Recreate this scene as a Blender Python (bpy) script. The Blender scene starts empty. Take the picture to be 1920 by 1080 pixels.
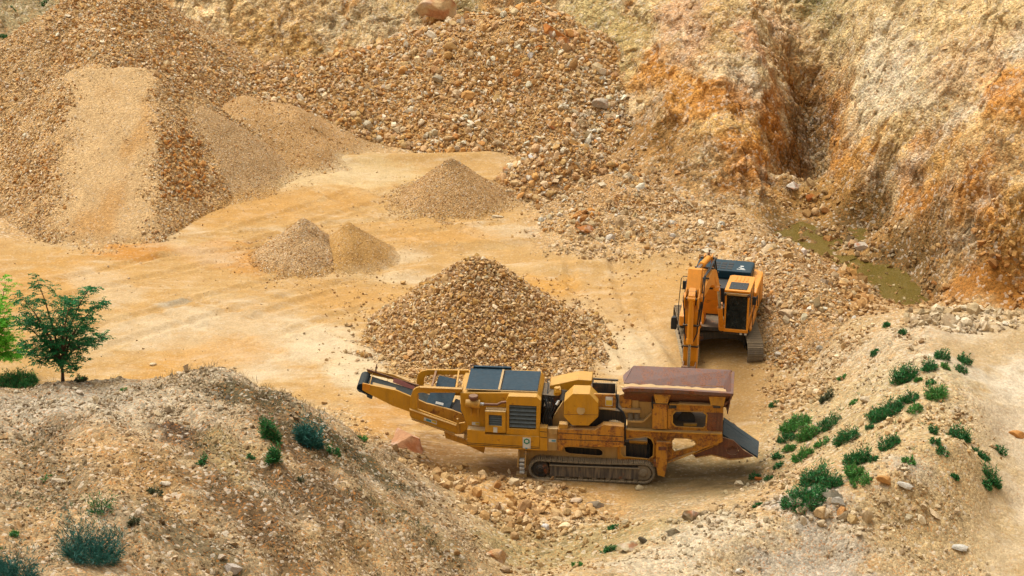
import bpy, math, random
import numpy as np
from mathutils import Vector, Matrix
from mathutils.geometry import tessellate_polygon
R = math.radians
rng = np.random.default_rng(7); random.seed(7)
sc = bpy.context.scene
COL = sc.collection

# ------------------------------------------------------------------ camera, sky, sun, exposure
PITCH, CAMH, LENS = 22.0, 37.0, 85.0
cam = bpy.data.cameras.new('camera'); cam.lens = LENS; cam.sensor_width = 36; cam.clip_start = .5; cam.clip_end = 3000
camo = bpy.data.objects.new('camera', cam); COL.objects.link(camo)
camo.location = (0, 0, CAMH); camo.rotation_euler = (R(90 - PITCH), 0, 0)
sc.camera = camo
SUN_EL, SUN_AZ = 66.0, -50.0           # azimuth measured from +Y towards +X: high, from the left and slightly behind the pit
w = bpy.data.worlds.new('World'); sc.world = w; w.use_nodes = True
nt = w.node_tree; bg = nt.nodes['Background']
sky = nt.nodes.new('ShaderNodeTexSky'); sky.sky_type = 'NISHITA'; sky.sun_disc = False
sky.sun_elevation = R(SUN_EL); sky.sun_rotation = R(SUN_AZ); sky.dust_density = 6; sky.ozone_density = .6; sky.air_density = 1.2
hs = nt.nodes.new('ShaderNodeHueSaturation'); hs.inputs['Saturation'].default_value = .06
nt.links.new(sky.outputs[0], hs.inputs['Color']); nt.links.new(hs.outputs[0], bg.inputs[0])
bg.inputs[1].default_value = .15
sl = bpy.data.lights.new('sun', 'SUN'); sl.energy = 1.15; sl.angle = R(24); sl.color = (1, .94, .84)
so = bpy.data.objects.new('sun', sl); COL.objects.link(so)
sd = Vector((math.sin(R(SUN_AZ)) * math.cos(R(SUN_EL)), math.cos(R(SUN_AZ)) * math.cos(R(SUN_EL)), math.sin(R(SUN_EL))))
so.rotation_euler = sd.to_track_quat('Z', 'Y').to_euler()
sc.view_settings.view_transform = 'Standard'; sc.view_settings.look = 'None'; sc.view_settings.gamma = 1
sc.view_settings.exposure = 0.70

# ------------------------------------------------------------------ surveying: a sight line of the camera meets a known height, distance or plane
F = LENS / 36 * 1920
cp, sp = math.cos(R(PITCH)), math.sin(R(PITCH))
def ray(px, py):
    a, b = (px - 960) / F, (540 - py) / F
    return np.array([a, cp + b * sp, -sp + b * cp])
def atz(px, py, z):
    d = ray(px, py); t = (z - CAMH) / d[2]; return np.array([d[0] * t, d[1] * t, z])
def atY(px, py, Y):
    d = ray(px, py); t = Y / d[1]; return np.array([d[0] * t, Y, CAMH + d[2] * t])
class Frame:
    def __init__(s, O, yaw):
        s.O = np.array(O, float); s.yaw = R(yaw)
        s.ex = np.array([math.cos(s.yaw), math.sin(s.yaw), 0]); s.ey = np.array([-math.sin(s.yaw), math.cos(s.yaw), 0])
        s.c = np.array([0, 0, CAMH]) - s.O
    def P(s, px, py, y):
        d = ray(px, py); t = (y - s.c @ s.ey) / (d @ s.ey); p = s.c + d * t
        return (float(p @ s.ex), float(p[2]))
    def Pz(s, px, py, z):
        d = ray(px, py); t = (z - s.c[2]) / d[2]; p = s.c + d * t
        return (float(p @ s.ex), float(p @ s.ey))

# ------------------------------------------------------------------ noise
_P = np.random.default_rng(3).permutation(256).astype(np.int64); _P = np.concatenate([_P, _P, _P])
_G = np.random.default_rng(4).normal(size=(256, 3)); _G /= np.linalg.norm(_G, axis=1)[:, None]
def perlin(x, y, z=None):
    if z is None: z = np.full_like(x, .37)
    xi, yi, zi = np.floor(x).astype(np.int64), np.floor(y).astype(np.int64), np.floor(z).astype(np.int64)
    xf, yf, zf = x - xi, y - yi, z - zi
    u, v, w_ = [t * t * t * (t * (t * 6 - 15) + 10) for t in (xf, yf, zf)]
    xi &= 255; yi &= 255; zi &= 255
    def g(i, j, k):
        h = _P[_P[_P[(xi + i) & 255] + ((yi + j) & 255)] + ((zi + k) & 255)]
        gr = _G[h & 255]
        return gr[..., 0] * (xf - i) + gr[..., 1] * (yf - j) + gr[..., 2] * (zf - k)
    l = lambda a, b, t: a + t * (b - a)
    return l(l(l(g(0,0,0), g(1,0,0), u), l(g(0,1,0), g(1,1,0), u), v), l(l(g(0,0,1), g(1,0,1), u), l(g(0,1,1), g(1,1,1), u), v), w_)
def fbm(x, y, z=None, s=1., o=4, ridged=False, gain=.5):
    z = np.full_like(x, .0) if z is None else z
    t, a, f = np.zeros_like(x), 1., 1. / s
    for i in range(o):
        n = perlin(x * f + i * 17.3, y * f - i * 9.1, z * f + i * 5.7)
        t += a * ((1 - 2.6 * np.abs(n)) if ridged else n * 1.6); a *= gain; f *= 2.03
    return t
def sstep(a, b, x):
    t = np.clip((x - a) / (b - a), 0, 1); return t * t * (3 - 2 * t)
def lin(c):
    c = np.array(c, float) / 255.; return np.where(c <= .04045, c / 12.92, ((c + .055) / 1.055) ** 2.4)
ALB = .60
def alb(*c): return lin(c) * ALB                       # albedo of a surface that the photo shows in this colour in open light

# ------------------------------------------------------------------ materials
def nodes(name):
    m = bpy.data.materials.new(name); m.use_nodes = True; t = m.node_tree
    return m, t, t.nodes['Principled BSDF'], (lambda k: t.nodes.new(k)), (lambda a, b: t.links.new(a, b))
def mixc(N, L, a, b, fac, mode='MIX'):
    m = N('ShaderNodeMix'); m.data_type = 'RGBA'; m.blend_type = mode
    for s, v in ((m.inputs[0], fac), (m.inputs[6], a), (m.inputs[7], b)):
        if hasattr(v, 'is_linked') or hasattr(v, 'links'): L(v, s)
        else: s.default_value = v if not hasattr(v, '__len__') else (*v[:3], 1)
    return m.outputs[2]
def maprange(N, L, v, a, b, c=0., d=1.):
    m = N('ShaderNodeMapRange'); m.inputs[1].default_value = a; m.inputs[2].default_value = b
    m.inputs[3].default_value = c; m.inputs[4].default_value = d; L(v, m.inputs[0]); return m.outputs[0]
def noise(N, L, co, s, d=4, r=.55, dist=0.):
    n = N('ShaderNodeTexNoise'); n.inputs['Scale'].default_value = s; n.inputs['Detail'].default_value = d
    n.inputs['Roughness'].default_value = r; n.inputs['Distortion'].default_value = dist; L(co, n.inputs['Vector']); return n.outputs['Fac']
def math_(N, L, op, a, b):
    m = N('ShaderNodeMath'); m.operation = op
    for i, v in enumerate((a, b)):
        if hasattr(v, 'links'): L(v, m.inputs[i])
        else: m.inputs[i].default_value = v
    return m.outputs[0]
def grain_material(name, cells=9., bump=.5, speck=.5, fine=1., wisps=0., blocks=0.):
    """earth and gravel: the vertex colour is the mineral's own colour, broken into small stones of differing tone"""
    m, t, B, N, L = nodes(name)
    a = N('ShaderNodeAttribute'); a.attribute_name = 'Col'
    s = N('ShaderNodeAttribute'); s.attribute_name = 'stony'
    g = N('ShaderNodeNewGeometry'); co = g.outputs['Position']
    v = N('ShaderNodeTexVoronoi'); v.inputs['Scale'].default_value = cells; L(co, v.inputs['Vector'])
    v2 = N('ShaderNodeTexVoronoi'); v2.inputs['Scale'].default_value = cells * 2.3; L(co, v2.inputs['Vector'])
    hs_ = N('ShaderNodeSeparateColor'); L(v.outputs['Color'], hs_.inputs[0])
    hs2 = N('ShaderNodeSeparateColor'); L(v2.outputs['Color'], hs2.inputs[0])
    n1 = noise(N, L, co, 1.3, 5, .6); n2 = noise(N, L, co, 14 * fine, 4, .7)
    # tone of each little stone
    k1 = maprange(N, L, hs_.outputs[0], 0, 1, 1 - speck, 1 + speck * .75)
    k2 = maprange(N, L, hs2.outputs[1], 0, 1, 1 - speck * .8, 1 + speck * .7)
    k = math_(N, L, 'MULTIPLY', k1, k2)
    one = math_(N, L, 'SUBTRACT', k, 1.); one = math_(N, L, 'MULTIPLY', one, s.outputs['Fac']); k = math_(N, L, 'ADD', one, 1.)
    n2m = maprange(N, L, n2, .3, .7, .80, 1.16); k = math_(N, L, 'MULTIPLY', k, n2m)
    n1m = maprange(N, L, n1, .3, .7, .90, 1.09); k = math_(N, L, 'MULTIPLY', k, n1m)
    cc = N('ShaderNodeCombineColor')
    for i in range(3): L(k, cc.inputs[i])
    c = mixc(N, L, a.outputs['Color'], cc.outputs[0], 1., 'MULTIPLY')
    if wisps:            # crust left by evaporated water, drawn out along the way the yard drains and is driven
        mp = N('ShaderNodeMapping'); mp.inputs['Scale'].default_value = (.55, 1.5, 1); L(co, mp.inputs[0])
        w1 = noise(N, L, mp.outputs[0], 1.1, 8, .72, .6); w2 = noise(N, L, mp.outputs[0], .35, 4, .6)
        wf = math_(N, L, 'MULTIPLY', maprange(N, L, w1, .50, .66), maprange(N, L, w2, .40, .62, .08, 1.)); wf = math_(N, L, 'MULTIPLY', wf, wisps)
        c = mixc(N, L, c, alb(240, 218, 182), wf)
        w3 = noise(N, L, mp.outputs[0], 2.6, 6, .7, .4); c = mixc(N, L, c, alb(198, 150, 88), math_(N, L, 'MULTIPLY', maprange(N, L, w3, .54, .72), wisps * .55))
    if blocks:           # broken faces of the rock
        vb = N('ShaderNodeTexVoronoi'); vb.inputs['Scale'].default_value = 2.1
        nb = N('ShaderNodeTexNoise'); nb.inputs['Scale'].default_value = 3; nb.inputs['Detail'].default_value = 4; L(co, nb.inputs['Vector'])
        vm = N('ShaderNodeVectorMath'); vm.operation = 'SCALE'; vm.inputs['Scale'].default_value = .5; L(nb.outputs['Color'], vm.inputs[0]); va = N('ShaderNodeVectorMath'); L(co, va.inputs[0]); L(vm.outputs[0], va.inputs[1]); L(va.outputs[0], vb.inputs['Vector'])
        sb = N('ShaderNodeSeparateColor'); L(vb.outputs['Color'], sb.inputs[0])
        kb = maprange(N, L, sb.outputs[0], 0, 1, 1 - blocks, 1 + blocks * .8); n4 = noise(N, L, co, 5.5, 7, .75); kb = math_(N, L, 'MULTIPLY', kb, maprange(N, L, n4, .32, .68, .72, 1.22))
        cb = N('ShaderNodeCombineColor'); [L(kb, cb.inputs[i]) for i in range(3)]
        c = mixc(N, L, c, cb.outputs[0], 1., 'MULTIPLY')
        c = mixc(N, L, c, alb(206, 140, 64), math_(N, L, 'MULTIPLY', maprange(N, L, sb.outputs[1], .72, .8), maprange(N, L, n4, .5, .6, 0, .4)))
        c = mixc(N, L, c, alb(236, 220, 192), math_(N, L, 'MULTIPLY', maprange(N, L, sb.outputs[2], .74, .8), maprange(N, L, n4, .5, .58, 0, .4)))
    # rusty and chalky grains
    c = mixc(N, L, c, alb(214, 132, 48), math_(N, L, 'MULTIPLY', maprange(N, L, hs2.outputs[2], .86, .9), math_(N, L, 'MULTIPLY', s.outputs['Fac'], .55)))
    c = mixc(N, L, c, alb(246, 226, 196), math_(N, L, 'MULTIPLY', maprange(N, L, hs_.outputs[2], .88, .92), math_(N, L, 'MULTIPLY', s.outputs['Fac'], .5)))
    L(c, B.inputs['Base Color']); B.inputs['Roughness'].default_value = .93; B.inputs['Specular IOR Level'].default_value = .15
    d = math_(N, L, 'MULTIPLY', v.outputs['Distance'], -1.2)
    d = math_(N, L, 'ADD', d, math_(N, L, 'MULTIPLY', v2.outputs['Distance'], -.5))
    d = math_(N, L, 'MULTIPLY', d, s.outputs['Fac'])
    d = math_(N, L, 'ADD', d, math_(N, L, 'MULTIPLY', n2, .5))
    bp = N('ShaderNodeBump'); bp.inputs['Strength'].default_value = bump; bp.inputs['Distance'].default_value = .08
    L(d, bp.inputs['Height']); L(bp.outputs[0], B.inputs['Normal'])
    return m
def stone_material(name):
    m, t, B, N, L = nodes(name)
    a = N('ShaderNodeAttribute'); a.attribute_name = 'Col'
    g = N('ShaderNodeNewGeometry')
    n = noise(N, L, g.outputs['Position'], 16, 4, .65); n2 = noise(N, L, g.outputs['Position'], 5, 3, .6)
    c = mixc(N, L, a.outputs['Color'], alb(203, 122, 46), maprange(N, L, n2, .60, .78, 0, .30))
    cc = N('ShaderNodeCombineColor'); k = maprange(N, L, n, .3, .7, .8, 1.18)
    for i in range(3): L(k, cc.inputs[i])
    c = mixc(N, L, c, cc.outputs[0], 1., 'MULTIPLY')
    L(c, B.inputs['Base Color']); B.inputs['Roughness'].default_value = .9; B.inputs['Specular IOR Level'].default_value = .2
    bp = N('ShaderNodeBump'); bp.inputs['Strength'].default_value = .35; bp.inputs['Distance'].default_value = .05
    L(n, bp.inputs['Height']); L(bp.outputs[0], B.inputs['Normal'])
    return m
def paint(name, col, rough=.5, metal=0., dust=.4, rust=.0, dustcol=(206, 172, 122), scale=1., spec=.4, rustcol=(96, 46, 24), streak=.0, grime=.35):
    """painted or bare machine surface: dust lying on upward faces, mottling, rust in patches and chips, rain streaks"""
    m, t, B, N, L = nodes(name)
    tc = N('ShaderNodeTexCoord'); co = tc.outputs['Object']
    g = N('ShaderNodeNewGeometry'); sx = N('ShaderNodeSeparateXYZ'); L(g.outputs['Normal'], sx.inputs[0])
    n1 = noise(N, L, co, 1.7 * scale, 5, .65); n2 = noise(N, L, co, 9 * scale, 5, .7); n3 = noise(N, L, co, 26 * scale, 3, .6)
    mp = N('ShaderNodeMapping'); mp.inputs['Scale'].default_value = (9, 9, .9); L(co, mp.inputs[0])
    ns = noise(N, L, mp.outputs[0], 1.6, 4, .6)
    cc = N('ShaderNodeCombineColor'); k = math_(N, L, 'MULTIPLY', maprange(N, L, n1, .3, .7, .86, 1.1), maprange(N, L, n2, .3, .7, .93, 1.06))
    for i in range(3): L(k, cc.inputs[i])
    c = mixc(N, L, col, cc.outputs[0], 1., 'MULTIPLY')
    if rust > 0:
        r1 = maprange(N, L, n1, .66 - .20 * rust, .72 - .20 * rust, 0, .92)
        r1 = math_(N, L, 'MULTIPLY', r1, maprange(N, L, n2, .40, .56, .12, 1.)); r3 = maprange(N, L, n3, .70 - .08 * rust, .73 - .08 * rust, 0, .85)
        r2 = math_(N, L, 'MAXIMUM', r3, maprange(N, L, n2, .68 - .10 * rust, .71 - .10 * rust, 0, .9))
        rs = math_(N, L, 'MULTIPLY', maprange(N, L, ns, .56, .72, 0, 1), rust * .8)
        r = math_(N, L, 'MAXIMUM', math_(N, L, 'MAXIMUM', r1, r2), rs)
        rc = mixc(N, L, alb(*rustcol), alb(168, 92, 36), maprange(N, L, n3, .35, .65))
        c = mixc(N, L, c, rc, r)
    # greasy runs and handled grime
    mg = N('ShaderNodeMapping'); mg.inputs['Scale'].default_value = (4, 4, .7); mg.inputs['Location'].default_value = (3, 7, 1); L(co, mg.inputs[0])
    gr = math_(N, L, 'MULTIPLY', maprange(N, L, noise(N, L, mg.outputs[0], 1.3, 6, .7), .48, .68, 0, 1), maprange(N, L, n2, .35, .6, .3, 1.))
    c = mixc(N, L, c, alb(74, 54, 34), math_(N, L, 'MULTIPLY', gr, grime))
    up = maprange(N, L, sx.outputs[2], .35, .95, .0, 1.)
    dn = math_(N, L, 'MULTIPLY', up, maprange(N, L, n2, .25, .65, dust * .5, dust * 1.3))
    side = math_(N, L, 'MULTIPLY', maprange(N, L, ns, .40, .72, 0, 1), max(streak, dust * .35))
    dn = math_(N, L, 'MAXIMUM', dn, side)
    c = mixc(N, L, c, alb(*dustcol), dn)
    L(c, B.inputs['Base Color'])
    L(maprange(N, L, dn, 0, .8, rough, .92), B.inputs['Roughness'])
    B.inputs['Metallic'].default_value = metal; B.inputs['Specular IOR Level'].default_value = spec
    bp = N('ShaderNodeBump'); bp.inputs['Strength'].default_value = .12; bp.inputs['Distance'].default_value = .02
    L(n2, bp.inputs['Height']); L(bp.outputs[0], B.inputs['Normal'])
    return m
def leafmat(name, c1, c2, rough=.6, trans=.25, dry=0.):
    m, t, B, N, L = nodes(name)
    g = N('ShaderNodeNewGeometry'); ri = g.outputs['Random Per Island']
    c = mixc(N, L, c1, c2, ri)
    if dry:
        wn = N('ShaderNodeTexWhiteNoise'); wn.noise_dimensions = '1D'; L(ri, wn.inputs['W']); c = mixc(N, L, c, (.13, .115, .05), maprange(N, L, wn.outputs[0], 1 - dry, 1.001 - dry))
    L(c, B.inputs['Base Color']); B.inputs['Roughness'].default_value = rough; B.inputs['Specular IOR Level'].default_value = .25
    tr = N('ShaderNodeBsdfTranslucent'); L(c, tr.inputs[0]); mx = N('ShaderNodeMixShader'); mx.inputs[0].default_value = trans
    L(B.outputs[0], mx.inputs[1]); L(tr.outputs[0], mx.inputs[2]); L(mx.outputs[0], t.nodes['Material Output'].inputs[0])
    return m
def glassy(name, col, rough=.12):
    m, t, B, N, L = nodes(name)
    tc = N('ShaderNodeTexCoord'); n = noise(N, L, tc.outputs['Object'], 5, 4, .6)
    c = mixc(N, L, col, [min(1, x * 2.2 + .01) for x in col], maprange(N, L, n, .45, .8))
    L(c, B.inputs['Base Color']); L(maprange(N, L, n, .3, .8, rough, rough + .25), B.inputs['Roughness']); B.inputs['Specular IOR Level'].default_value = .5
    return m
M = {}
M['earth'] = grain_material('earth', 9, .5, .34)
M['floor'] = grain_material('floor', 12, .30, .22, wisps=.45)
M['rockface'] = grain_material('rock_face', 7, 1., .34, .6, blocks=.16)
M['gravel'] = grain_material('gravel', 11, .8, .42)
M['finegravel'] = grain_material('fine_gravel', 19, .55, .34)
M['stone'] = stone_material('stone')
YEL = alb(228, 162, 18)
M['yellow'] = paint('yellow_paint', YEL, .48, dust=.34, rust=.16, grime=.28)
M['yellow_dirty'] = paint('dirty_yellow_paint', alb(222, 160, 44), .6, dust=.55, rust=.4, grime=.5)
M['yellow_rust'] = paint('rusting_yellow_paint', alb(224, 152, 36), .6, dust=.36, rust=.85, grime=.6)
M['tan'] = paint('dust_covered_paint', alb(204, 162, 92), .8, dust=.8, rust=.2, streak=.5)
M['rust'] = paint('rusted_steel', alb(118, 74, 56), .8, dust=.35, rust=.8)
M['hopper'] = paint('worn_hopper_steel', alb(122, 88, 76), .45, .15, dust=.12, rust=.8, dustcol=(186, 150, 120))
M['teal'] = paint('teal_hood_paint', alb(12, 58, 72), .45, dust=.06, dustcol=(150, 160, 150), spec=.2)
M['roof'] = paint('dark_roof_panel', alb(8, 44, 58), .5, dust=.12, rust=0, dustcol=(150, 170, 176), spec=.12)
M['dark'] = paint('dark_machinery', alb(34, 38, 40), .6, dust=.30, rust=.25)
M['black'] = paint('black_rubber', alb(14, 28, 36), .7, dust=.15, dustcol=(150, 140, 120))
M['rubber'] = paint('grey_rubber_sheet', alb(38, 62, 70), .8, dust=.25, dustcol=(150, 150, 140), streak=.25)
M['belt'] = paint('conveyor_rubber', alb(16, 40, 52), .7, dust=.12, dustcol=(180, 170, 140), streak=.06, spec=.1)
M['louvre'] = paint('louvre_paint', alb(36, 58, 66), .4, dust=.5, dustcol=(170, 176, 170))
M['steel'] = paint('dusty_track_steel', alb(126, 116, 98), .6, .0, dust=.8, rust=.05, grime=.15, dustcol=(196, 168, 126), streak=.4)
M['frame_plate'] = paint('scraped_frame_plate', alb(78, 74, 70), .55, dust=.3, rust=.15, dustcol=(170, 150, 120), streak=.75)
M['chrome'] = paint('bright_rod', alb(200, 200, 196), .25, .8, dust=.1)
M['orange'] = paint('orange_paint', alb(255, 160, 8), .42, dust=.14, rust=.08, dustcol=(226, 180, 120), spec=.5, grime=.18)
M['white'] = paint('white_label', alb(236, 236, 226), .6, dust=.12)
M['green'] = paint('green_print', alb(30, 140, 110), .6, dust=.05)
M['blue'] = paint('blue_print', alb(70, 160, 190), .6, dust=.05)
M['pink'] = paint('pink_faded_sheet', alb(236, 156, 146), .7, dust=.1, grime=.05)
M['cream'] = paint('cream_print', alb(238, 196, 60), .6, dust=.05)
M['glass'] = glassy('dark_window', lin((8, 28, 32)) * .6)
M['brown'] = paint('brown_cap', alb(118, 70, 52), .6, dust=.25)
M['leaf_dark'] = leafmat('dark_leaf', (.008, .080, .026), (.024, .20, .045))
M['leaf_light'] = leafmat('bright_leaf', (.045, .28, .012), (.20, .55, .04), trans=.4)
M['shrub'] = leafmat('shrub_leaf', (.012, .085, .024), (.050, .21, .048), trans=.2, dry=.13)
M['shrub_light'] = leafmat('light_shrub_leaf', (.03, .14, .025), (.12, .32, .06), trans=.25, dry=.12)
M['shrub_blue'] = leafmat('blue_shrub_leaf', (.010, .065, .052), (.030, .125, .085), trans=.15)
M['drygrass'] = leafmat('dry_grass', (.10, .075, .035), (.22, .17, .085))
M['weed'] = leafmat('olive_weed', (.045, .060, .025), (.11, .12, .055))
M['bark'] = paint('bark', alb(86, 64, 44), .85, dust=.1)

# ------------------------------------------------------------------ mesh helpers
def link(name, me, parent=None, mat=None):
    o = bpy.data.objects.new(name, me); COL.objects.link(o)
    if mat is not None: me.materials.append(mat)
    if parent is not None: o.parent = parent
    return o
def tag(o, label=None, cat=None, group=None, kind=None):
    if label: o['label'] = label
    if cat: o['category'] = cat
    if group: o['group'] = group
    if kind: o['kind'] = kind
    return o
def thing(name, label, cat, loc, rz=0., group=None):
    o = bpy.data.objects.new(name, None); COL.objects.link(o); o.empty_display_size = .3
    o.location = loc; o.rotation_euler = (0, 0, rz); return tag(o, label, cat, group)
def npmesh(name, V, Fc, smooth=False, col=None, stony=None):
    """V (n,3), Fc (m,k) faces all with k corners"""
    me = bpy.data.meshes.new(name); V = np.asarray(V, np.float32); Fc = np.asarray(Fc, np.int32)
    me.vertices.add(len(V)); me.vertices.foreach_set('co', V.ravel())
    me.loops.add(Fc.size); me.loops.foreach_set('vertex_index', Fc.ravel())
    me.polygons.add(len(Fc)); me.polygons.foreach_set('loop_start', np.arange(0, Fc.size, Fc.shape[1], dtype=np.int32))
    me.update(calc_edges=True)
    me.polygons.foreach_set('use_smooth', np.full(len(Fc), smooth))
    if col is not None:
        a = me.attributes.new('Col', 'FLOAT_COLOR', 'POINT')
        a.data.foreach_set('color', np.concatenate([col, np.ones((len(col), 1))], 1).astype(np.float32).ravel())
    if stony is not None:
        a = me.attributes.new('stony', 'FLOAT', 'POINT'); a.data.foreach_set('value', np.asarray(stony, np.float32))
    me.validate(); return me
class MB:
    def __init__(s): s.v = []; s.f = []
    def add(s, vs, fs):
        b = len(s.v); s.v += [tuple(map(float, v)) for v in vs]; s.f += [tuple(b + i for i in f) for f in fs]; return s
    def box(s, x0, x1, y0, y1, z0, z1):
        v = [(x, y, z) for z in (z0, z1) for y in (y0, y1) for x in (x0, x1)]
        return s.add(v, [(0, 2, 3, 1), (4, 5, 7, 6), (0, 1, 5, 4), (2, 6, 7, 3), (0, 4, 6, 2), (1, 3, 7, 5)])
    def plate(s, outer, y0, y1, holes=(), axis='y', taper=None):
        """polygon in the x-z plane pushed from y0 to y1 (axis 'x': polygon is (y,z) pushed along x)"""
        loops = [list(outer)] + [list(h) for h in holes]; flat = [p for l in loops for p in l]; n = len(flat)
        tri = tessellate_polygon([[Vector((p[0], p[1], 0)) for p in l] for l in loops])
        mk = (lambda p, d: (p[0], d, p[1])) if axis == 'y' else ((lambda p, d: (d, p[0], p[1])) if axis == 'x' else (lambda p, d: (p[0], p[1], d)))
        vs = [mk(p, y0) for p in flat] + [mk(p, y1) for p in flat]
        fs = [tuple(t) for t in tri] + [tuple(i + n for i in reversed(t)) for t in tri]
        b = 0
        for l in loops:
            for i in range(len(l)): j = (i + 1) % len(l); fs.append((b + i, b + j, b + j + n, b + i + n))
            b += len(l)
        return s.add(vs, fs)
    def tube(s, pts, r, n=8, r2=None, cap=True):
        pts = [Vector(p) for p in pts]; rs = r if hasattr(r, '__len__') else [r + ((r2 if r2 is not None else r) - r) * i / max(1, len(pts) - 1) for i in range(len(pts))]
        vs = []
        for i, p in enumerate(pts):
            d = (pts[min(i + 1, len(pts) - 1)] - pts[max(i - 1, 0)]).normalized()
            a = d.cross(Vector((0, 0, 1)) if abs(d.z) < .9 else Vector((1, 0, 0))).normalized(); b = d.cross(a)
            vs += [p + (a * math.cos(k / n * math.tau) + b * math.sin(k / n * math.tau)) * rs[i] for k in range(n)]
        fs = [(i * n + k, i * n + (k + 1) % n, (i + 1) * n + (k + 1) % n, (i + 1) * n + k) for i in range(len(pts) - 1) for k in range(n)]
        if cap: fs += [tuple(range(n))[::-1], tuple((len(pts) - 1) * n + k for k in range(n))]
        return s.add(vs, fs)
    def quad(s, a, b, c, d, th=.03, up=None):
        """a thick quadrilateral sheet"""
        a, b, c, d = map(Vector, (a, b, c, d)); n = (b - a).cross(d - a).normalized() * th
        vs = [a, b, c, d, a + n, b + n, c + n, d + n]
        return s.add(vs, [(3, 2, 1, 0), (4, 5, 6, 7), (0, 1, 5, 4), (1, 2, 6, 5), (2, 3, 7, 6), (3, 0, 4, 7)])
    def beam(s, a, b, w_, h):
        """rectangular bar from a to b, w wide (horizontal), h high"""
        a, b = Vector(a), Vector(b); d = (b - a).normalized(); u = d.cross(Vector((0, 0, 1)))
        if u.length < .05: u = Vector((1, 0, 0))
        u = u.normalized() * w_ / 2; v = u.cross(d).normalized() * h / 2
        vs = [p + i * u + j * v for p in (a, b) for i, j in ((-1, -1), (1, -1), (1, 1), (-1, 1))]
        return s.add(vs, [(3, 2, 1, 0), (4, 5, 6, 7), (0, 1, 5, 4), (1, 2, 6, 5), (2, 3, 7, 6), (3, 0, 4, 7)])
    def build(s, name, mat, parent=None, bevel=0., smooth=False, label=None):
        me = bpy.data.meshes.new(name); me.from_pydata(s.v, [], s.f); me.validate()
        import bmesh
        bm = bmesh.new(); bm.from_mesh(me); bmesh.ops.recalc_face_normals(bm, faces=bm.faces); bm.to_mesh(me); bm.free()
        me.update()
        o = link(name, me, parent, M[mat] if isinstance(mat, str) else mat)
        if bevel:
            b = o.modifiers.new('bevel', 'BEVEL'); b.width = bevel; b.segments = 2; b.limit_method = 'ANGLE'; b.angle_limit = R(40)
        if smooth:
            me.polygons.foreach_set('use_smooth', [True] * len(me.polygons)); me.set_sharp_from_angle(angle=R(40))
        if label: o['label'] = label
        return o

# ------------------------------------------------------------------ the lie of the land: surveyed points, then a membrane through them
PTS = []
def pz(px, py, z): PTS.append(atz(px, py, z))
def pY(px, py, Y): PTS.append(atY(px, py, Y))
def pw(*p): PTS.append(np.array(p, float))
for p in ((-25,100,0),(-15,105,0),(-10,112,0),(0,111,0),(5,108,0),(-30,104,0),(-20,112,0),(-12,117,.2),(-6,117.5,0),(0,114,0),(-22,118,.4),(-24,92,0),(-30,86,0),
          (-16,79,0),(-12,79,0),(-8,78,0),(-5,77.6,0),(-22,80,0),(-28,80,.6),(-19,79.4,0),(-9.5,79.5,0)): pw(*p)
for x, y in ((0,600),(150,600),(300,600),(450,600),(600,600),(600,450),(0,470),(300,480),(750,450),(900,450),(560,300),(750,295),(950,300),(1000,550),(640,700),(680,780),
             (900,870),(1100,900),(1250,640),(1250,560),(1350,690),(1200,800),(1400,800),(1330,900),(1230,935),(1000,400),(780,830),(820,880),(1020,480),(1180,560),(1400,700)): pz(x, y, 0)
for a in ((1100,430,.2),(1150,480,.1),(1200,520,.05),(1500,440,-1),(1660,530,-1.2),(1700,560,-1),(1640,500,-1.1),(1480,380,-.6),(1600,470,-.8),(1560,410,-.9),(1440,395,-.3),(1540,470,-.9),(1600,520,-.6),
          (1300,410,.7),(1390,435,1.0),(1465,480,1.35),(1530,560,1.6),(1590,600,1.7),(1450,560,.8),(1440,610,.15),(1520,640,.6),(1500,700,.3),(1440,720,0),(1240,450,.5),(1350,480,.5),(1380,520,.4),
          (1660,602,2.3),(1740,604,2.2),(1850,600,2.2),(1950,592,2.3),(1800,566,-.2),(1900,563,0),(1720,578,-.7),
          (1660,618,2.7),(1640,680,1.7),(1560,700,1.0),(1720,660,3.1),(1760,690,3.1),(1790,730,3.3),(1700,745,2.9),(1600,760,1.6),(1500,780,.5),(1440,800,.05),(1800,820,3.5),(1700,870,3.5),
          (1600,860,2.3),(1500,880,1.1),(1425,905,.1),(1480,945,2.6),(1560,930,2.9),(1300,962,1.9),(1210,995,1.9),(1130,1070,2.7),(1300,1050,2.2),(1400,1000,2.6),(1400,1078,1.5),(1390,960,1.7),
          (1550,1078,1.2),(1600,1000,2.5),(1700,1000,1.9),(1760,950,2.4),(1800,1078,1.0),(1910,1078,1.0),(1850,960,1.5),(1905,850,1.6),(1900,750,1.8),(1900,650,1.9),(1830,642,2.0),(1850,700,2.0),(1850,860,2.2),(1900,950,1.3),
          (1000,950,.5),(1060,1000,.6),(960,1050,1.0),(1010,1078,1.3),(880,900,.3),(1085,1050,1.0),(1160,970,.15),(1080,930,.15),(1200,950,.15)): pz(*a)
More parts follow.
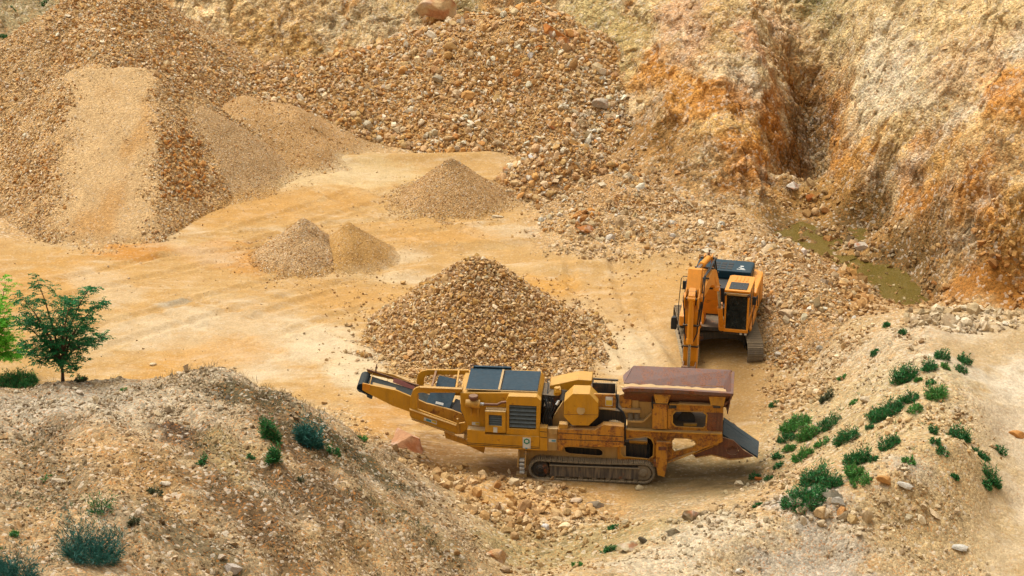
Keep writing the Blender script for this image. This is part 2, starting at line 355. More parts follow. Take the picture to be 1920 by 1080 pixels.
# left mound
for a in ((430,693,70.5),(330,705,70.5),(230,712,71),(120,716,71.2),(0,728,71.5),(-80,735,72),(550,752,70.6),(640,795,71.3),(700,838,72),(760,880,72.2),(850,945,69.5),(900,1000,67),(930,1060,64.5),
          (0,1078,52),(150,1078,53),(300,900,60.5),(165,805,65.0),(150,950,57.3),(60,960,60.4),(60,850,64.7),(500,850,64.3),(600,1000,60),(300,1078,54.5),(500,1078,57),(700,1078,60.3),(800,1000,63),
          (700,905,66.6),(600,805,67.5),(400,760,68),(250,760,68.2),(80,770,68.5),(420,980,59.5),(-60,900,60),(840,1078,61.8)): pY(*a)
for p in ((-14,40,11.5),(0,40,10.5),(14,40,11),(0,57,2.4),(6,57,2.2),(12,57,2.),(0,50,5.5),(10,50,5.5),(0,20,22),(-15,20,23),(15,20,23),(0,1,35.2),(-20,1,35),(20,1,35.4),(0,-30,36),(-30,-30,35),(30,-30,37),
          (-12,74.5,2.6),(-15,75,2.6),(-9,75,1.8),(-6,74.5,1.2),(-20,75.5,2.6)): pw(*p)
# walls behind and to the right
for a in ((460,122,119.5),(600,0,121.5),(430,0,122),(400,80,120),(750,60,119.5),(800,0,120.5),(900,0,121),(650,90,119),(50,40,124),(0,0,127),(1100,0,120),(1230,70,114.5),(1300,0,114),(1300,150,108.5),
          (1300,280,104.6),(1400,250,105),(1440,100,110),(1400,0,113),(1465,300,104.6),(1460,200,107.5),(1500,150,113.5),(1520,200,112.3),(1500,60,117),(1540,20,119),(1590,300,104),(1585,200,106.6),
          (1600,80,111),(1650,0,110),(1700,200,101.5),(1700,350,99),(1730,440,95.6),(1800,300,96),(1800,100,101.5),(1900,0,101),(1900,200,95),(1900,400,91.5),(1830,500,91.7),(1570,380,101.8),(1530,280,108.5)): pY(*a)
for a in ((1150,130,2.3),(1200,185,1.8),(1185,250,.6),(1220,335,0),(1300,385,0),(1440,384,-.35),(1525,335,-.3),(1640,425,-.5),(1920,548,.2),(1770,535,-.3),(1000,120,0.3),(850,120,0)): pz(*a)
for p in ((0,124,9),(-10,128,11),(-20,134,12),(10,124,11),(20,119,14),(28,110,15),(32,100,13),(32,91,5),(30,88,2),(0,135,20),(-20,145,20),(20,132,22),(40,112,22),(45,92,14),(42,82,7),(34,70,2.5),(28,60,2),
          (-32,112,4),(-38,95,3),(-36,76,5),(-30,62,9),(-26,50,11),(-34,126,10),(0,160,28),(-40,160,28),(40,150,28),(60,120,28),(70,80,18),(-60,110,16),(-60,70,14),(60,40,20),(-60,30,24),(0,220,34),(-150,120,26),(150,120,34),(22,128,16)): pw(*p)
PTS = np.array(PTS)
def rbf_fit(P):
    n = len(P); D = np.linalg.norm(P[:, None, :2] - P[None, :, :2], axis=2)
    A = np.zeros((n + 3, n + 3)); A[:n, :n] = D + np.eye(n) * -.12; A[:n, n] = 1; A[:n, n+1:] = P[:, :2]; A[n, :n] = 1; A[n+1:, :n] = P[:, :2].T
    b = np.zeros(n + 3); b[:n] = P[:, 2]; return np.linalg.solve(A, b)
_W = rbf_fit(PTS)
def rbf(x, y):
    z = _W[-3] + _W[-2] * x + _W[-1] * y
    for i in range(len(PTS)): z = z + _W[i] * np.sqrt((x - PTS[i, 0]) ** 2 + (y - PTS[i, 1]) ** 2 + .05)
    return z
def grow(a, step, n, k): 
    o = [a]
    for i in range(n): step *= k; o.append(o[-1] + step)
    return o[1:]
STEP = .125
gx = np.arange(-33, 33.001, STEP); gy = np.arange(50, 129.001, STEP)
GX = np.array([-v for v in grow(33, .25, 30, 1.22)][::-1] + list(gx) + grow(33, .25, 30, 1.22))
GY = np.array([50 - v for v in grow(0, .25, 28, 1.22)][::-1] + list(gy) + grow(129, .25, 32, 1.22))
XX, YY = np.meshgrid(GX, GY)
Z0 = rbf(XX, YY)
far = sstep(70, 170, np.abs(XX)) ; Z0 = Z0 * (1 - far) + (30 + 6 * fbm(XX, YY, s=90, o=3)) * far
farY = sstep(150, 260, YY); Z0 = Z0 * (1 - farY) + (32 + 7 * fbm(XX, YY, s=120, o=3)) * farY
bk = sstep(5, -40, YY); Z0 = Z0 * (1 - bk) + 35.2 * bk
def sdf(poly, x, y):
    """signed distance to a ground-plan polygon, positive inside"""
    d = np.full(x.shape, 1e9); ins = np.zeros(x.shape, bool); n = len(poly)
    for i in range(n):
        ax, ay = poly[i]; bx, by = poly[(i + 1) % n]; ex, ey = bx - ax, by - ay
        t = np.clip(((x - ax) * ex + (y - ay) * ey) / (ex * ex + ey * ey + 1e-9), 0, 1)
        d = np.minimum(d, (x - ax - t * ex) ** 2 + (y - ay - t * ey) ** 2)
        c = ((ay > y) != (by > y)) & (x < (bx - ax) * (y - ay) / (by - ay + 1e-12) + ax); ins ^= c
    return np.sqrt(d) * np.where(ins, 1, -1)
def seg(x, y, a, b):
    ex, ey = b[0] - a[0], b[1] - a[1]; t = np.clip(((x - a[0]) * ex + (y - a[1]) * ey) / (ex * ex + ey * ey + 1e-9), 0, 1)
    return np.sqrt((x - a[0] - t * ex) ** 2 + (y - a[1] - t * ey) ** 2), t
xyz = lambda L_: [tuple(atz(*p)[:2]) for p in L_]
# ground plans of the regions
CLIFF = [(-70, 119), (-24, 121.5), (-14, 119.5), (-9, 117.3), (-2, 118.2), (3, 116.5)] + xyz([(1150,200,1.2),(1180,262,.3),(1225,345,0),(1300,392,0),(1440,396,-.3),(1500,352,-.3),(1545,352,-.4),(1585,400,-.6),(1650,440,-.6),(1720,480,-.6),(1770,545,-.3),(1925,556,.2)]) + [(30, 89), (36, 84), (50, 74), (90, 74), (200, 300), (-200, 300), (-200, 119)]
FLOOR = xyz([(-60,455,0),(0,440,0),(200,470,0),(400,380,0),(520,300,0),(560,285,0),(760,290,0),(940,285,0),(960,330,0),(1000,470,0),(1150,500,0),(1330,500,0),(1420,600,0),(1440,680,0),(1420,760,0),(1420,880,0),(1370,945,0),(1200,950,0),(1130,925,0),(880,895,0),(790,850,0),(700,800,0),(660,760,0),(-60,700,0)]) + [(-24, 80), (-32, 84)]
LEFTM = [(-70, 84), (-24, 79.8), (-9, 79.2), (-5, 77.2), (-3.6, 74.2), (-2.4, 70.5), (-1.2, 66), (-.6, 61), (-1, 50), (-1, 30), (-90, 10)]
dC, dF, dL = sdf(CLIFF, XX, YY), sdf(FLOOR, XX, YY), sdf(LEFTM, XX, YY)
mC = sstep(-.6, 1.2, dC); mF = sstep(-.8, .8, dF); mL = sstep(-.6, .6, dL); mR = np.clip(1 - mC - mF - mL, 0, 1)
near = sstep(150, 120, np.abs(YY - 80))
FLANK = [(13.2, 101.5), (14.5, 108), (13, 118), (20, 130), (60, 130), (60, 85), (24, 88), (19, 93.5)]
mK = sstep(-1, 1, sdf(FLANK, XX, YY)); wob = 1.1 * fbm(XX, YY, s=5, o=3)
across = (XX * .70 - YY * .71) * mK + (XX * .97 + YY * .1) * (1 - mK) + wob; along = (XX * .71 + YY * .70) * mK + YY * (1 - mK)
rib = fbm(across / 1.9, along / 13, s=1., o=4, ridged=True, gain=.55); rib2 = fbm(across / .7 + 9, along / 7, s=1., o=4, gain=.6)
Z = Z0 + mC * (.72 * (rib * .6 - .40) + .17 * rib2 + .11 * fbm(XX, YY, Z0 * 1.3, 1.6, 4) + .05 * fbm(XX, YY, Z0, .5, 2))
for (a_, b_, w_, dp) in (((1548,165),(1508,300),1.25,1.7),((1515,150),(1490,290),1.7,1.3),((1535,120),(1560,170),1.3,1.0),((1250,250),(1235,320),.8,.7),((1440,330),(1452,250),.7,.8),((1725,320),(1728,395),.5,.9),((1840,380),(1800,470),.7,.6),((1560,40),(1520,110),1.3,.7)):
    A_, B__ = [PTS[0] * 0 + atz(*q, zz)[:3] for q, zz in ((a_, 1.2), (b_, 1.0))]
    # the cut follows the sight line's meeting with the membrane
    def onmem(q):
        d = ray(*q); t = np.arange(60, 160, .25); k = np.argmax(CAMH + d[2] * t < rbf(d[0] * t, d[1] * t)); return (d[0] * t[k], d[1] * t[k])
    d_, t_ = seg(XX, YY, onmem(a_), onmem(b_)); Z = Z - mC * dp * np.exp(-((d_ + .35 * wob * .3) / w_) ** 2)
Z += mF * (.035 * fbm(XX, YY * 1.6, s=4, o=4) + .012 * fbm(XX * .35, YY * 1.6, s=.5, o=2))
fur = 1.0 * fbm((XX * .86 + YY * .5 + .5 * fbm(XX, YY, s=3, o=2)) / 1.5, (XX * -.5 + YY * .86) / 7, s=1., o=4, ridged=True, gain=.55)
Z += mL * (.44 * (fur * .6 - .4) * sstep(72.5, 69, YY) + .14 * fbm(XX, YY, s=2.2, o=4) + .035 * fbm(XX, YY, s=.4, o=2))
Z += mR * (.14 * fbm(XX, YY, s=2., o=5, gain=.6) + .03 * fbm(XX, YY, s=.35, o=2))
WET = []
def basin(poly, z, am=.17):
    global Z
    d = sdf([tuple(atz(a, b, z)[:2]) for a, b in poly], XX, YY) + .25 * fbm(XX, YY, s=1.3, o=3); f = sstep(-1.2, .2, d); WET.append(sstep(-1.3, -.35, d)); Z = Z * (1 - f) + (z - .10 + am * fbm(XX, YY, s=.8, o=4)) * f
basin([(1625,508),(1665,498),(1695,508),(1715,530),(1735,566),(1700,572),(1660,558),(1630,535)], -.97, .09)
basin([(1470,425),(1500,420),(1530,445),(1535,470),(1500,465),(1475,450)], -.86)
basin([(1590,425),(1630,430),(1640,445),(1600,450)], -.86)
# wheel ruts and low windrows scraped up on the yard
def rut(p, q, w_, h):
    global Z
    a, b = atz(*p, 0)[:2], atz(*q, 0)[:2]; d, t = seg(XX, YY + .18 * fbm(XX, YY, s=5, o=2), a, b); Z = Z + h * np.exp(-(d / w_) ** 2) * sstep(0, .15, t) * sstep(1, .85, t)
rut((600,300),(960,292), .55, .28); rut((730,462),(1010,450), .30, .14); rut((760,475),(1000,462), .25, -.08); rut((990,505),(1150,500), .5, .22); rut((1150,500),(1290,492), .5, .2)
rut((720,520),(830,495), .3, .10); rut((460,560),(560,552), .12, -.06); rut((560,580),(640,574), .12, -.06); rut((800,880),(930,885), .35, .16); rut((1060,430),(950,440), .2, -.06)
rut((470,408),(330,420), .4, .06)
def tyres(p, q, gap=1.9):
    a, b = atz(*p, 0)[:2], atz(*q, 0)[:2]; n = np.array([-(b - a)[1], (b - a)[0]]); n = n / np.linalg.norm(n) * gap / 2
    global Z
    for sgn in (-1, 1):
        d, t = seg(XX + .5 * fbm(XX, YY, s=9, o=1), YY + .5 * fbm(XX + 5, YY, s=9, o=1), a + n * sgn, b + n * sgn); e = sstep(0, .1, t) * sstep(1, .9, t)
        Z = Z + e * (-.075 * np.exp(-(d / .22) ** 2) + .05 * np.exp(-((d - .38) / .12) ** 2) + .02 * np.sin(t * np.linalg.norm(b - a) * 16) * np.exp(-(d / .2) ** 4))
for a_, b_ in (((230,470),(980,400)),((140,640),(700,500)),((300,560),(660,690)),((420,450),(700,360)),((1000,520),(1200,640)),((1150,560),(1230,700)),((600,330),(900,470)),((20,560),(420,470)),((480,620),(660,560)),((1100,480),(1180,690))): tyres(a_, b_)
def gi(x, y):
    fx = np.interp(x, GX, np.arange(len(GX))); fy = np.interp(y, GY, np.arange(len(GY)))
    i = np.clip(fx.astype(int), 0, len(GX) - 2); j = np.clip(fy.astype(int), 0, len(GY) - 2); return i, j, fx - i, fy - j
def sample(Zg, x, y):
    i, j, u, v = gi(np.asarray(x, float), np.asarray(y, float))
    return Zg[j, i] * (1-u) * (1-v) + Zg[j, i+1] * u * (1-v) + Zg[j+1, i] * (1-u) * v + Zg[j+1, i+1] * u * v

# ------------------------------------------------------------------ heaps: every face stands at the angle of repose
class Heap:
    """ridge = [(x, y, z)...]; slope; the surface is the highest of the cones and wedges round it"""
    def __init__(s, ridge, slope, rnd=.25, amp=.08, ns=1.2, cut=None, apron=0., peak=1.): s.r, s.s, s.rnd, s.amp, s.ns, s.cut, s.apron, s.peak = ridge, slope, rnd, amp, ns, cut, apron, peak
    def h(s, x, y):
        wx = s.amp * 3 * fbm(x, y, s=s.ns * 2.2, o=3); wy = s.amp * 3 * fbm(x + 40, y, s=s.ns * 2.2, o=3); X, Y = x + wx, y + wy
        z = np.full(x.shape, -99.); r = s.r if len(s.r) > 1 else s.r * 2
        for a, b in zip(r[:-1], r[1:]):
            d, t = seg(X, Y, a, b); d = np.sqrt(d * d + s.rnd ** 2) - s.rnd
            zz = a[2] + (b[2] - a[2]) * t - s.s * d
            if s.peak != 1.: Rr = a[2] / s.s; zz = np.where(d < Rr, a[2] * np.clip(1 - d / Rr, 0, 1) ** s.peak, zz * .8)
            z = np.maximum(z, zz)
        z = z + s.amp * fbm(x, y, s=s.ns, o=3)
        if s.apron:
            an = s.apron * (1 + .5 * perlin(x * .9, y * .9)); z = np.where(z > -2.5, an * np.logaddexp(0, z / an), 0) - .065 + np.minimum(z + .4, 0) * .3
        if s.cut: z = s.cut(x, y, z)
        return z
ground0 = lambda x, y: sample(Z, x, y)
HEAPS = {}
def apex(px, py, Y): p = atY(px, py, Y); return (p[0], p[1], p[2])
HEAPS['main'] = Heap([apex(882,479,87.4), apex(900,474,87.4)], .76, .10, .035, .9, None, .05, 1.04)
HEAPS['rear'] = Heap([apex(847,295,102.3)], .80, .10, .025, 1.2, None, .06, 1.0)
HEAPS['twin_a'] = Heap([apex(567,407,95.0)], .80, .08, .045, .9, None, .06, 1.08)
HEAPS['twin_b'] = Heap([apex(655,415,95.2)], .76, .08, .04, .9, None, .06, 1.08)
HEAPS['grey'] = Heap([apex(378,196,106.3)], .76, .15, .03, 1.2, None, .14)
HEAPS['sandy'] = Heap([apex(465,182,109.8), apex(515,192,110.)], .56, .9, .10, 1.6, None, .12)
HEAPS['rubble'] = Heap([apex(1120,60,116.2), apex(1000,12,117.6), apex(900,26,117.3), apex(800,60,117.), apex(700,92,116.5), apex(600,112,115.), apex(500,134,113.8)], .545, .9, .22, 3.)
HEAPS['rubble2'] = Heap([apex(1150,170,112.5), apex(1100,190,112)], .5, .8, .12, 2.)
HEAPS['small'] = Heap([apex(1062,270,104.9), apex(1110,292,104.5)], .60, .3, .10, 1.2)
HEAPS['low'] = Heap([tuple(atz(1140,330,1.0)), tuple(atz(1215,368,.8))], .42, .5, .12, 1.)
HEAPS['spill'] = Heap([tuple(atz(1110,402,.6)), tuple(atz(1200,415,.6)), tuple(atz(1320,430,.9))], .38, .5, .12, 1.)
HEAPS['bank'] = Heap([tuple(atz(1440,450,1.2)), tuple(atz(1480,490,1.6)), tuple(atz(1530,545,1.75)), tuple(atz(1580,600,1.6))], .62, .6, .10, 1.5)
rt, rb = atz(213, 126, 4.7), atz(195, 452, 0.)
def cutramp(x, y, z):
    ex, ey = rt[0] - rb[0], rt[1] - rb[1]; L2 = ex * ex + ey * ey; t = ((x - rb[0]) * ex + (y - rb[1]) * ey) / L2
    d = ((x - rb[0]) * ey - (y - rb[1]) * ex) / math.sqrt(L2)          # + to the right
    zr = rb[2] + (rt[2] - rb[2]) * np.clip(t, -.1, 1) + .03 * fbm(x, y, s=1.5, o=3); wd = 1.9 + .5 * (1 - np.clip(t, 0, 1))
    ou = np.maximum(np.abs(d + .25 * fbm(x, y, s=2, o=2)) - wd, 0)
    over = np.maximum((t - 1) * math.sqrt(L2), 0)
    top = zr + ou * .62 + over * 1.05                                   # cutting: sides rise away from the road
    bed = zr - ou * .70 - over * 5                                      # embankment: sides fall away
    return np.maximum(np.minimum(z, top), bed)

HEAPS['big'] = Heap([apex(-260,130,108), apex(-60,130,110.5), apex(90,28,113), apex(210,-38,114.8), apex(205,60,110.4), apex(190,140,107.)], .80, .9, .10, 2.5, cutramp)
HZ = {k: h.h(XX, YY) for k, h in HEAPS.items()}
ZS = Z.copy()
for k in HZ: ZS = np.maximum(ZS, HZ[k])
def hit(px, py, surf=None):
    surf = ZS if surf is None else surf
    d = ray(px, py); t = np.arange(35, 260, .04); x, y, z = d[0] * t, d[1] * t, CAMH + d[2] * t
    k = np.argmax(z < sample(surf, x, y)); return np.array([x[k], y[k], float(sample(surf, x[k], y[k]))])
def hits(L_, surf=None): return [tuple(hit(p[0], p[1], surf)[:2]) for p in L_]

# ------------------------------------------------------------------ mineral colours: stains, seams and drifts of the ground, with shade put in at the cleft and crusher
OCHRE, SAND, PALE, CHALK, RUSTY = alb(214,166,100), alb(208,172,118), alb(228,206,172), alb(226,214,196), alb(206,132,48)
GREY, BROWN, OLIVE, PINK, UMBER = alb(176,158,130), alb(172,128,76), alb(160,146,98), alb(212,160,132), alb(120,86,48)
def tint(Cg, stains, X=XX, Y=YY, Zz=None, amp=.6):
    Zz = ZS if Zz is None else Zz
    nz = fbm(X, Y * 1.3, Zz, 2.2, 5, gain=.6); nz2 = fbm(X * .6 + 31, Y * 1.5 + 7, Zz, .7, 4, gain=.7)
    for st in stains:
        a, b, r, c, al = st[:5]; A, B_ = hit(*a), hit(*b); e = B_ - A; L2 = float(e @ e) + 1e-6
        # distance in space, so the stain clings to the rock from any side
        m = (X > min(A[0], B_[0]) - 3 * r - 1) & (X < max(A[0], B_[0]) + 3 * r + 1) & (Y > min(A[1], B_[1]) - 3 * r - 1) & (Y < max(A[1], B_[1]) + 3 * r + 1)
        if not m.any(): continue
        x, y, z = X[m], Y[m], Zz[m]
        t = np.clip(((x - A[0]) * e[0] + (y - A[1]) * e[1] + (z - A[2]) * e[2]) / L2, 0, 1)
        d = np.sqrt((x - A[0] - t * e[0]) ** 2 + (y - A[1] - t * e[1]) ** 2 + (z - A[2] - t * e[2]) ** 2) / r
        d = d + amp * nz[m] * .75 + amp * .75 * nz2[m]
        f = sstep(1.25, .35, d) * al
        Cg[m] = Cg[m] * (1 - f[:, None]) + c * f[:, None]
C0 = np.zeros(XX.shape + (3,))
def put(mask, c): 
    global C0
    C0 = C0 * (1 - mask[..., None]) + c * mask[..., None]
C0[:] = alb(204,172,122)
n1, n2, n3 = fbm(XX, YY, s=6, o=4), fbm(XX + 50, YY, s=1.6, o=4), fbm(XX * .5, YY * 1.6, s=1.8, o=5, gain=.6)
put(mF, alb(208,166,106)); put(mC, alb(222,186,130)); put(mL, alb(178,150,110))
put(mF * sstep(-.1, .9, n1) * .35, alb(204,156,92)); put(mF * sstep(.1, .8, n3) * .4, alb(226,196,148))
put(mC * sstep(.2, 1., n1) * .5, alb(200,144,74)); put(mC * sstep(.2, .8, n2) * .5, alb(226,198,156)); put(mC * sstep(-.2, -.9, n1) * .5, alb(182,158,112))
put(mL * sstep(-.15, .5, -fur + .35) * .7, alb(132,108,76)); put(mL * sstep(.75, 1.2, fur) * .4, alb(208,182,140))  # browner in the furrow bottoms, paler on their crests
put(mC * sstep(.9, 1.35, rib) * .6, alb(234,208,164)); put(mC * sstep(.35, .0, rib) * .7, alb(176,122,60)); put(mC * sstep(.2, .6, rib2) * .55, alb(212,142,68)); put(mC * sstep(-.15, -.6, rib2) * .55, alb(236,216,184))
put(mL * sstep(.05, .7, n1) * .3, alb(190,150,98)); put(mL * sstep(.1, .8, n2) * .45, alb(196,180,154)); put(mL * sstep(-.1, -.8, n2) * .5, alb(146,112,72))
put(mR * sstep(.1, .8, n2) * .5, alb(218,196,158)); put(mR * sstep(-.1, -.8, n1) * .4, alb(190,158,104)); put(mR * sstep(.1, .9, n1) * .3, alb(204,152,86))
# ground at the pit side is orange brown
put(mR * sstep(84, 90, YY) * .6, alb(208,164,106))
STAINS = [
 # yard: washed pale and damp ochre patches, wet brown with shadow
 ((120,515),(60,560),2.6,alb(210,158,84),.6),((240,470),(300,466),1.3,alb(206,142,62),.85),((470,490),(380,470),1.5,alb(206,144,66),.7),((420,400),(620,375),2.2,alb(212,158,84),.5),
 ((150,515),(230,560),1.2,PALE,.45),((220,640),(330,600),1.7,PALE,.5),((440,600),(560,640),2.2,PALE,.55),((520,690),(640,660),1.7,PALE,.55),((330,620),(480,700),1.4,PALE,.5),((600,640),(660,690),1.8,alb(236,214,178),.55),
 ((300,440),(400,480),1.1,PALE,.45),((700,330),(560,335),1.8,alb(232,206,160),.7),((720,330),(620,300),1.0,PALE,.45),((760,480),(700,480),1.0,PALE,.55),((720,520),(780,522),.8,PALE,.55),((900,430),(980,432),1.0,PALE,.5),
 ((1000,535),(1040,540),1.3,alb(214,160,82),.9),((1030,560),(1130,580),1.3,PALE,.45),((1120,620),(1200,650),1.9,alb(234,212,170),.6),((1150,690),(1230,610),1.6,PALE,.55),((640,690),(700,720),1.4,alb(230,208,170),.7),
 ((320,690),(430,660),1.8,alb(214,156,72),.55),((700,560),(640,560),1.6,alb(212,160,88),.5),((740,760),(700,800),1.4,alb(208,152,78),.7),((860,440),(760,440),1.6,alb(212,160,88),.6),((300,570),(350,565),.35,alb(170,160,140),.7),
 ((850,300),(700,310),1.6,alb(218,188,136),.6),((830,850),(1000,885),2.3,alb(150,110,62),1.),((900,860),(1200,905),1.6,alb(156,118,70),.95),((1260,905),(1340,900),2.0,alb(178,152,108),.9),((1240,935),(1360,930),1.3,alb(180,154,108),.9),((1230,870),(1400,880),2.0,alb(136,114,76),.95),  # wet brown soil under the crusher, with its shadow painted in
 ((1440,640),(1500,640),1.6,alb(190,150,94),.8),((1300,640),(1340,640),2.2,alb(196,152,92),.7),((1390,700),(1420,760),1.8,alb(196,154,96),.8),((1240,540),(1200,590),2.2,alb(206,160,96),.6),
 # back wall
 ((400,60),(450,120),2.0,alb(178,146,90),.7),((480,40),(600,30),1.6,alb(222,184,128),.8),((640,50),(720,40),1.3,alb(192,170,132),.8),((580,110),(640,120),1.6,alb(184,150,94),.7),((500,80),(540,90),1.4,alb(206,160,92),.7),
 ((820,30),(790,80),1.2,alb(196,136,66),.9),((870,5),(900,30),1.0,alb(168,150,104),.8),((760,10),(820,10),1.0,alb(180,150,100),.8),((40,30),(90,10),4.,alb(172,158,120),.8),
 ((1080,10),(1140,60),2.0,alb(190,168,116),.9),((1130,90),(1200,60),2.2,alb(192,166,110),.9),((1150,150),(1190,110),1.3,alb(200,172,118),.8),
 # left buttress of the side wall
 ((1225,110),(1260,130),1.2,alb(200,132,56),.8),((1200,150),(1290,150),1.2,alb(204,144,70),.75),((1290,60),(1350,150),1.4,alb(224,196,158),.8),((1270,10),(1330,70),1.4,alb(212,168,132),.8),((1360,30),(1400,120),1.5,alb(206,172,116),.8),
 ((1400,60),(1430,110),.9,alb(208,150,112),.7),((1290,180),(1420,260),2.0,alb(206,142,58),.9),((1390,140),(1430,200),1.3,alb(228,208,180),.75),((1330,230),(1400,240),1.3,alb(226,180,108),.7),((1220,220),(1200,280),1.7,alb(166,122,64),.85),
 ((1240,260),(1270,330),1.4,alb(148,110,62),.8),((1380,290),(1420,300),1.2,alb(196,128,54),.75),((1300,320),(1350,350),1.5,alb(196,172,134),.65),((1440,250),(1460,330),1.2,alb(178,120,52),.8),((1450,350),(1420,335),.8,alb(140,104,60),.8),
 # cleft: stained rock, its darkest browns standing in for the overhang's shade
 ((1470,130),(1570,130),2.0,alb(190,126,54),.85),((1480,170),(1560,210),1.8,alb(178,116,52),.85),((1510,190),(1520,280),2.2,alb(122,92,54),.95),((1490,230),(1480,320),1.6,alb(116,92,62),.9),((1540,10),(1570,50),2.2,alb(140,132,88),.95),
 ((1500,290),(1540,340),1.6,alb(150,126,80),.85),((1550,60),(1590,70),1.2,alb(150,134,88),.7),((1440,40),(1500,70),1.4,alb(210,168,136),.7),
 ((1370,190),(1490,310),1.8,alb(190,124,54),.7),((1500,130),(1575,200),1.6,alb(178,114,44),.85),((1480,300),(1540,240),1.3,alb(130,96,56),.8),((1200,250),(1300,340),2.0,alb(168,126,72),.7),((1390,350),(1430,330),1.0,alb(180,116,48),.7),((1460,190),(1440,240),1.2,alb(190,122,46),.75),
 ((1740,400),(1880,520),1.8,alb(190,126,56),.7),((1800,380),(1850,440),1.0,alb(180,112,38),.7),((1570,240),(1585,330),.9,alb(186,118,44),.8),
 # right flank
 ((1600,40),(1900,60),4.0,alb(222,194,144),.8),((1640,110),(1700,190),2.0,alb(232,214,182),.85),((1680,130),(1640,180),1.6,alb(230,212,182),.8),((1590,180),(1590,330),1.3,alb(204,144,70),.75),((1620,230),(1660,260),1.3,alb(230,208,170),.7),
 ((1640,270),(1760,240),1.3,alb(222,184,120),.7),((1620,300),(1560,380),1.6,alb(198,142,70),.85),((1700,320),(1770,250),.50,alb(246,240,226),1.),((1630,350),(1700,310),.45,alb(236,222,194),.95),((1770,240),(1870,170),.7,alb(224,206,180),.85),((1890,110),(1920,90),1.0,alb(238,224,198),.9),
 ((1700,330),(1790,280),1.3,alb(186,126,58),.75),((1720,270),(1760,250),.5,alb(180,110,60),.6),((1780,130),(1860,110),1.8,alb(214,178,138),.7),((1880,160),(1920,220),1.5,alb(204,134,50),.85),((1760,300),(1860,300),2.0,alb(204,162,98),.7),
 ((1800,340),(1900,330),2.0,alb(212,180,134),.6),((1720,340),(1730,400),.5,alb(96,80,58),.9),((1700,380),(1760,380),1.2,alb(190,126,50),.8),((1830,370),(1870,420),1.8,alb(194,130,58),.85),((1800,430),(1860,470),1.3,alb(206,146,66),.8),
 ((1760,430),(1820,500),1.6,alb(158,130,92),.85),((1810,460),(1790,480),.7,alb(186,168,142),.8),((1880,470),(1920,540),1.6,alb(148,108,56),.85),((1800,540),(1900,545),1.4,alb(184,122,50),.85),((1700,460),(1760,500),1.4,alb(178,138,84),.8),
 ((1640,380),(1560,380),1.4,alb(186,140,78),.8),((1900,380),(1920,440),1.3,alb(196,150,84),.8),
 # pit bottom
 ((1440,400),(1520,440),1.6,alb(166,126,68),.85),((1500,380),(1620,420),1.6,alb(172,128,66),.85),((1600,470),(1700,520),2.4,alb(172,128,68),.85),((1600,560),(1720,575),1.2,alb(178,134,76),.8),((1560,500),(1620,580),1.5,alb(190,144,86),.7),
 # right mound and road
 ((1700,700),(1760,690),3.0,alb(206,184,140),.85),((1560,790),(1760,800),3.2,alb(204,176,124),.7),((1640,640),(1700,640),1.5,alb(210,184,142),.8),((1870,660),(1900,720),3.0,alb(232,212,178),.95),((1900,800),(1900,1000),2.2,alb(226,202,164),.9),((1760,790),(1830,830),1.8,alb(216,186,136),.7),
 ((1500,1040),(1350,1050),2.6,alb(214,188,144),.8),((1700,1060),(1860,1000),2.4,alb(206,178,132),.7),((1470,940),(1530,930),1.1,alb(198,186,166),.9),((1340,985),(1240,1060),1.8,alb(216,196,160),.8),((1560,1060),(1500,1070),1.6,alb(188,176,156),.7),((1720,880),(1690,870),.8,alb(206,192,166),.8),
 ((1850,900),(1700,980),2.0,alb(198,166,112),.6),((1800,660),(1920,640),1.4,alb(196,162,108),.8),
 # hollow in the middle
 ((1000,1040),(1180,1000),2.2,alb(174,150,98),.85),((1160,965),(1250,950),1.3,alb(188,160,114),.8),((1000,950),(1100,940),2.0,alb(214,164,98),.7),((860,880),(900,930),1.0,alb(206,160,96),.7),
 # left mound
 ((200,770),(420,720),3.2,alb(200,180,148),.8),((0,760),(120,760),2.5,alb(190,176,152),.7),((180,830),(260,900),1.4,alb(200,156,98),.5),((270,880),(330,950),1.2,alb(190,148,90),.5),((430,735),(640,830),1.1,alb(98,86,56),.95),((640,830),(730,905),.9,alb(100,90,60),.9),
 ((340,800),(390,840),.8,alb(88,64,42),.95),((420,830),(440,950),1.0,alb(184,158,108),.8),((400,900),(520,1010),1.2,alb(112,84,54),.85),((520,880),(640,1000),1.1,alb(112,88,58),.85),((600,900),(700,960),.8,alb(112,90,62),.8),((300,980),(420,1060),1.3,alb(112,96,64),.8),
 ((60,850),(110,800),1.2,alb(136,112,78),.75),((130,900),(60,950),1.1,alb(132,112,78),.75),((60,1000),(130,960),1.2,alb(204,168,118),.7),((580,1060),(700,1060),1.8,alb(192,156,104),.6),((520,800),(560,860),1.3,alb(180,146,96),.6),((730,960),(860,1040),1.0,alb(146,122,80),.7),
 ((500,780),(600,880),.8,alb(110,84,56),.8),((560,800),(650,880),.7,alb(104,88,58),.8),((440,960),(560,1070),.8,alb(118,92,60),.8),((260,850),(360,900),.7,alb(150,118,74),.7),
]
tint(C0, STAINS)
for wm in WET: put(wm * .85, alb(126,98,56))
C0 = C0 * (1 - mF[..., None] * (1 - np.array([.95, .92, .82]))) * (1 - mC[..., None] * (1 - np.array([1., .965, .84]))) * (1 - mL[..., None] * (1 - np.array([.97, .95, .90])))
stony = np.clip(mF * .28 + mC * .75 + mL * .95 + mR * .8, 0, 1)
roadm = np.zeros_like(XX)
for a, b, r in (((1870,655),(1910,740),2.5),((1910,760),(1910,1050),1.5)):
    A, B_ = hit(*a), hit(*b); d, _ = seg(XX, YY, A, B_); roadm = np.maximum(roadm, sstep(r + .6, r - .6, d))
stony *= 1 - .55 * roadm

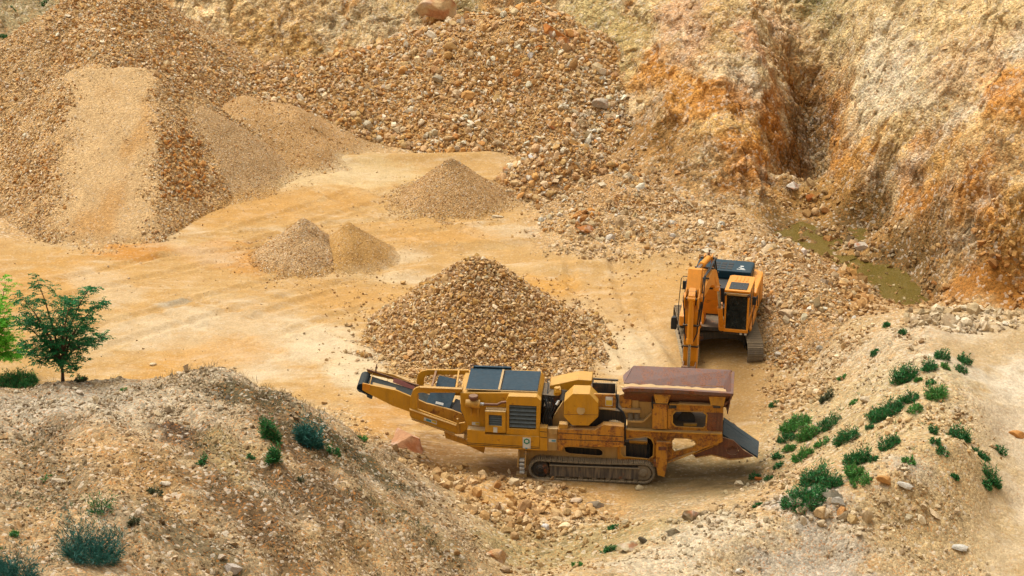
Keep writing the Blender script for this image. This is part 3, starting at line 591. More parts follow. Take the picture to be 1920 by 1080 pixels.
# ------------------------------------------------------------------ the sheet of land, split where its character changes
ny, nx = XX.shape
gxz, gyz = np.gradient(ZS, axis=1), np.gradient(ZS, axis=0)
hx = mC * .22 * fbm(XX, YY, Z * 1.2 + 9, 1.1, 3) * (np.abs(XX) < 33) * (YY < 129); hy = mC * .22 * fbm(XX + 80, YY, Z * 1.2 + 19, 1.1, 3) * (np.abs(XX) < 33) * (YY < 129)
PV = np.stack([XX + hx, YY + hy, Z], -1).reshape(-1, 3)
I = (np.arange(ny - 1)[:, None] * nx + np.arange(nx - 1)[None]).ravel()
FA = np.stack([I, I + 1, I + nx + 1, I + nx], 1)
cx = ((XX[:-1, :-1] + XX[1:, 1:]) / 2).ravel(); cy = ((YY[:-1, :-1] + YY[1:, 1:]) / 2).ravel()
sC = ((dC[:-1, :-1] + dC[1:, 1:]) / 2).ravel() > 0; sL = ((dL[:-1, :-1] + dL[1:, 1:]) / 2).ravel() > 0
sF = ((dF[:-1, :-1] + dF[1:, 1:]) / 2).ravel() > 0
CF, SF = C0.reshape(-1, 3), stony.ravel()
def worley(x, y, z, sc_):
    x, y, z = x / sc_, y / sc_, z / sc_; xi, yi, zi = np.floor(x).astype(np.int64), np.floor(y).astype(np.int64), np.floor(z).astype(np.int64)
    f1 = np.full(x.shape, 9.); h1 = np.zeros(x.shape)
    for a in (-1, 0, 1):
        for b in (-1, 0, 1):
            for c in (-1, 0, 1):
                h = _P[_P[_P[(xi + a) & 255] + ((yi + b) & 255)] + ((zi + c) & 255)]; g = _G[h & 255]
                d = (xi + a + .5 + .45 * g[..., 0] - x) ** 2 + (yi + b + .5 + .45 * g[..., 1] - y) ** 2 + (zi + c + .5 + .45 * g[..., 2] - z) ** 2
                m = d < f1; f1 = np.where(m, d, f1); h1 = np.where(m, (h & 255) / 255., h1)
    return np.sqrt(f1), h1
def fine_cliff():
    """the rock faces carry twice the detail: blocks, ribs and runnels pushed out along the face"""
    fx0, fx1, fy0, fy1 = -24.5, 28., 89., 124.5
    i0, i1 = np.searchsorted(GX, (fx0, fx1)); j0, j1 = np.searchsorted(GY, (fy0, fy1)); k = 2
    xs = np.interp(np.arange((i1 - i0) * k + 1) / k + i0, np.arange(len(GX)), GX); ys = np.interp(np.arange((j1 - j0) * k + 1) / k + j0, np.arange(len(GY)), GY)
    X, Y = np.meshgrid(xs, ys); shp = X.shape; P0 = PV.reshape(ny, nx, 3)
    def up(A): return sample(A, X, Y)
    Zf = up(Z); D = up(dC); px_, py_ = up(P0[..., 0].copy()), up(P0[..., 1].copy())
    gx_, gy_ = up(np.gradient(Z, GX, axis=1)), up(np.gradient(Z, GY, axis=0)); nn = np.sqrt(gx_ ** 2 + gy_ ** 2 + 1)
    jj, ii = np.meshgrid(np.arange(shp[0] - 1), np.arange(shp[1] - 1), indexing='ij')
    cell = sC.reshape(ny - 1, nx - 1)[(jj // k + j0), (ii // k + i0)]
    edge = np.minimum.reduce([X - xs[0], xs[-1] - X, Y - ys[0], ys[-1] - Y]); e = sstep(0, 1.1, D) * sstep(0, .8, edge)
    need = np.zeros(shp, bool); need[:-1, :-1] |= cell; need[1:, :-1] |= cell; need[:-1, 1:] |= cell; need[1:, 1:] |= cell
    x, y, z = X[need], Y[need], Zf[need]
    wx, wy, wz = x + .25 * fbm(x, y, z, .9, 3), y + .25 * fbm(x + 9, y, z, .9, 3), z + .25 * fbm(x, y + 9, z, .9, 3)
    f1, h1 = worley(wx, wy, wz, 1.15); f2, h2 = worley(wx + 5, wy, wz, .42)
    rib = fbm((x * .83 + y * .2) * 1.0, (y * .3 - x * .35) * .8, z * .25, .55, 4, True)
    calm = 1 - .55 * up(mK)[need]; d = calm * (.15 * (h1 - .5) + .09 * (.6 - f1)) + .10 * (h2 - .5) + .09 * (.6 - f2) + .10 * (rib - .6) + .05 * fbm(x, y, z, .2, 2)
    d = d * e[need] * .85; Q = np.stack([px_, py_, Zf], -1); n3_ = np.stack([-gx_ / nn, -gy_ / nn, 1 / nn], -1)[need]
    Q[need] += n3_ * d[:, None]
    Cc = np.stack([up(C0[..., c]) for c in range(3)], -1); st = up(stony)
    t = fbm((x * .8 + y * .6), (x * .15 - y * .2) * 1., z * .3, .9, 5, gain=.65); kk = 1 + .12 * t + .18 * (h2 - .5) * .7
    Cc[need] *= np.clip(kk * 1.16, .65, 1.5)[:, None]; tt = (sstep(.35, 1.0, fbm(x + 60, y, z * .4, 1.5, 5, gain=.65)) * .45)[:, None]; Cc[need] = Cc[need] * (1 - tt) + alb(228, 206, 168) * tt
    I_ = jj * shp[1] + ii; f = np.stack([I_, I_ + 1, I_ + shp[1] + 1, I_ + shp[1]], -1)[cell]
    out = sC.copy().reshape(ny - 1, nx - 1); out[j0:j1, i0:i1] = False
    u, inv = np.unique(f, return_inverse=True); g = FA[out.ravel()]; u2, inv2 = np.unique(g, return_inverse=True)
    V = np.concatenate([Q.reshape(-1, 3)[u], PV[u2]]); Fc = np.concatenate([inv.reshape(f.shape), inv2.reshape(g.shape) + len(u)])
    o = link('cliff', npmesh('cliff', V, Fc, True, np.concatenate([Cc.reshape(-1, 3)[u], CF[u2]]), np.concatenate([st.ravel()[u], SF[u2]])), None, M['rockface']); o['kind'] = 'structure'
def sheet(name, sel, mat):
    f = FA[sel]; u, inv = np.unique(f, return_inverse=True); inv = inv.reshape(f.shape)
    o = link(name, npmesh(name, PV[u], inv, True, CF[u], SF[u]), None, M[mat]); o['kind'] = 'structure'; return o
fine_cliff(); sheet('hill', sL & ~sC, 'earth')
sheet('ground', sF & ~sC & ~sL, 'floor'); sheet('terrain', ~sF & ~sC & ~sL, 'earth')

# ------------------------------------------------------------------ stones
def ico(sub, seed, sq=(1, .8, .65), jit=.22):
    import bmesh
    bm = bmesh.new(); bmesh.ops.create_icosphere(bm, subdivisions=sub, radius=.5); r_ = np.random.default_rng(seed)
    V = np.array([v.co[:] for v in bm.verts]); Fc = np.array([[v.index for v in f.verts] for f in bm.faces]); bm.free()
    # a few flat cleavage planes make it angular
    for k in range(7 if sub < 3 else 11):
        n = r_.normal(size=3); n /= np.linalg.norm(n); d = .24 + .14 * r_.random(); s = V @ n - d; V = V - np.maximum(s, 0)[:, None] * n
    V = V * (1 + r_.normal(size=(len(V), 1)) * jit * .35) * np.array(sq) * (1 + r_.uniform(-.15, .15, 3)); return V, Fc
SMALL = [ico(1, i, (1.08, .84, .68), .55) for i in range(10)]
BIG = [ico(2, 40 + i, (1.05, .85, .72), .16) for i in range(8)]
HUGE = [ico(4, 80 + i, (1.05, .85, .75), .03) for i in range(4)]
PAL = {
 'main':  ([(220,178,122),(206,162,104),(230,194,142),(210,156,84),(238,212,168),(186,144,94),(216,168,96)], [4,4,3,2,2,2,2]),
 'tan':   ([(228,186,130),(218,172,108),(234,202,154),(210,150,80),(236,216,180),(196,150,98),(218,164,94)], [4,4,3,2,2,2,2]),
 'rust':  ([(214,156,88),(206,142,68),(220,176,114),(186,130,72),(226,198,152),(216,138,58)], [3,3,3,2,1,1]),
 'pale':  ([(228,206,168),(218,190,146),(234,220,192),(210,176,126),(202,172,128)], [3,3,2,3,2]),
 'grey':  ([(212,194,162),(200,176,138),(224,208,180),(208,172,120),(182,158,124),(220,192,150)], [3,3,2,3,2,2]),
 'left':  ([(204,174,132),(188,156,112),(216,194,158),(204,154,96),(222,208,184),(164,132,92)], [3,3,3,2,2,2]),
 'pit':   ([(198,152,94),(186,136,76),(212,176,126),(170,126,74),(224,206,172)], [3,3,2,2,1]),
}
def pal(name, n):
    c, wt = PAL[name]; wt = np.array(wt, float); i = rng.choice(len(c), n, p=wt / wt.sum())
    L_ = np.array([alb(*k) for k in c])[i]; return L_ * (1 + rng.normal(size=(n, 1)) * .12) * (1 + rng.normal(size=(n, 3)) * .02)
def rots(n):
    q = rng.normal(size=(n, 4)); q /= np.linalg.norm(q, axis=1)[:, None]; a, b, c, d = q.T
    return np.stack([1-2*(c*c+d*d),2*(b*c-a*d),2*(b*d+a*c),2*(b*c+a*d),1-2*(b*b+d*d),2*(c*d-a*b),2*(b*d-a*c),2*(c*d+a*b),1-2*(b*b+c*c)], 1).reshape(n, 3, 3)
def stones_mesh(name, P, S, Cc, lib=SMALL):
    k = rng.integers(len(lib), size=len(P)); Rm = rots(len(P)); Vs, Fs, Cs, b = [], [], [], 0
    for i, (V, Fc) in enumerate(lib):
        m = k == i; n = m.sum()
        if not n: continue
        v = np.einsum('nij,vj->nvi', Rm[m], V) * S[m][:, None, None] + P[m][:, None, :]
        Vs.append(v.reshape(-1, 3)); Fs.append((Fc[None] + (np.arange(n) * len(V))[:, None, None]).reshape(-1, 3) + b); b += n * len(V)
        Cs.append(np.repeat(Cc[m], len(V), 0))
    return npmesh(name, np.concatenate(Vs), np.concatenate(Fs), False, np.concatenate(Cs))
GRADX = np.gradient(ZS, GX, axis=1); GRADY = np.gradient(ZS, GY, axis=0)
BLEND = [0.]
BOULD = []      # (xyz, size, colour, label, group)
def sizes(n, s, sg=.35, lo=.4, hi=3.): return s * np.clip(np.exp(rng.normal(size=n) * sg), lo, hi)
def scatter(surf, poly, dens, s, pname, feather=.4, patch=0., sg=.35, sink=.15, region=None, poly_is_px=True, inside=None):
    """stones strewn over a plot; dens = stones per square metre of plan; returns arrays"""
    pl = hits(poly) if poly_is_px else poly; pa = np.array(pl); x0, y0 = pa.min(0) - feather; x1, y1 = pa.max(0) + feather
    n = int(dens * (x1 - x0) * (y1 - y0)); x, y = rng.uniform(x0, x1, n), rng.uniform(y0, y1, n)
    p = sstep(-feather, feather, sdf(pl, x, y))
    gr = np.sqrt(1 + np.minimum(sample(GRADX, x, y) ** 2 + sample(GRADY, x, y) ** 2, 3)); p = p * gr / 2
    if patch: p = p * sstep(-patch, .5, fbm(x, y, s=1.6, o=3) + .2)
    if inside is not None: p = p * inside(x, y)
    m = rng.random(n) < p; x, y = x[m], y[m]; n = len(x); S = sizes(n, s, sg)
    z = sample(surf, x, y) + S * (.5 - sink) * .45
    C_ = pal(pname, n)
    if BLEND[0]:
        g_ = np.stack([sample(C0[..., c], x, y) for c in range(3)], -1); C_ = C_ * (1 - BLEND[0]) + BLEND[0] * g_ * (C_.mean(1) / C_.mean())[:, None] * 1.08
    return np.stack([x, y, z], 1), S, C_
def cat(*L_): return tuple(np.concatenate([l[i] for l in L_]) for i in range(3))

# ------------------------------------------------------------------ heaps as things: a body and its skin of stones
def heap_obj(key, name, label, cat_, mat, color, st, stonesets, group=None, colfn=None, stfn=None):
    H = HZ[key]; m = H > Z - .30; j, i = np.where(m); i0, i1, j0, j1 = i.min(), i.max(), j.min(), j.max()
    sub = 2 if (i1 - i0) * (j1 - j0) < 9000 else 1
    xs = np.interp(np.arange((i1 - i0) * sub + 1) / sub + i0, np.arange(len(GX)), GX); ys = np.interp(np.arange((j1 - j0) * sub + 1) / sub + j0, np.arange(len(GY)), GY)
    X, Y = np.meshgrid(xs, ys); Hh = HEAPS[key].h(X, Y); g = sample(Z, X, Y); oth = np.full(X.shape, -99.)
    Hh = Hh + .02 * fbm(X, Y, s=.3, o=2)
    keep = Hh > g - .22
    fk = keep[:-1, :-1] & keep[1:, 1:] & keep[1:, :-1] & keep[:-1, 1:]
    nxx = X.shape[1]; I_ = (np.arange(X.shape[0] - 1)[:, None] * nxx + np.arange(nxx - 1)[None]); f = np.stack([I_, I_ + 1, I_ + nxx + 1, I_ + nxx], -1)[fk]
    ox, oy = float(X[keep].mean()), float(Y[keep].mean()); oz = float(sample(Z, ox, oy))
    Cc = np.broadcast_to(np.array(color), X.shape + (3,)).copy(); nn = fbm(X, Y, s=1.5, o=4)[..., None]
    Cc = Cc * (1 + .10 * nn)
    if colfn: Cc = colfn(X, Y, Hh, Cc)
    fl = np.stack([sample(C0[..., c], X, Y) for c in range(3)], -1); tb = (sstep(.34, .02, Hh - g + .10 * fbm(X, Y, s=.5, o=3)) * .9)[..., None]; Cc = Cc * (1 - tb) + fl * tb
    V = np.stack([X - ox, Y - oy, Hh - oz], -1).reshape(-1, 3); u, inv = np.unique(f, return_inverse=True)
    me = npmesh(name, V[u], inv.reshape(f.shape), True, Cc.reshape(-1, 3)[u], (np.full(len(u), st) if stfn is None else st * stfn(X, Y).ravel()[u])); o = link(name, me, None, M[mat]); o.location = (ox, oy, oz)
    tag(o, label, cat_, group)
    # keep only stones of this heap where it is the top surface
    if stonesets:
        P, S, Cl = cat(*stonesets)
    if stonesets and len(P):
        P = P - np.array([ox, oy, oz])
        so_ = link('stones', stones_mesh('stones', P, S, Cl), o, M['stone']); so_['kind'] = 'stuff'
    return o
def on(key, lo=0.):
    """1 where this heap is the uppermost surface"""
    others = Z.copy()
    for k in HZ:
        if k != key: others = np.maximum(others, HZ[k])
    D = HZ[key] - others
    return lambda x, y: (sample(D, x, y) > lo) * 1.
def ext(key):
    m = (HZ[key] > Z) & (np.abs(XX) < 34) & (YY < 130); return [(XX[m].min(), YY[m].min()), (XX[m].max(), YY[m].min()), (XX[m].max(), YY[m].max()), (XX[m].min(), YY[m].max())]
def pick_big(P, S, Cl, n, label, group, smin=0):
    """the largest stones of a set stand as rocks of their own"""
    k = np.argsort(-S)[:n]; keep = np.ones(len(S), bool); keep[k] = False
    for i in k: BOULD.append((P[i], S[i], Cl[i], label, group))
    return P[keep], S[keep], Cl[keep]

e = ext('main')
s1 = scatter(ZS, e, 260, .14, 'main', .1, 0, .30, inside=on('main', .03), poly_is_px=False)
s1b = scatter(ZS, e, 12, .24, 'main', .1, 0, .25, inside=on('main', .03), poly_is_px=False)
heap_obj('main', 'gravel_heap', 'tall cone of coarse crushed tan stone right behind the crushing machine', 'gravel heap', 'gravel', alb(184,138,86), 1., [s1, s1b], 'heaps of crushed stone')
e = ext('rear'); s = scatter(ZS, e, 160, .055, 'tan', .1, 0, .3, inside=on('rear'), poly_is_px=False); s = (s[0], s[1], s[2] * .92)
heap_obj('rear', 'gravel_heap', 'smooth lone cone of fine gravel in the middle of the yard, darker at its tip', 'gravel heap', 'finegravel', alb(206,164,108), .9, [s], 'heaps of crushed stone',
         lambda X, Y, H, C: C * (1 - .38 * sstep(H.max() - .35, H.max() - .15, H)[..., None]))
e = ext('twin_a'); s = scatter(ZS, e, 200, .055, 'tan', .1, 0, .3, inside=on('twin_a'), poly_is_px=False)
heap_obj('twin_a', 'gravel_heap', 'left of two joined cones of fine gravel, the pale brown one with ridged flanks', 'gravel heap', 'finegravel', alb(214,176,124), .9, [s], 'heaps of crushed stone')
e = ext('twin_b'); s = scatter(ZS, e, 60, .04, 'tan', .1, 0, .3, inside=on('twin_b'), poly_is_px=False)
heap_obj('twin_b', 'sand_heap', 'right of two joined cones, smooth golden sand with a rounded tip', 'sand heap', 'finegravel', alb(204,158,92), .5, [s], 'heaps of crushed stone')
e = ext('grey'); s = scatter(ZS, e, 200, .05, 'tan', .1, 0, .3, inside=on('grey'), poly_is_px=False)
heap_obj('grey', 'gravel_heap', 'smooth fine gravel cone leaning on the flank of the biggest heap', 'gravel heap', 'finegravel', alb(206,168,116), .75, [s], 'heaps of crushed stone')
e = ext('sandy'); s = scatter(ZS, e, 40, .07, 'tan', .1, 0, .4, inside=on('sandy'), poly_is_px=False)
heap_obj('sandy', 'gravel_heap', 'low sandy mound between the biggest heap and the coarse rubble heap', 'gravel heap', 'finegravel', alb(206,162,104), .75, [s], 'heaps of crushed stone')
# biggest heap with its ramp
e = ext('big'); onb = on('big')
def rampd(x, y):
    ex, ey = rt[0] - rb[0], rt[1] - rb[1]; L2 = ex * ex + ey * ey; t = ((x - rb[0]) * ex + (y - rb[1]) * ey) / L2; d = np.abs((x - rb[0]) * ey - (y - rb[1]) * ex) / math.sqrt(L2)
    return sstep(1.1, 2.7, d + .6 * fbm(x, y, s=1.4, o=4)) * 1. + (t > 1.02) * 1. 
pt = fbm
sA = scatter(ZS, e, 210, .085, 'tan', .1, .5, .4, inside=lambda x, y: onb(x, y) * np.clip(rampd(x, y), 0, 1), poly_is_px=False)
sB = scatter(ZS, [(120,0),(290,0),(470,130),(480,170),(330,180),(290,130),(110,140),(100,40)], 120, .15, 'tan', .4, 0, .35, inside=onb)
sC_ = scatter(ZS, [(300,270),(350,240),(400,330),(380,375),(310,370)], 110, .18, 'rust', .3, 0, .3, inside=lambda x, y: (sample(ZS - np.maximum(HZ['big'], Z), x, y) < .3) * 1.)
sD = scatter(ZS, [(0,150),(130,180),(130,330),(60,400),(0,400)], 60, .15, 'tan', .5, .3, .3, inside=onb)
sE = scatter(ZS, e, 14, .05, 'pale', .1, 0, .3, inside=onb, poly_is_px=False)
def bigcol(X, Y, H, C):
    ex, ey = rt[0] - rb[0], rt[1] - rb[1]; L2 = ex * ex + ey * ey; t = ((X - rb[0]) * ex + (Y - rb[1]) * ey) / L2; d = ((X - rb[0]) * ey - (Y - rb[1]) * ex) / math.sqrt(L2)
    f = (sstep(2.9, 1.1, np.abs(d) + .6 * fbm(X, Y, s=1.4, o=4)) * sstep(1.08, .98, t))[..., None]
    C = C * (1 - f) + alb(222,182,126) * f
    g = (f[..., 0] * sstep(.1, .6, fbm(X * .8, Y * .5, s=2.5, o=4)) * .7)[..., None]; C = C * (1 - g) + alb(206,152,84) * g
    k = (sstep(1.1, 1.4, np.abs(d)) * sstep(.25, 0, np.abs(np.abs(d) - 1.0) - .2))[..., None] * 0
    q = (sstep(.2, .9, fbm(X + 9, Y, s=3, o=4)) * (1 - f[..., 0]) * .5)[..., None]; C = C * (1 - q) + alb(226,190,138) * q
    return C
heap_obj('big', 'gravel_heap', 'biggest heap of tan gravel with a smooth loader ramp up its front', 'gravel heap', 'gravel', alb(216,174,116), .95, [sA, sB, sC_, sD, sE], 'heaps of crushed stone', bigcol, lambda X, Y: .35 + .65 * np.clip(rampd(X, Y), 0, 1))
# coarse rubble heap
e = ext('rubble'); onr = on('rubble', -.05); gap = lambda x, y: onr(x, y) * sstep(-.75, -.25, fbm(x, y, s=2.6, o=3))
r1 = scatter(ZS, e, 95, .185, 'tan', .1, 0, .38, inside=gap, poly_is_px=False)
r2 = scatter(ZS, e, 60, .12, 'tan', .1, 0, .3, inside=onr, poly_is_px=False)
r3 = scatter(ZS, [(560,270),(620,200),(800,215),(930,230),(930,285),(740,290)], 28, .31, 'tan', .3, 0, .25, inside=onr)
r3 = pick_big(*r3, 60, 'large tan rock at the foot of the coarse rubble heap', 'rocks along the foot of the coarse rubble heap')
r4 = scatter(ZS, [(640,60),(1000,10),(1130,80),(1160,180),(900,200),(640,150)], 4.5, .38, 'tan', .3, 0, .25, inside=onr)
r4 = pick_big(*r4, 60, 'large ochre rock lying high on the coarse rubble heap', 'rocks on the upper slope of the coarse rubble heap')
r5 = scatter(ZS, [(1080,100),(1200,160),(1200,215),(1120,240),(1020,200)], 30, .24, 'pale', .5, 0, .35, inside=onr)
heap_obj('rubble', 'rubble_heap', 'broad high heap of coarse blasted rock against the back wall', 'rubble heap', 'gravel', alb(212,164,102), .9, [r1, r2, r3, r4, r5], 'heaps of crushed stone')
e = ext('rubble2'); o2 = on('rubble2', -.05)
heap_obj('rubble2', 'rubble_heap', 'pale shoulder of broken rock at the right end of the coarse rubble heap', 'rubble heap', 'gravel', alb(190,150,98), .9,
         [scatter(ZS, e, 60, .22, 'pale', .1, 0, .4, inside=o2, poly_is_px=False), scatter(ZS, e, 60, .1, 'tan', .1, 0, .4, inside=o2, poly_is_px=False)], 'heaps of crushed stone')
e = ext('small'); os_ = on('small', -.05)
q1 = scatter(ZS, e, 70, .18, 'tan', .1, 0, .35, inside=os_, poly_is_px=False); q2 = scatter(ZS, e, 10, .38, 'tan', .1, 0, .25, inside=os_, poly_is_px=False)
q2 = pick_big(*q2, 30, 'tan rock on the small rubble heap below the side wall', 'rocks on the small rubble heap')
heap_obj('small', 'rubble_heap', 'small steep heap of rubble between the lone gravel cone and the side wall', 'rubble heap', 'gravel', alb(184,138,84), .9, [q1, q2], 'heaps of crushed stone')
e = ext('low'); ol = on('low', -.05)
heap_obj('low', 'rubble_heap', 'low spread of stones trailing right from the small rubble heap', 'rubble heap', 'gravel', alb(206,162,106), .9,
         [scatter(ZS, e, 75, .12, 'tan', .1, .2, .4, inside=ol, poly_is_px=False), scatter(ZS, e, 6, .26, 'pale', .1, 0, .3, inside=ol, poly_is_px=False)], 'heaps of crushed stone')
e = ext('spill'); osp = on('spill', -.05)
t1 = scatter(ZS, e, 85, .13, 'tan', .1, .3, .4, inside=osp, poly_is_px=False); t2 = scatter(ZS, e, 9, .27, 'pale', .1, 0, .3, inside=osp, poly_is_px=False)
t2 = pick_big(*t2, 30, 'pale rock in the low stone spread beyond the excavator', 'rocks in the low stone spread')
t3 = scatter(ZS, [(1070,405),(1120,395),(1120,425),(1080,440)], 20, .33, 'rust', .3, 0, .3, inside=osp)
heap_obj('spill', 'rubble_heap', 'low wide spread of pale stones on the yard behind the excavator', 'rubble heap', 'gravel', alb(208,168,114), .9, [t1, t2, t3], 'heaps of crushed stone')
e = ext('bank'); ob = on('bank', -.05)
u1 = scatter(ZS, e, 150, .12, 'tan', .1, .25, .35, inside=ob, poly_is_px=False); u2 = scatter(ZS, e, 2.5, .28, 'pale', .1, 0, .3, inside=ob, poly_is_px=False)
heap_obj('bank', 'rubble_bank', 'long bank of small stones beside the excavator, above the water hole', 'rubble bank', 'gravel', alb(200,158,104), .9, [u1, u2], 'heaps of crushed stone')

# ------------------------------------------------------------------ loose stones on the ground itself
BLEND[0] = .5
def strew(name, label, sets, group=None):
    P, S, Cl = cat(*sets); o = link(name, stones_mesh(name, P, S, Cl), None, M['stone']); tag(o, label, 'loose stones', group, 'stuff'); return o
noheap = lambda x, y: (sample(ZS - Z, x, y) < .02) * 1.
LM = [(-60,735),(0,728),(120,716),(330,705),(430,693),(550,750),(700,838),(760,880),(850,945),(900,1000),(930,1078),(-60,1078)]
l1 = scatter(ZS, LM, 130, .062, 'left', .3, .45, .4); l1b = scatter(ZS, LM, 4, .15, 'left', .3, 0, .35)
l2 = scatter(ZS, [(150,720),(330,705),(430,693),(470,760),(420,790),(200,780),(20,760)], 90, .11, 'grey', .6, .3, .4)
l3 = scatter(ZS, [(0,780),(160,800),(120,960),(0,1000)], 50, .11, 'grey', .6, .3, .35); l4 = scatter(ZS, [(400,980),(700,1000),(860,1078),(360,1078)], 30, .12, 'left', .6, .2, .35)
strew('gravel', 'small mixed stones covering the weedy mound at the lower left', [l1, l1b, l2, l3, l4])
c1_ = scatter(ZS, [(720,830),(800,870),(900,890),(1000,900),(1130,925),(1120,960),(1200,985),(1120,1000),(950,1010),(900,990),(850,940),(780,890)], 110, .13, 'tan', .5, .25, .4)
c2_ = scatter(ZS, [(780,880),(900,890),(1100,940),(1120,990),(960,1010),(860,950)], 10, .30, 'tan', .4, 0, .35)
c2_ = pick_big(*c2_, 30, 'tan rock in the stony hollow below the crushing machine', 'rocks in the hollow below the machine')
c3_ = scatter(ZS, [(880,990),(1130,1000),(1130,1078),(920,1078)], 30, .10, 'pit', .5, .3, .4)
strew('rubble', 'tan broken stone filling the hollow below the crushing machine', [c1_, c2_, c3_])
f1 = scatter(ZS, [(1130,1070),(1290,960),(1420,940),(1600,880),(1700,870),(1800,950),(1860,1078),(1130,1078)], 48, .11, 'grey', .5, .35, .4)
f2 = scatter(ZS, [(1480,935),(1560,925),(1640,980),(1560,1010),(1500,970)], 22, .22, 'pale', .4, 0, .4)
f3 = scatter(ZS, [(1400,1020),(1560,1040),(1580,1078),(1400,1078)], 50, .18, 'grey', .5, .1, .4); f4 = scatter(ZS, [(1680,860),(1740,900),(1800,1020),(1700,1000)], 12, .25, 'pale', .5, .1, .4)
f5 = scatter(ZS, [(1240,985),(1340,950),(1440,945),(1380,990),(1250,1010)], 40, .17, 'grey', .4, .1, .4)
f2 = pick_big(*f2, 30, 'pale rock on the crest of the near right mound', 'rocks on the crest of the near mound')
strew('gravel', 'pale mixed stones on the near slope at the lower right', [f1, f2, f3, f4, f5])
v1 = scatter(ZS, [(1430,730),(1560,690),(1660,610),(1790,730),(1880,840),(1700,870),(1480,940),(1400,900)], 42, .085, 'left', .5, .2, .4)
v2 = scatter(ZS, [(1640,790),(1760,750),(1860,840),(1800,850),(1700,830)], 50, .14, 'tan', .6, .2, .4); v3 = scatter(ZS, [(1370,900),(1430,850),(1500,890),(1420,960)], 35, .13, 'pale', .6, .2, .4)
RB = [(960,300),(1180,285),(1240,360),(1420,425),(1500,470),(1600,600),(1500,620),(1440,600),(1430,520),(1330,490),(1150,490),(1000,480),(1080,420),(950,360)]
rb1 = scatter(ZS, RB, 85, .105, 'pale', .5, .3, .45); rb2 = scatter(ZS, RB, 14, .2, 'tan', .4, .2, .35)
strew('rubble', 'pale broken stone strewn from the small rubble heap past the excavator', [rb1, rb2])
strew('gravel', 'small stones on the green tufted slope right of the machine', [v1, v2, v3])
b1 = scatter(ZS, [(1430,740),(1470,660),(1580,610),(1660,600),(1720,640),(1640,680),(1560,740),(1480,770)], 95, .14, 'tan', .5, .2, .35)
b2 = scatter(ZS, [(1700,620),(1700,585),(1925,580),(1925,612),(1800,625)], 110, .19, 'pale', .25, .05, .35); b3 = scatter(ZS, [(1700,615),(1700,590),(1925,582),(1925,610)], 7, .40, 'pale', .2, 0, .25)
b3 = pick_big(*b3, 20, 'chalky white rock in the low stone bank at the right edge', 'rocks in the stone bank above the pale track')
strew('rubble', 'pale stones of the low bank between the water hole and the pale track', [b1, b2, b3])
g1 = scatter(ZS, [(1440,370),(1540,340),(1640,430),(1740,470),(1790,560),(1920,560),(1920,575),(1600,600),(1540,520),(1470,440)], 70, .15, 'pit', .5, .15, .45)
g2 = scatter(ZS, [(1450,350),(1510,330),(1560,380),(1540,420),(1490,400)], 14, .20, 'pit', .3, 0, .6); g3 = scatter(ZS, [(1560,450),(1660,430),(1700,460),(1640,490),(1570,480)], 22, .22, 'pale', .3, 0, .4)
g4 = scatter(ZS, [(1560,500),(1620,500),(1640,580),(1590,590)], 22, .26, 'rust', .3, 0, .4); g5 = scatter(ZS, [(1720,500),(1920,545),(1920,570),(1760,580)], 26, .24, 'rust', .4, .1, .4)
g2 = pick_big(*g2, 12, 'rock lying in the shallow water at the head of the pit', 'rocks round the upper puddles')
strew('rubble', 'broken rock round the water holes at the foot of the right wall', [g1, g2, g3, g4, g5])
k1 = scatter(ZS, [(1290,40),(1370,130),(1450,240),(1400,260),(1290,140)], 34, .13, 'pale', .5, .3, .4); k2 = scatter(ZS, [(1190,60),(1600,60),(1600,380),(1180,340)], 8, .14, 'tan', .5, .4, .5)
k3 = scatter(ZS, [(1600,20),(1920,20),(1920,540),(1740,470),(1580,380)], 9, .12, 'tan', .5, .4, .5); k4 = scatter(ZS, [(380,10),(980,5),(700,100),(460,130)], 7, .16, 'tan', .4, .4, .5)
k5 = scatter(ZS, [(1760,400),(1920,420),(1920,550),(1760,520)], 26, .18, 'rust', .5, .2, .4); k6 = scatter(ZS, [(1420,60),(1540,60),(1520,110),(1440,110)], 34, .2, 'pale', .5, .1, .4)
strew('scree', 'loose stones caught on the quarry walls', [k1, k2, k3, k4, k5, k6])
y1_ = scatter(ZS, [(0,450),(1000,300),(1440,600),(1400,900),(700,800),(0,690)], 4, .045, 'pale', .3, 0, .5, inside=noheap)
def toe(key, wd):
    return lambda x, y: np.exp(-np.maximum(-HEAPS[key].h(x, y) * 1.6 - .05, 0) / wd) * (HEAPS[key].h(x, y) < .12)
toes = [scatter(ZS, [(a + s1_ * 1.5, b + s2_ * 1.5) for (a, b), (s1_, s2_) in zip(ext(k_), ((-1, -1), (1, -1), (1, 1), (-1, 1)))], dn, sz, pl_, .2, 0, .4, inside=toe(k_, .28), poly_is_px=False) for k_, dn, sz, pl_ in (('main', 32, .10, 'main'), ('rear', 60, .05, 'tan'), ('twin_a', 60, .045, 'tan'), ('twin_b', 30, .04, 'tan'), ('grey', 60, .045, 'tan'), ('big', 40, .06, 'tan'))]
y2_ = scatter(ZS, [(660,600),(1130,600),(1180,700),(1130,720),(650,720)], 7, .13, 'main', .9, .1, .4, inside=noheap); y3_ = scatter(ZS, [(940,300),(1070,480),(1000,480),(930,420)], 3, .18, 'tan', .5, .2, .4, inside=noheap)
y4_ = scatter(ZS, [(1140,480),(1320,490),(1300,530),(1150,530)], 26, .09, 'tan', .5, .2, .4, inside=noheap); y5_ = scatter(ZS, [(1410,620),(1440,640),(1440,760),(1400,760)], 26, .09, 'tan', .5, .2, .4, inside=noheap)
y6_ = scatter(ZS, [(640,760),(700,800),(760,850),(720,830),(640,790)], 30, .10, 'pale', .5, .2, .4)
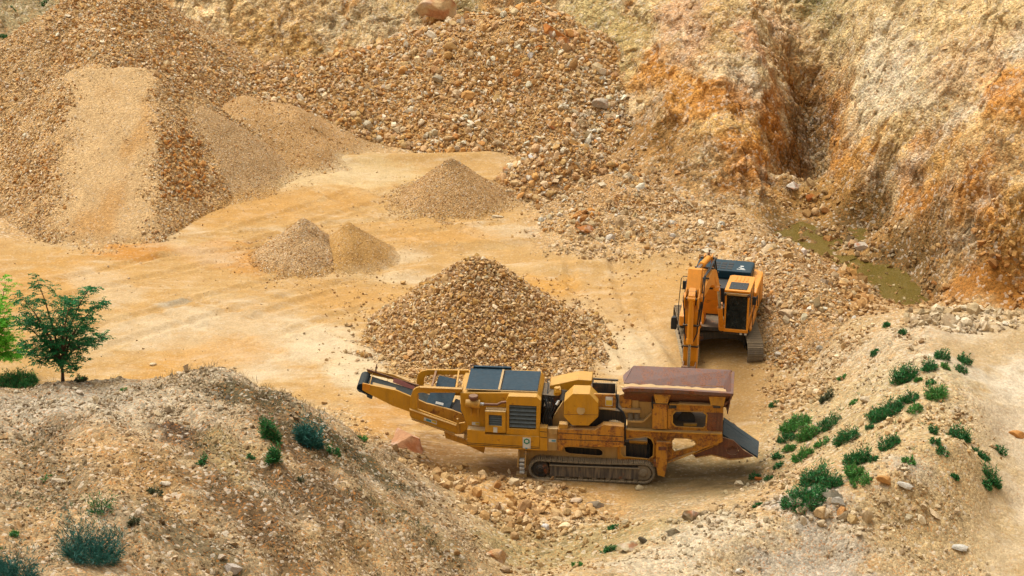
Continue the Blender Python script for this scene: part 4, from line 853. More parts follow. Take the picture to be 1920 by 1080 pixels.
y7_ = scatter(ZS, [(60,425),(150,455),(250,440),(370,370),(340,440),(200,480),(60,450)], 60, .07, 'pale', .5, .2, .4, inside=noheap)
y8_ = scatter(ZS, [(1000,500),(1160,500),(1250,930),(1100,920)], 1.2, .07, 'tan', .5, 0, .5, inside=noheap)
strew('gravel', 'scattered small stones on the flat yard', [y1_, y2_, y3_, y4_, y5_, y6_, y7_, y8_] + toes)

# ------------------------------------------------------------------ rocks that stand out one by one
def rock_mesh(i, s, col, sub='b', sq=(1, 1, 1), jit=.03):
    V, Fc = (BIG if sub == 'b' else HUGE)[i % (8 if sub == 'b' else 4)]
    sq = np.clip(sq, .72, 1.22); V = V * s * np.array(sq)
    if sub != 'b':
        n_ = fbm(V[:, 0] / s * 2.2 + i, V[:, 1] / s * 2.2, V[:, 2] / s * 2.2, 1, 3)[:, None]; V = V * (1 + jit * n_)
    q = V / s; C = np.broadcast_to(col, (len(V), 3)) * (1 + .12 * fbm(q[:, 0] * 5, q[:, 1] * 5, q[:, 2] * 5, 1, 3))[:, None]
    if sub != 'b' and s > .7:
        f = (sstep(.1, .5, fbm(q[:, 0] * 2 + i, q[:, 1] * 2, q[:, 2] * 4, 1, 3)) * .7)[:, None]; C = C * (1 - f) + alb(200, 116, 62) * f
        f = (sstep(.15, .5, fbm(q[:, 0] * 3 + 9 + i, q[:, 1] * 2, q[:, 2] * 3, 1, 3)) * .6)[:, None]; C = C * (1 - f) + alb(236, 208, 180) * f
    return npmesh('rock', V, Fc, False, C)
for n_, (p, s, c, lab, grp) in enumerate(BOULD):
    o = link('rock', rock_mesh(n_, s, c), None, M['stone']); o.location = [float(v) for v in p]; o.rotation_euler = (random.uniform(0, 6.3), random.uniform(0, 6.3), random.uniform(0, 6.3)); tag(o, lab, 'rock', grp)
NAMED = [ # px, py, width m, (proportions), tilt, colour, label
 (768, 838, 1.9, (1, .55, .62), (.25, .50, -.62), (214,158,112), 'big rust-streaked pinkish slab of rock under the raised conveyor'),
 (955, 998, .62, (1, .8, .8), (.3, .2, .4), (196,160,104), 'squarish tan boulder in the hollow below the machine'),
 (978, 970, .5, (1, .9, .8), (.9, .2, 1.4), (200,146,94), 'orange-brown boulder just behind the squarish tan one in the hollow'),
 (1298, 972, 1.0, (1, .8, .7), (0, .1, .4), (140,118,84), 'large dark brown boulder on the near bank right of the hollow'),
 (1262, 1000, .55, (1, .8, .7), (.4, .1, .4), (128,112,84), 'dark boulder left of the large dark brown one'),
 (1205, 1016, .5, (1, .7, .7), (.4, .7, .4), (110,98,76), 'small dark lump in the olive slope below the hollow'),
 (932, 1050, .75, (1, .75, 1.1), (.2, .1, .4), (206,162,110), 'upright ochre boulder at the bottom edge of the hollow'),
 (945, 1072, .5, (1, .9, .9), (.6, .1, 2.4), (176,146,108), 'rounded brown boulder at the bottom edge beneath the upright ochre one'),
 (1024, 992, .42, (1, .7, .9), (.6, .6, .4), (238,228,212), 'chalk white rock in the hollow right of the squarish tan one'),
 (1080, 942, .5, (1.3, .8, .7), (.1, .2, .5), (226,196,158), 'pale pinkish rock at the edge of the hollow nearest the tracks'),
 (1118, 950, .55, (1.4, .8, .6), (.1, .1, .2), (150,132,106), 'flat grey rock right of the pale pinkish one in the hollow'),
 (1197, 918, .38, (1.2, .9, .8), (.1, .2, .5), (206,184,140), 'lone pale rock on the wet ground just in front of the tracks'),
 (1180, 1030, .85, (1.3, .8, .8), (.1, .3, .3), (206,186,146), 'big pale boulder on the olive slope at the bottom'),
 (1620, 465, .95, (1.1, .8, .7), (.1, .2, .3), (222,206,180), 'big pale boulder between the two water holes'),
 (1598, 462, .8, (1, .8, .8), (.6, .2, 1.3), (196,158,108), 'tan boulder left of the big pale one between the water holes'),
 (1555, 452, .9, (1, .8, .8), (.2, .2, .3), (190,136,74), 'ochre boulder at the right rim of the upper puddle'),
 (1485, 352, .8, (1.2, .8, .8), (.3, .2, .9), (226,212,190), 'white boulder at the mouth of the cleft'),
 (1522, 372, .75, (1, .9, .9), (.3, .2, .9), (206,132,60), 'orange boulder right of the white one at the mouth of the cleft'),
 (1548, 398, .6, (1, .9, .9), (.1, .6, .9), (204,148,86), 'tan-orange boulder in the stones above the upper puddle'),
 (1500, 440, .42, (1, .8, .7), (.3, .2, .1), (206,150,88), 'orange stone standing in the upper puddle'),
 (1494, 460, .4, (1.2, .8, .6), (.1, .2, .7), (214,204,184), 'flat white stone standing in the upper puddle'),
 (1636, 520, .34, (1.2, .8, .7), (.1, .2, .2), (150,124,84), 'brown stone in the green water hole'),
 (825, 28, 2.3, (1, .7, .95), (.2, .1, .3), (226,186,130), 'huge pale boulder stuck in the back wall above the coarse rubble heap'),
 (1035, 62, 1.3, (1.5, .7, .6), (.2, .35, -.3), (206,134,62), 'long orange-brown slab near the top of the coarse rubble heap'),
 (1055, 78, .9, (1.2, .7, .6), (.6, .35, .5), (214,146,80), 'orange slab just below the long one on the coarse rubble heap'),
 (868, 44, .8, (1, .8, .8), (.6, .3, .5), (196,184,160), 'grey boulder near the left crest of the coarse rubble heap'),
 (823, 152, .7, (1.2, .8, .8), (.6, .3, .8), (190,172,140), 'grey-brown boulder in the middle of the coarse rubble heap'),
 (995, 105, .6, (1, .9, .9), (.6, .3, .8), (238,230,216), 'white boulder in the middle of the coarse rubble heap'),
 (745, 246, .65, (1, .9, 1), (.6, .3, .8), (206,176,132), 'pale block at the foot of the coarse rubble heap'),
 (1010, 92, .5, (1, .9, 1), (.2, .3, .8), (206,120,40), 'bright orange stone left of the middle of the coarse rubble heap'),
 (1130, 200, 1.1, (1.3, .8, .8), (.2, .3, .8), (196,178,150), 'grey boulder at the right end of the coarse rubble heap'),
 (1080, 240, .8, (1.5, .8, .6), (.2, .5, .2), (216,168,112), 'flat tan slab at the lower right of the coarse rubble heap'),
 (1035, 235, .8, (1.2, .8, .7), (.5, .5, .2), (206,152,88), 'tan boulder left of the flat slab below the coarse rubble heap'),
 (955, 322, .75, (1, .9, .8), (.1, .5, .2), (212,160,96), 'ochre boulder at the left tip of the small rubble heap'),
 (998, 296, .38, (1, .9, .9), (.1, .5, .2), (244,238,226), 'round white stone beyond the small rubble heap'),
 (995, 336, .55, (1.5, .8, .7), (.1, .3, .1), (232,214,184), 'long pale stone low on the small rubble heap'),
 (1100, 432, .9, (1.4, .7, .6), (.1, .2, .2), (190,126,66), 'flat rust-brown slab in the low stone spread'),
 (1085, 408, .6, (1, .9, .8), (.1, .2, .2), (222,158,88), 'orange block above the rust-brown slab in the low stone spread'),
 (933, 408, .4, (1.5, .8, .5), (.0, .1, .1), (226,202,162), 'flat pale stone on the yard right of the lone gravel cone'),
 (1008, 413, .4, (1.2, .8, .7), (.1, .1, .1), (222,176,116), 'tan stone on the yard between the lone cone and the stone spread'),
 (1140, 762, .3, (1, .8, .7), (.1, .1, .1), (212,170,114), 'small stone on the yard beside the machine'),
 (287, 685, .30, (1, .8, .8), (.1, .1, .1), (240,214,170), 'lone cream stone on the yard behind the weedy mound'),
 (700, 822, .28, (1, .8, .8), (.1, .1, .1), (190,150,100), 'little brown stone on the bare ground under the conveyor'),
 (725, 815, .25, (1, .8, .8), (.1, .9, .1), (186,140,86), 'small ochre stone behind the pinkish slab'),
 (831, 877, .34, (1, .8, .9), (.1, .4, .1), (196,150,94), 'small tan boulder on the damp ground right of the pinkish slab'),
 (1695, 912, .5, (1.4, .8, .8), (.1, .4, .1), (226,216,196), 'chalky boulder on the near slope below its peak'),
 (1660, 905, .6, (1.2, .8, .7), (.1, .4, .6), (206,150,84), 'orange rock on the near slope beside the chalky boulder'),
 (1600, 978, .6, (1.4, .9, .8), (.1, .5, .2), (206,172,116), 'large tan boulder below the crest of the near mound'),
 (1558, 932, .7, (1.2, .9, .8), (.1, .2, .2), (132,122,100), 'dark grey boulder on the crest of the near mound'),
 (1572, 944, .6, (1, .9, .9), (.5, .2, .2), (186,176,156), 'light grey boulder touching the dark one on the crest'),
 (1540, 968, .6, (.7, .8, 1.3), (.1, .2, .2), (214,178,126), 'upright tan rock in the row under the crest'),
 (1578, 966, .6, (.8, .8, 1.2), (.1, .4, .2), (212,154,92), 'leaning orange rock in the row under the crest'),
 (1385, 1072, .35, (1, .9, .8), (.1, .4, .2), (236,226,206), 'round white stone at the bottom edge on the near slope'),
 (1798, 1030, .5, (1.4, .9, .7), (.1, .2, .2), (220,212,194), 'broad white rock at the foot of the near slope by the track'),
 (1908, 818, .55, (1.4, .8, .7), (.1, .2, .2), (214,150,80), 'orange rock at the right edge beside the pale track'),
 (1423, 900, .35, (1.2, .8, .8), (.1, .2, .2), (206,120,56), 'bright orange stone at the foot of the tufted slope'),
 (1625, 752, .5, (1.5, .8, .6), (.1, .2, .2), (224,200,162), 'pale stone on the tufted slope between the green clumps'),
 (1888, 610, .45, (1.2, .9, .8), (.1, .2, .2), (232,214,182), 'cream boulder at the foot of the low stone bank by the track'),
 (1480, 592, .7, (1.4, .9, .6), (.1, .2, .2), (218,186,142), 'pale slab low on the bank of small stones'),
 (1548, 532, .6, (1.2, .9, .8), (.1, .2, .2), (176,150,118), 'grey-brown boulder at the back of the stone bank'),
 (1328, 472, .6, (1.3, .9, .7), (.1, .2, .2), (226,206,170), 'pale boulder on the stone spread right behind the excavator'),
 (310, 908, .3, (1.2, .9, .7), (.1, .2, .2), (226,206,176), 'small pale stone halfway up the weedy mound'),
 (110, 905, .4, (1, .9, .7), (.4, .2, .2), (222,200,166), 'pale stone near the left ridge of the weedy mound'),
 (435, 1072, .6, (1, .9, .9), (.4, .2, .2), (206,190,170), 'grey stone at the bottom edge of the weedy mound'),
]
for n_, (px, py, s, sq, rot, c, lab) in enumerate(NAMED):
    if s <= 0: continue
    p = hit(px, py); o = link('boulder', rock_mesh(n_, s, alb(*c), 'h' if s > .5 else 'b', sq, .07), None, M['stone'])
    o.location = (float(p[0]), float(p[1]), float(p[2]) + s * sq[2] * .08); o.rotation_euler = rot; tag(o, lab, 'boulder', None)

# ------------------------------------------------------------------ water holes
def water(name, poly, z, label):
    me = bpy.data.meshes.new(name); xs = np.array([atz(a, b, z)[:2] for a, b in poly]); me.from_pydata([(x, y, z) for x, y in xs], [], [tuple(range(len(xs)))])
    m, t, B, N, L = nodes(name); g = N('ShaderNodeNewGeometry'); n = noise(N, L, g.outputs['Position'], 1.2, 4, .6)
    L(mixc(N, L, alb(112,98,36), alb(146,122,62), n), B.inputs['Base Color']); B.inputs['Alpha'].default_value = .78; B.inputs['Roughness'].default_value = .04; B.inputs['Specular IOR Level'].default_value = .6
    n2 = noise(N, L, g.outputs['Position'], 9, 2, .5); bp = N('ShaderNodeBump'); bp.inputs['Strength'].default_value = .08; bp.inputs['Distance'].default_value = .02; L(n2, bp.inputs['Height']); L(bp.outputs[0], B.inputs['Normal'])
    o = link(name, me, None, m); tag(o, label, None, None, 'structure'); return o
water('water', [(1560,470),(1660,470),(1740,500),(1790,590),(1700,600),(1600,570)], -.97, 'green-brown water in the larger hole')
water('water', [(1440,400),(1560,400),(1660,410),(1670,460),(1560,500),(1440,480)], -.92, 'shallow brown water of the upper puddles')

# ------------------------------------------------------------------ tracked jaw crusher
def crusher():
    O = atz(1110, 903, 0.); fr = Frame(O, -5.)
    root = thing('crushing_machine', 'long yellow rusty tracked rock crusher with raised conveyor and hopper', 'crusher', O, R(-5))
    q1 = lambda X, Y, y: fr.P(640 + X / 4.1545, 660 + Y / 4.1545, y)
    q2 = lambda X, Y, y: fr.P(1000 + X / 4.1545, 660 + Y / 4.1545, y)
    a1 = lambda L_, y: [q1(a, b, y) for a, b in L_]
    a2 = lambda L_, y: [q2(a, b, y) for a, b in L_]
    v1 = lambda X, Y, y: (q1(X, Y, y)[0], y, q1(X, Y, y)[1]); v2 = lambda X, Y, y: (q2(X, Y, y)[0], y, q2(X, Y, y)[1])
    def part(name, mat, build, parent=root, bevel=.012, **k):
        b = MB(); build(b); return b.build(name, mat, parent, bevel, **k)
    W = 2.45                                               # overall width of the undercarriage
    xl, xr = fr.P(993, 885, 0)[0] + .37, fr.P(1226, 890, 0)[0] - .37
    # --- tracks
    for y0 in (0., W - .42):
        t = MB(); r, n = .37, 50; Lp = xr - xl; per = 2 * Lp + 2 * math.pi * r
        def at(s):
            s %= per
            if s < Lp: return (xl + s, 2 * r, 0.)
            s -= Lp
            if s < math.pi * r: a = s / r; return (xr + r * math.sin(a), r + r * math.cos(a), a)
            s -= math.pi * r
            if s < Lp: return (xr - s, 0., math.pi)
            s -= Lp; a = s / r; return (xl - r * math.sin(a), r - r * math.cos(a), math.pi + a)
        for k in range(n):
            x, z, a = at((k + .5) * per / n); ca, sa = math.cos(a), math.sin(a); hw = per / n * .46
            sag = -.03 * math.sin(math.pi * (x - xl) / Lp) if z > r * 1.9 else 0
            def shoe(u0, u1, h0, h1, yy0, yy1):
                vs = [(x + u * ca + h * sa, yy, z + sag - u * sa + h * ca) for h in (h0, h1) for yy in (yy0, yy1) for u in (u0, u1)]
                t.add(vs, [(0, 2, 3, 1), (4, 5, 7, 6), (0, 1, 5, 4), (2, 6, 7, 3), (0, 4, 6, 2), (1, 3, 7, 5)])
            shoe(-hw, hw, -.045, 0, y0, y0 + .42)
            for u in (-.75, 0, .75): shoe(u * hw - .012, u * hw + .012, 0, .035, y0 + .01, y0 + .41)
            shoe(-hw * .6, hw * .6, -.11, -.045, y0 + .12, y0 + .30)
        tr = t.build('track', 'steel', root)
        part('track_frame', 'frame_plate', lambda b: b.box(xl + .32, xr - .12, y0 + .03, y0 + .39, .12, .56), tr, .02)
        part('track_frame', 'steel', lambda b: b.box(xl + .30, xr - .10, y0, y0 + .03, .52, .57), tr, .01)
        for xx, rr in ((xl, .31), (xr, .30)):
            part('wheel', 'dark' if xx == xl else 'steel', lambda b: (b.tube([(xx, y0 + .05, .37), (xx, y0 + .38, .37)], rr * .92, 20), b.tube([(xx, y0 + .01, .37), (xx, y0 + .06, .37)], [.12, .19], 14), b.tube([(xx, y0 - .02, .37), (xx, y0 + .02, .37)], .09, 10)), tr, .01)
        def rollers(b):
            for i in range(7): x_ = xl + .45 + i * (Lp - .7) / 6; b.tube([(x_, y0 + .04, .11), (x_, y0 + .38, .11)], .08, 10)
        part('rollers', 'steel', rollers, tr, 0)
    # --- chassis between the tracks
    part('chassis', 'tan', lambda b: (b.plate(a2([(-60,735),(720,735),(720,830),(945,850),(950,900),(-60,880)], .36), .36, .44, [a2([(232,745),(255,728),(400,738),(520,748),(552,775),(550,805),(520,818),(280,800),(245,785)], .36)]),
          b.plate(a2([(232,745),(255,728),(400,738),(520,748),(552,775),(550,805),(520,818),(280,800),(245,785)], .34), .33, .355, [a2([(242,750),(262,738),(400,748),(512,757),(540,778),(538,800),(515,808),(285,790),(252,778)], .33)])))
    part('chassis', 'dark', lambda b: b.box(xl + .1, xr + .1, .6, W - .5, .42, 1.25))
    # --- feeder side plates, near and far, with the cut-outs one sees through
    hA = [(680,705),(700,682),(880,660),(920,680),(937,720),(932,810),(900,834),(700,815),(680,790)]
    hB = [(1082,690),(1100,672),(1200,675),(1250,690),(1268,720),(1240,742),(1100,776),(1082,755)]
    lower = [(655,600),(1472,634),(1475,700),(1440,715),(1270,775),(1045,857),(925,888),(655,872)]
    hC = [(1085,490),(1110,462),(1320,468),(1348,490),(1342,575),(1320,592),(1110,580),(1085,555)]
    upper = [(925,402),(1482,424),(1472,634),(925,606)]
    grow_ = lambda h, k: [((a - sum(p[0] for p in h) / len(h)) * k + sum(p[0] for p in h) / len(h), (b - sum(p[1] for p in h) / len(h)) * k + sum(p[1] for p in h) / len(h)) for a, b in h]
    for y0, ms in ((.30, ('yellow_rust', 'yellow_dirty')), (2.05, ('yellow_rust', 'yellow_rust'))):
        lo, up_ = a2(lower, .30), a2(upper, .30)
        part('side_plate', ms[0], lambda b: b.plate(lo, y0, y0 + .07, [a2(hA, .3), a2(hB, .3)]))
        part('side_plate', ms[0], lambda b: b.plate([(x, z + .004) for x, z in up_], y0, y0 + .07, [a2(hC, .3)]))
    part('rim', 'yellow_dirty', lambda b: [b.plate(a2(grow_(h, 1.07), .27), .26, .298, [a2(grow_(h, .98), .27)]) for h in (hA, hB, hC)], bevel=.008)
    part('flange', 'yellow_dirty', lambda b: (b.beam(v2(728,602,.22), v2(1470,634,.22), .18, .05), b.beam(v2(1060,402,.24), v2(1385,414,.24), .16, .04), b.beam(v2(1048,856,.24), v2(1262,776,.24), .16, .04), b.beam(v2(925,888,.24), v2(1044,858,.24), .12, .03)))
    part('rust_patch', 'rust', lambda b: b.plate(a2([(1350,470),(1478,476),(1472,618),(1352,606)], .29), .285, .299), label='dark burnt brown plate at the hopper end')
    part('pillar', 'yellow_rust', lambda b: b.plate(a2([(932,395),(1045,402),(1040,602),(925,598)], .18), .18, .295))
    part('pillar', 'yellow_rust', lambda b: b.plate(a2([(1048,440),(1078,442),(1075,600),(1046,598)], .24), .24, .295))
    part('roller', 'black', lambda b: (b.tube([v2(725,775,.9), v2(905,785,.9)], [.28, .28], 18), b.tube([v2(735,775,.9), v2(750,776,.9)], .32, 18), b.tube([v2(880,783,.9), v2(895,784,.9)], .32, 18), b.tube([v2(800,780,.9), v2(815,781,.9)], .30, 18)))
    part('inner_frame_fill', 'dark', lambda b: (b.plate(a2([(670,640),(945,650),(945,850),(670,830)], 1.4), 1.4, 1.9), b.plate(a2([(925,410),(1060,415),(1060,600),(925,600)], 1.), .9, 1.9), b.plate(a2([(1060,560),(1475,600),(1475,640),(1060,620)], .6), .5, 2.0)))  # dark filler behind the big cut-out stands in for its shaded inside
    part('roller', 'dark', lambda b: b.tube([v2(1195,525,.95), v2(1195,520,1.55)], .29, 20))
    part('inner_frame_fill', 'yellow_dirty', lambda b: b.plate(a2([(745,690),(890,700),(885,725),(750,715)], .6), .6, .7), bevel=.006)
    part('inner_frame_fill', 'yellow_dirty', lambda b: b.plate(a2([(1170,562),(1275,562),(1270,578),(1172,580)], .5), .5, .6), bevel=.006)
    part('feeder_pan', 'dark', lambda b: b.plate(a2([(1078,455),(1360,455),(1400,400),(1078,395)], .9), .8, 2.0))
    # --- mid body under the hopper: jaw box, springs, brackets
    part('jaw_box', 'tan', lambda b: (b.plate(a2([(668,335),(930,338),(930,602),(728,600),(735,545),(690,440),(668,400)], .50), .50, .85)))
    part('jaw_plate', 'yellow_rust', lambda b: b.plate(a2([(668,332),(765,336),(762,442),(690,440),(672,400)], .40), .40, .495))
    part('rib', 'tan', lambda b: b.plate(a2([(768,336),(820,338),(818,465),(772,462)], .44), .44, .495))
    part('bracket', 'tan', lambda b: (b.plate(a2([(690,445),(835,452),(832,475),(700,470)], .30), .30, .49), b.plate(a2([(730,532),(858,535),(850,549),(732,547)], .30), .28, .49), b.beam(v2(855,540,.36), v2(925,475,.36), .12, .05)), bevel=.008)
    for X in (757, 808):
        part('spring', 'steel', lambda b: [b.tube([(v2(X,480 + k * 9.5,.38)[0] + .085 * math.cos(a), .38 + .085 * math.sin(a), v2(X,480 + k * 9.5,.38)[2] + .003 * j) for j, a in enumerate(np.linspace(0, 6.3, 9))], .014, 5) for k in range(6)], bevel=0)
    part('hose', 'black', lambda b: (b.tube([v2(645,330,.35), v2(655,380,.33), v2(650,430,.33), v2(700,470,.28), v2(718,520,.25), v2(712,600,.25), v2(716,680,.25)], .035, 7), b.tube([v2(930,340,.2), v2(925,400,.17), v2(930,440,.17)], .03, 6)), bevel=0)
    # --- flywheel guard and frame at the middle
    oc = [(238,388),(306,325),(438,328),(506,398),(506,505),(432,574),(302,572),(238,508)]
    fw = part('flywheel_guard', 'yellow', lambda b: b.plate(a2(oc, .08), .08, .80), bevel=.02)
    part('hub', 'tan', lambda b: b.tube([v2(370,456,.04), v2(370,456,.09)], .145, 12), fw, .006)
    part('seam', 'dark', lambda b: b.beam(v2(240,486,.076), v2(505,490,.076), .006, .012), fw, 0)
    part('crusher_side', 'yellow_rust', lambda b: b.plate(a2([(440,325),(642,332),(642,442),(512,432),(506,400)], .42), .42, .5))
    part('crusher_side', 'dark', lambda b: b.plate(a2([(506,440),(705,465),(712,570),(560,560),(500,605),(300,600),(430,575),(506,505)], .55), .55, 1.9))
    part('crusher_side', 'tan', lambda b: (b.beam(v2(505,436,.38), v2(640,446,.38), .12, .04),), bevel=.006)
    part('frame_block', 'tan', lambda b: b.plate(a2([(300,400),(640,330),(640,440),(520,500),(300,500)], .82), .84, 1.9))
    part('back_guard', 'yellow', lambda b: b.plate(a2([(128,262),(345,215),(455,222),(455,330),(300,330),(128,420)], 1.55), 1.55, 2.3), bevel=.02)
    part('guard_edge', 'rust', lambda b: b.beam(v2(452,300,1.0), v2(458,190,2.2), .03, .05))
    jb = part('jaw_opening', 'dark', lambda b: (b.plate(a2([(462,240),(640,248),(640,328),(462,322)], .95), .95, 1.0), b.beam(v2(465,208,2.2), v2(662,220,2.2), .08, .06), b.beam(v2(462,322,.9), v2(640,330,.9), .08, .05), b.beam(v2(465,208,2.2), v2(462,320,.95), .06, .06), b.beam(v2(636,230,2.1), v2(638,325,.95), .06, .06), b.box(v2(470,0,1)[0], v2(640,0,1)[0], 1.0, 2.2, 1.9, 2.5)))  # dark plate and box stand in for the jaw chamber's dark interior
    part('mesh_screen', 'dark', lambda b: [b.beam(v2(505 + k * 14,228,2.0), v2(500 + k * 14,312,1.0), .012, .012) for k in range(10)], jb, 0)
    # --- yellow lower bar, right of the power unit
    bar = part('side_skirt', 'yellow_rust', lambda b: b.plate(a2([(188,602),(480,608),(512,590),(545,568),(705,582),(705,742),(240,738),(218,772),(188,770)], -.02), -.02, .28), bevel=.012)
    part('side_skirt', 'yellow', lambda b: b.plate(a2([(48,590),(108,594),(108,770),(48,768)], -.02), -.02, .3))
    part('stripe', 'black', lambda b: (b.beam(v2(190,630,-.022), v2(700,660,-.022), .006, .022), b.beam(v2(190,680,-.022), v2(700,699,-.022), .006, .022), b.beam(v2(50,619,-.022), v2(106,624,-.022), .006, .022), b.beam(v2(50,662,-.022), v2(106,668,-.022), .006, .022)), bar, 0)
    part('valve_bracket', 'tan', lambda b: (b.plate(a2([(108,600),(188,604),(188,770),(108,768)], .03), .03, .3), b.plate(a2([(112,598),(186,600),(184,640),(130,650)], -.06), -.06, .03)), bevel=.008)
    part('valve_block', 'yellow_dirty', lambda b: b.plate(a2([(200,562),(268,566),(268,600),(198,597)], -.0), .0, .25))
    def lab(name, mat, cs, y, f=a2, parent=root): return part(name, mat, lambda b: b.plate(f(cs, y), y - .006, y), parent, 0)
    l = lab('label', 'white', [(120,676),(178,679),(178,703),(120,700)], .025); lab('label_print', 'blue', [(142,686),(174,687),(174,698),(142,697)], .018, a2, l)
    l = lab('label', 'white', [(563,347),(618,350),(616,420),(560,416)], .415); lab('label_print', 'cream', [(566,374),(614,377),(613,415),(564,412)], .408, a2, l)
    # --- engine bay gap with hoses and small tanks
    part('engine', 'dark', lambda b: (b.plate(a2([(62,330),(235,350),(235,602),(62,590)], 1.0), 1.0, 2.0), b.plate(a2([(80,420),(140,425),(140,560),(80,555)], .6), .6, 1.0)))
    part('oil_tank', 'dark', lambda b: (b.tube([v2(245,300,1.1), v2(235,385,.9)], .17, 12), b.tube([v2(120,440,.5), v2(120,400,.6)], .12, 10)), smooth=True)
    part('filter', 'yellow', lambda b: (b.tube([v2(165,305,1.0), v2(212,300,1.05)], [.14, .16], 10), b.tube([v2(185,275,1.0), v2(185,330,1.0)], [.10, .13], 10)), bevel=.01)
    part('bottle', 'white', lambda b: b.tube([v2(180,412,.5), v2(200,378,.55)], [.05, .035], 8), bevel=0)
    part('belt_guard', 'tan', lambda b: b.plate(a2([(232,385),(240,510),(290,575),(300,600),(150,602),(150,520),(190,450)], .6), .6, .75))
    part('hose', 'black', lambda b: [b.tube([v2(x0, 340 + 7 * i, .5), v2(x0 + 20, 430, .35 + .03 * i), v2(x1, 520, .3), v2(x1 + 8, 600, .3)], .022, 6) for i, (x0, x1) in enumerate(((90,75),(105,95),(130,110),(150,125),(85,140)))] + [b.tube([v2(112,216,1.6), v2(130,214,1.6)], .02, 6), b.tube([v2(112,216,1.6), v2(116,260,1.4), v2(100,420,.7)], .022, 6)], bevel=0)
    # --- power unit
    hood = part('engine_housing', 'yellow', lambda b: b.plate(a1([(925,318),(1300,318),(1528,326),(1552,375),(1540,655),(980,600),(980,560),(930,455)], .30), .30, 2.25), bevel=.03)
    zr = q1(1245, 312, .30)[1] + .012
    x0, x1, xm = q1(965,300,.4)[0], q1(1527,320,.4)[0], q1(1243,310,.4)[0]
    part('roof_panel', 'roof', lambda b: b.box(x0 + .02, xm - .012, .40, 2.12, zr, zr + .03), hood, .01)
    part('roof_panel', 'roof', lambda b: b.box(xm + .012, x1, .42, 2.05, zr + .003, zr + .034), hood, .01)
    part('roof_seam', 'tan', lambda b: (b.box(xm - .10, xm - .03, .41, 2.11, zr + .030, zr + .036), b.box(x0, x1, .36, .398, zr, zr + .02)), hood, 0)
    part('roof_edge', 'roof', lambda b: b.box(x0 + .10, x0 + 1.42, 2.10, 2.22, zr + .01, zr + .10), hood, .01)
    part('handle', 'brown', lambda b: (b.tube([(x0 + .02, 2.1, zr), (x0 + .0, 2.14, zr + .12), (x0 + .12, 2.16, zr + .14)], .035, 7)), hood, 0)
    rb_ = part('radiator_housing', 'yellow', lambda b: b.plate(a1([(1284,380),(1300,345),(1520,350),(1554,380),(1542,660),(1284,640)], .02), .02, .296, [a1([(1308,412),(1520,424),(1515,606),(1306,595)], .02)]), bevel=.015)
    gx0, gz1 = q1(1308,412,.02); gx1, gz0 = q1(1515,604,.02)
    part('grille', 'black', lambda b: b.box(gx0 - .02, gx1 + .02, .20, .26, gz0 - .03, gz1 + .03), rb_, 0)
    def louv(b):
        n = 6
        for k in range(n):
            z = gz0 + (k + .35) * (gz1 - gz0) / n; b.quad((gx0, .05, z), (gx1, .05, z - .01), (gx1, .17, z + .08), (gx0, .17, z + .09), .012)
        for xx in (gx0 + .35 * (gx1 - gx0), gx0 + .7 * (gx1 - gx0)): b.box(xx, xx + .012, .18, .195, gz0, gz1)
    part('louvre', 'louvre', louv, rb_, 0)
    bx = part('control_box', 'yellow', lambda b: b.plate(a1([(1120,465),(1280,470),(1280,632),(1120,624)], -.05), -.05, .296, [a1([(1148,490),(1250,495),(1250,580),(1148,574)], -.05)]), bevel=.012)
    part('grille', 'black', lambda b: b.plate(a1([(1145,487),(1253,492),(1253,583),(1145,577)], .06), .06, .08), bx, 0)
    part('louvre', 'louvre', lambda b: [b.quad((q1(1150,0,.0)[0], .0, q1(1150,572 - 17 * k,.0)[1]), (q1(1250,0,.0)[0], .0, q1(1250,576 - 17 * k,.0)[1]), (q1(1250,0,.0)[0], .05, q1(1250,576 - 17 * k,.0)[1] + .05), (q1(1150,0,.0)[0], .05, q1(1150,572 - 17 * k,.0)[1] + .05), .008) for k in range(5)], bx, 0)
    part('box_lid', 'tan', lambda b: b.box(q1(1120,465,-.05)[0], q1(1280,465,-.05)[0], -.05, .29, q1(1200,467,-.05)[1] + .002, q1(1200,467,-.05)[1] + .015), bx, 0)
    lab('label', 'white', [(1184,586),(1215,588),(1215,627),(1184,625)], -.055, a1, bx)
    af = part('air_filter', 'yellow_dirty', lambda b: (b.tube([v1(968,398,.12), v1(1080,408,.12)], [.13, .15], 16), b.box(q1(1005,0,.1)[0], q1(1012,0,.1)[0], .05, .3, q1(0,455,.1)[1], q1(0,400,.1)[1]), b.box(q1(1060,0,.1)[0], q1(1067,0,.1)[0], .05, .3, q1(0,458,.1)[1], q1(0,400,.1)[1])), bevel=.006, smooth=True)
    part('filter_cap', 'brown', lambda b: (b.tube([v1(1029,372,.1), v1(1029,352,.1), v1(1029,338,.1)], [.11, .165, .15], 18)), af, .01, smooth=True)
    part('filter_ring', 'chrome', lambda b: b.tube([v1(1082,405,.12), v1(1112,407,.12)], .055, 12), af, 0)
    part('exhaust_pipe', 'brown', lambda b: b.tube([v1(1110,407,.13), v1(1215,410,.13), v1(1250,392,.13), v1(1290,390,.14)], .045, 10), smooth=True, bevel=0)
    sk = part('side_skirt', 'yellow', lambda b: b.plate(a1([(980,604),(1120,618),(1120,642),(1542,662),(1542,768),(980,735)], -.04), -.04, .26), bevel=.012)
    part('ledge', 'tan', lambda b: b.plate(a1([(982,600),(1118,612),(1118,640),(982,612)], .0), .0, .29), sk, .005)
    part('stripe', 'black', lambda b: (b.beam(v1(980,708,-.043), v1(1542,742,-.043), .006, .018), b.beam(v1(980,720,-.043), v1(1542,754,-.043), .006, .018)), sk, 0)
    part('belly_tank', 'yellow_dirty', lambda b: b.box(q1(985,735,.3)[0], q1(1540,735,.3)[0], .30, 2.2, q1(980,735,.3)[1] + .1, q1(980,655,.3)[1]))
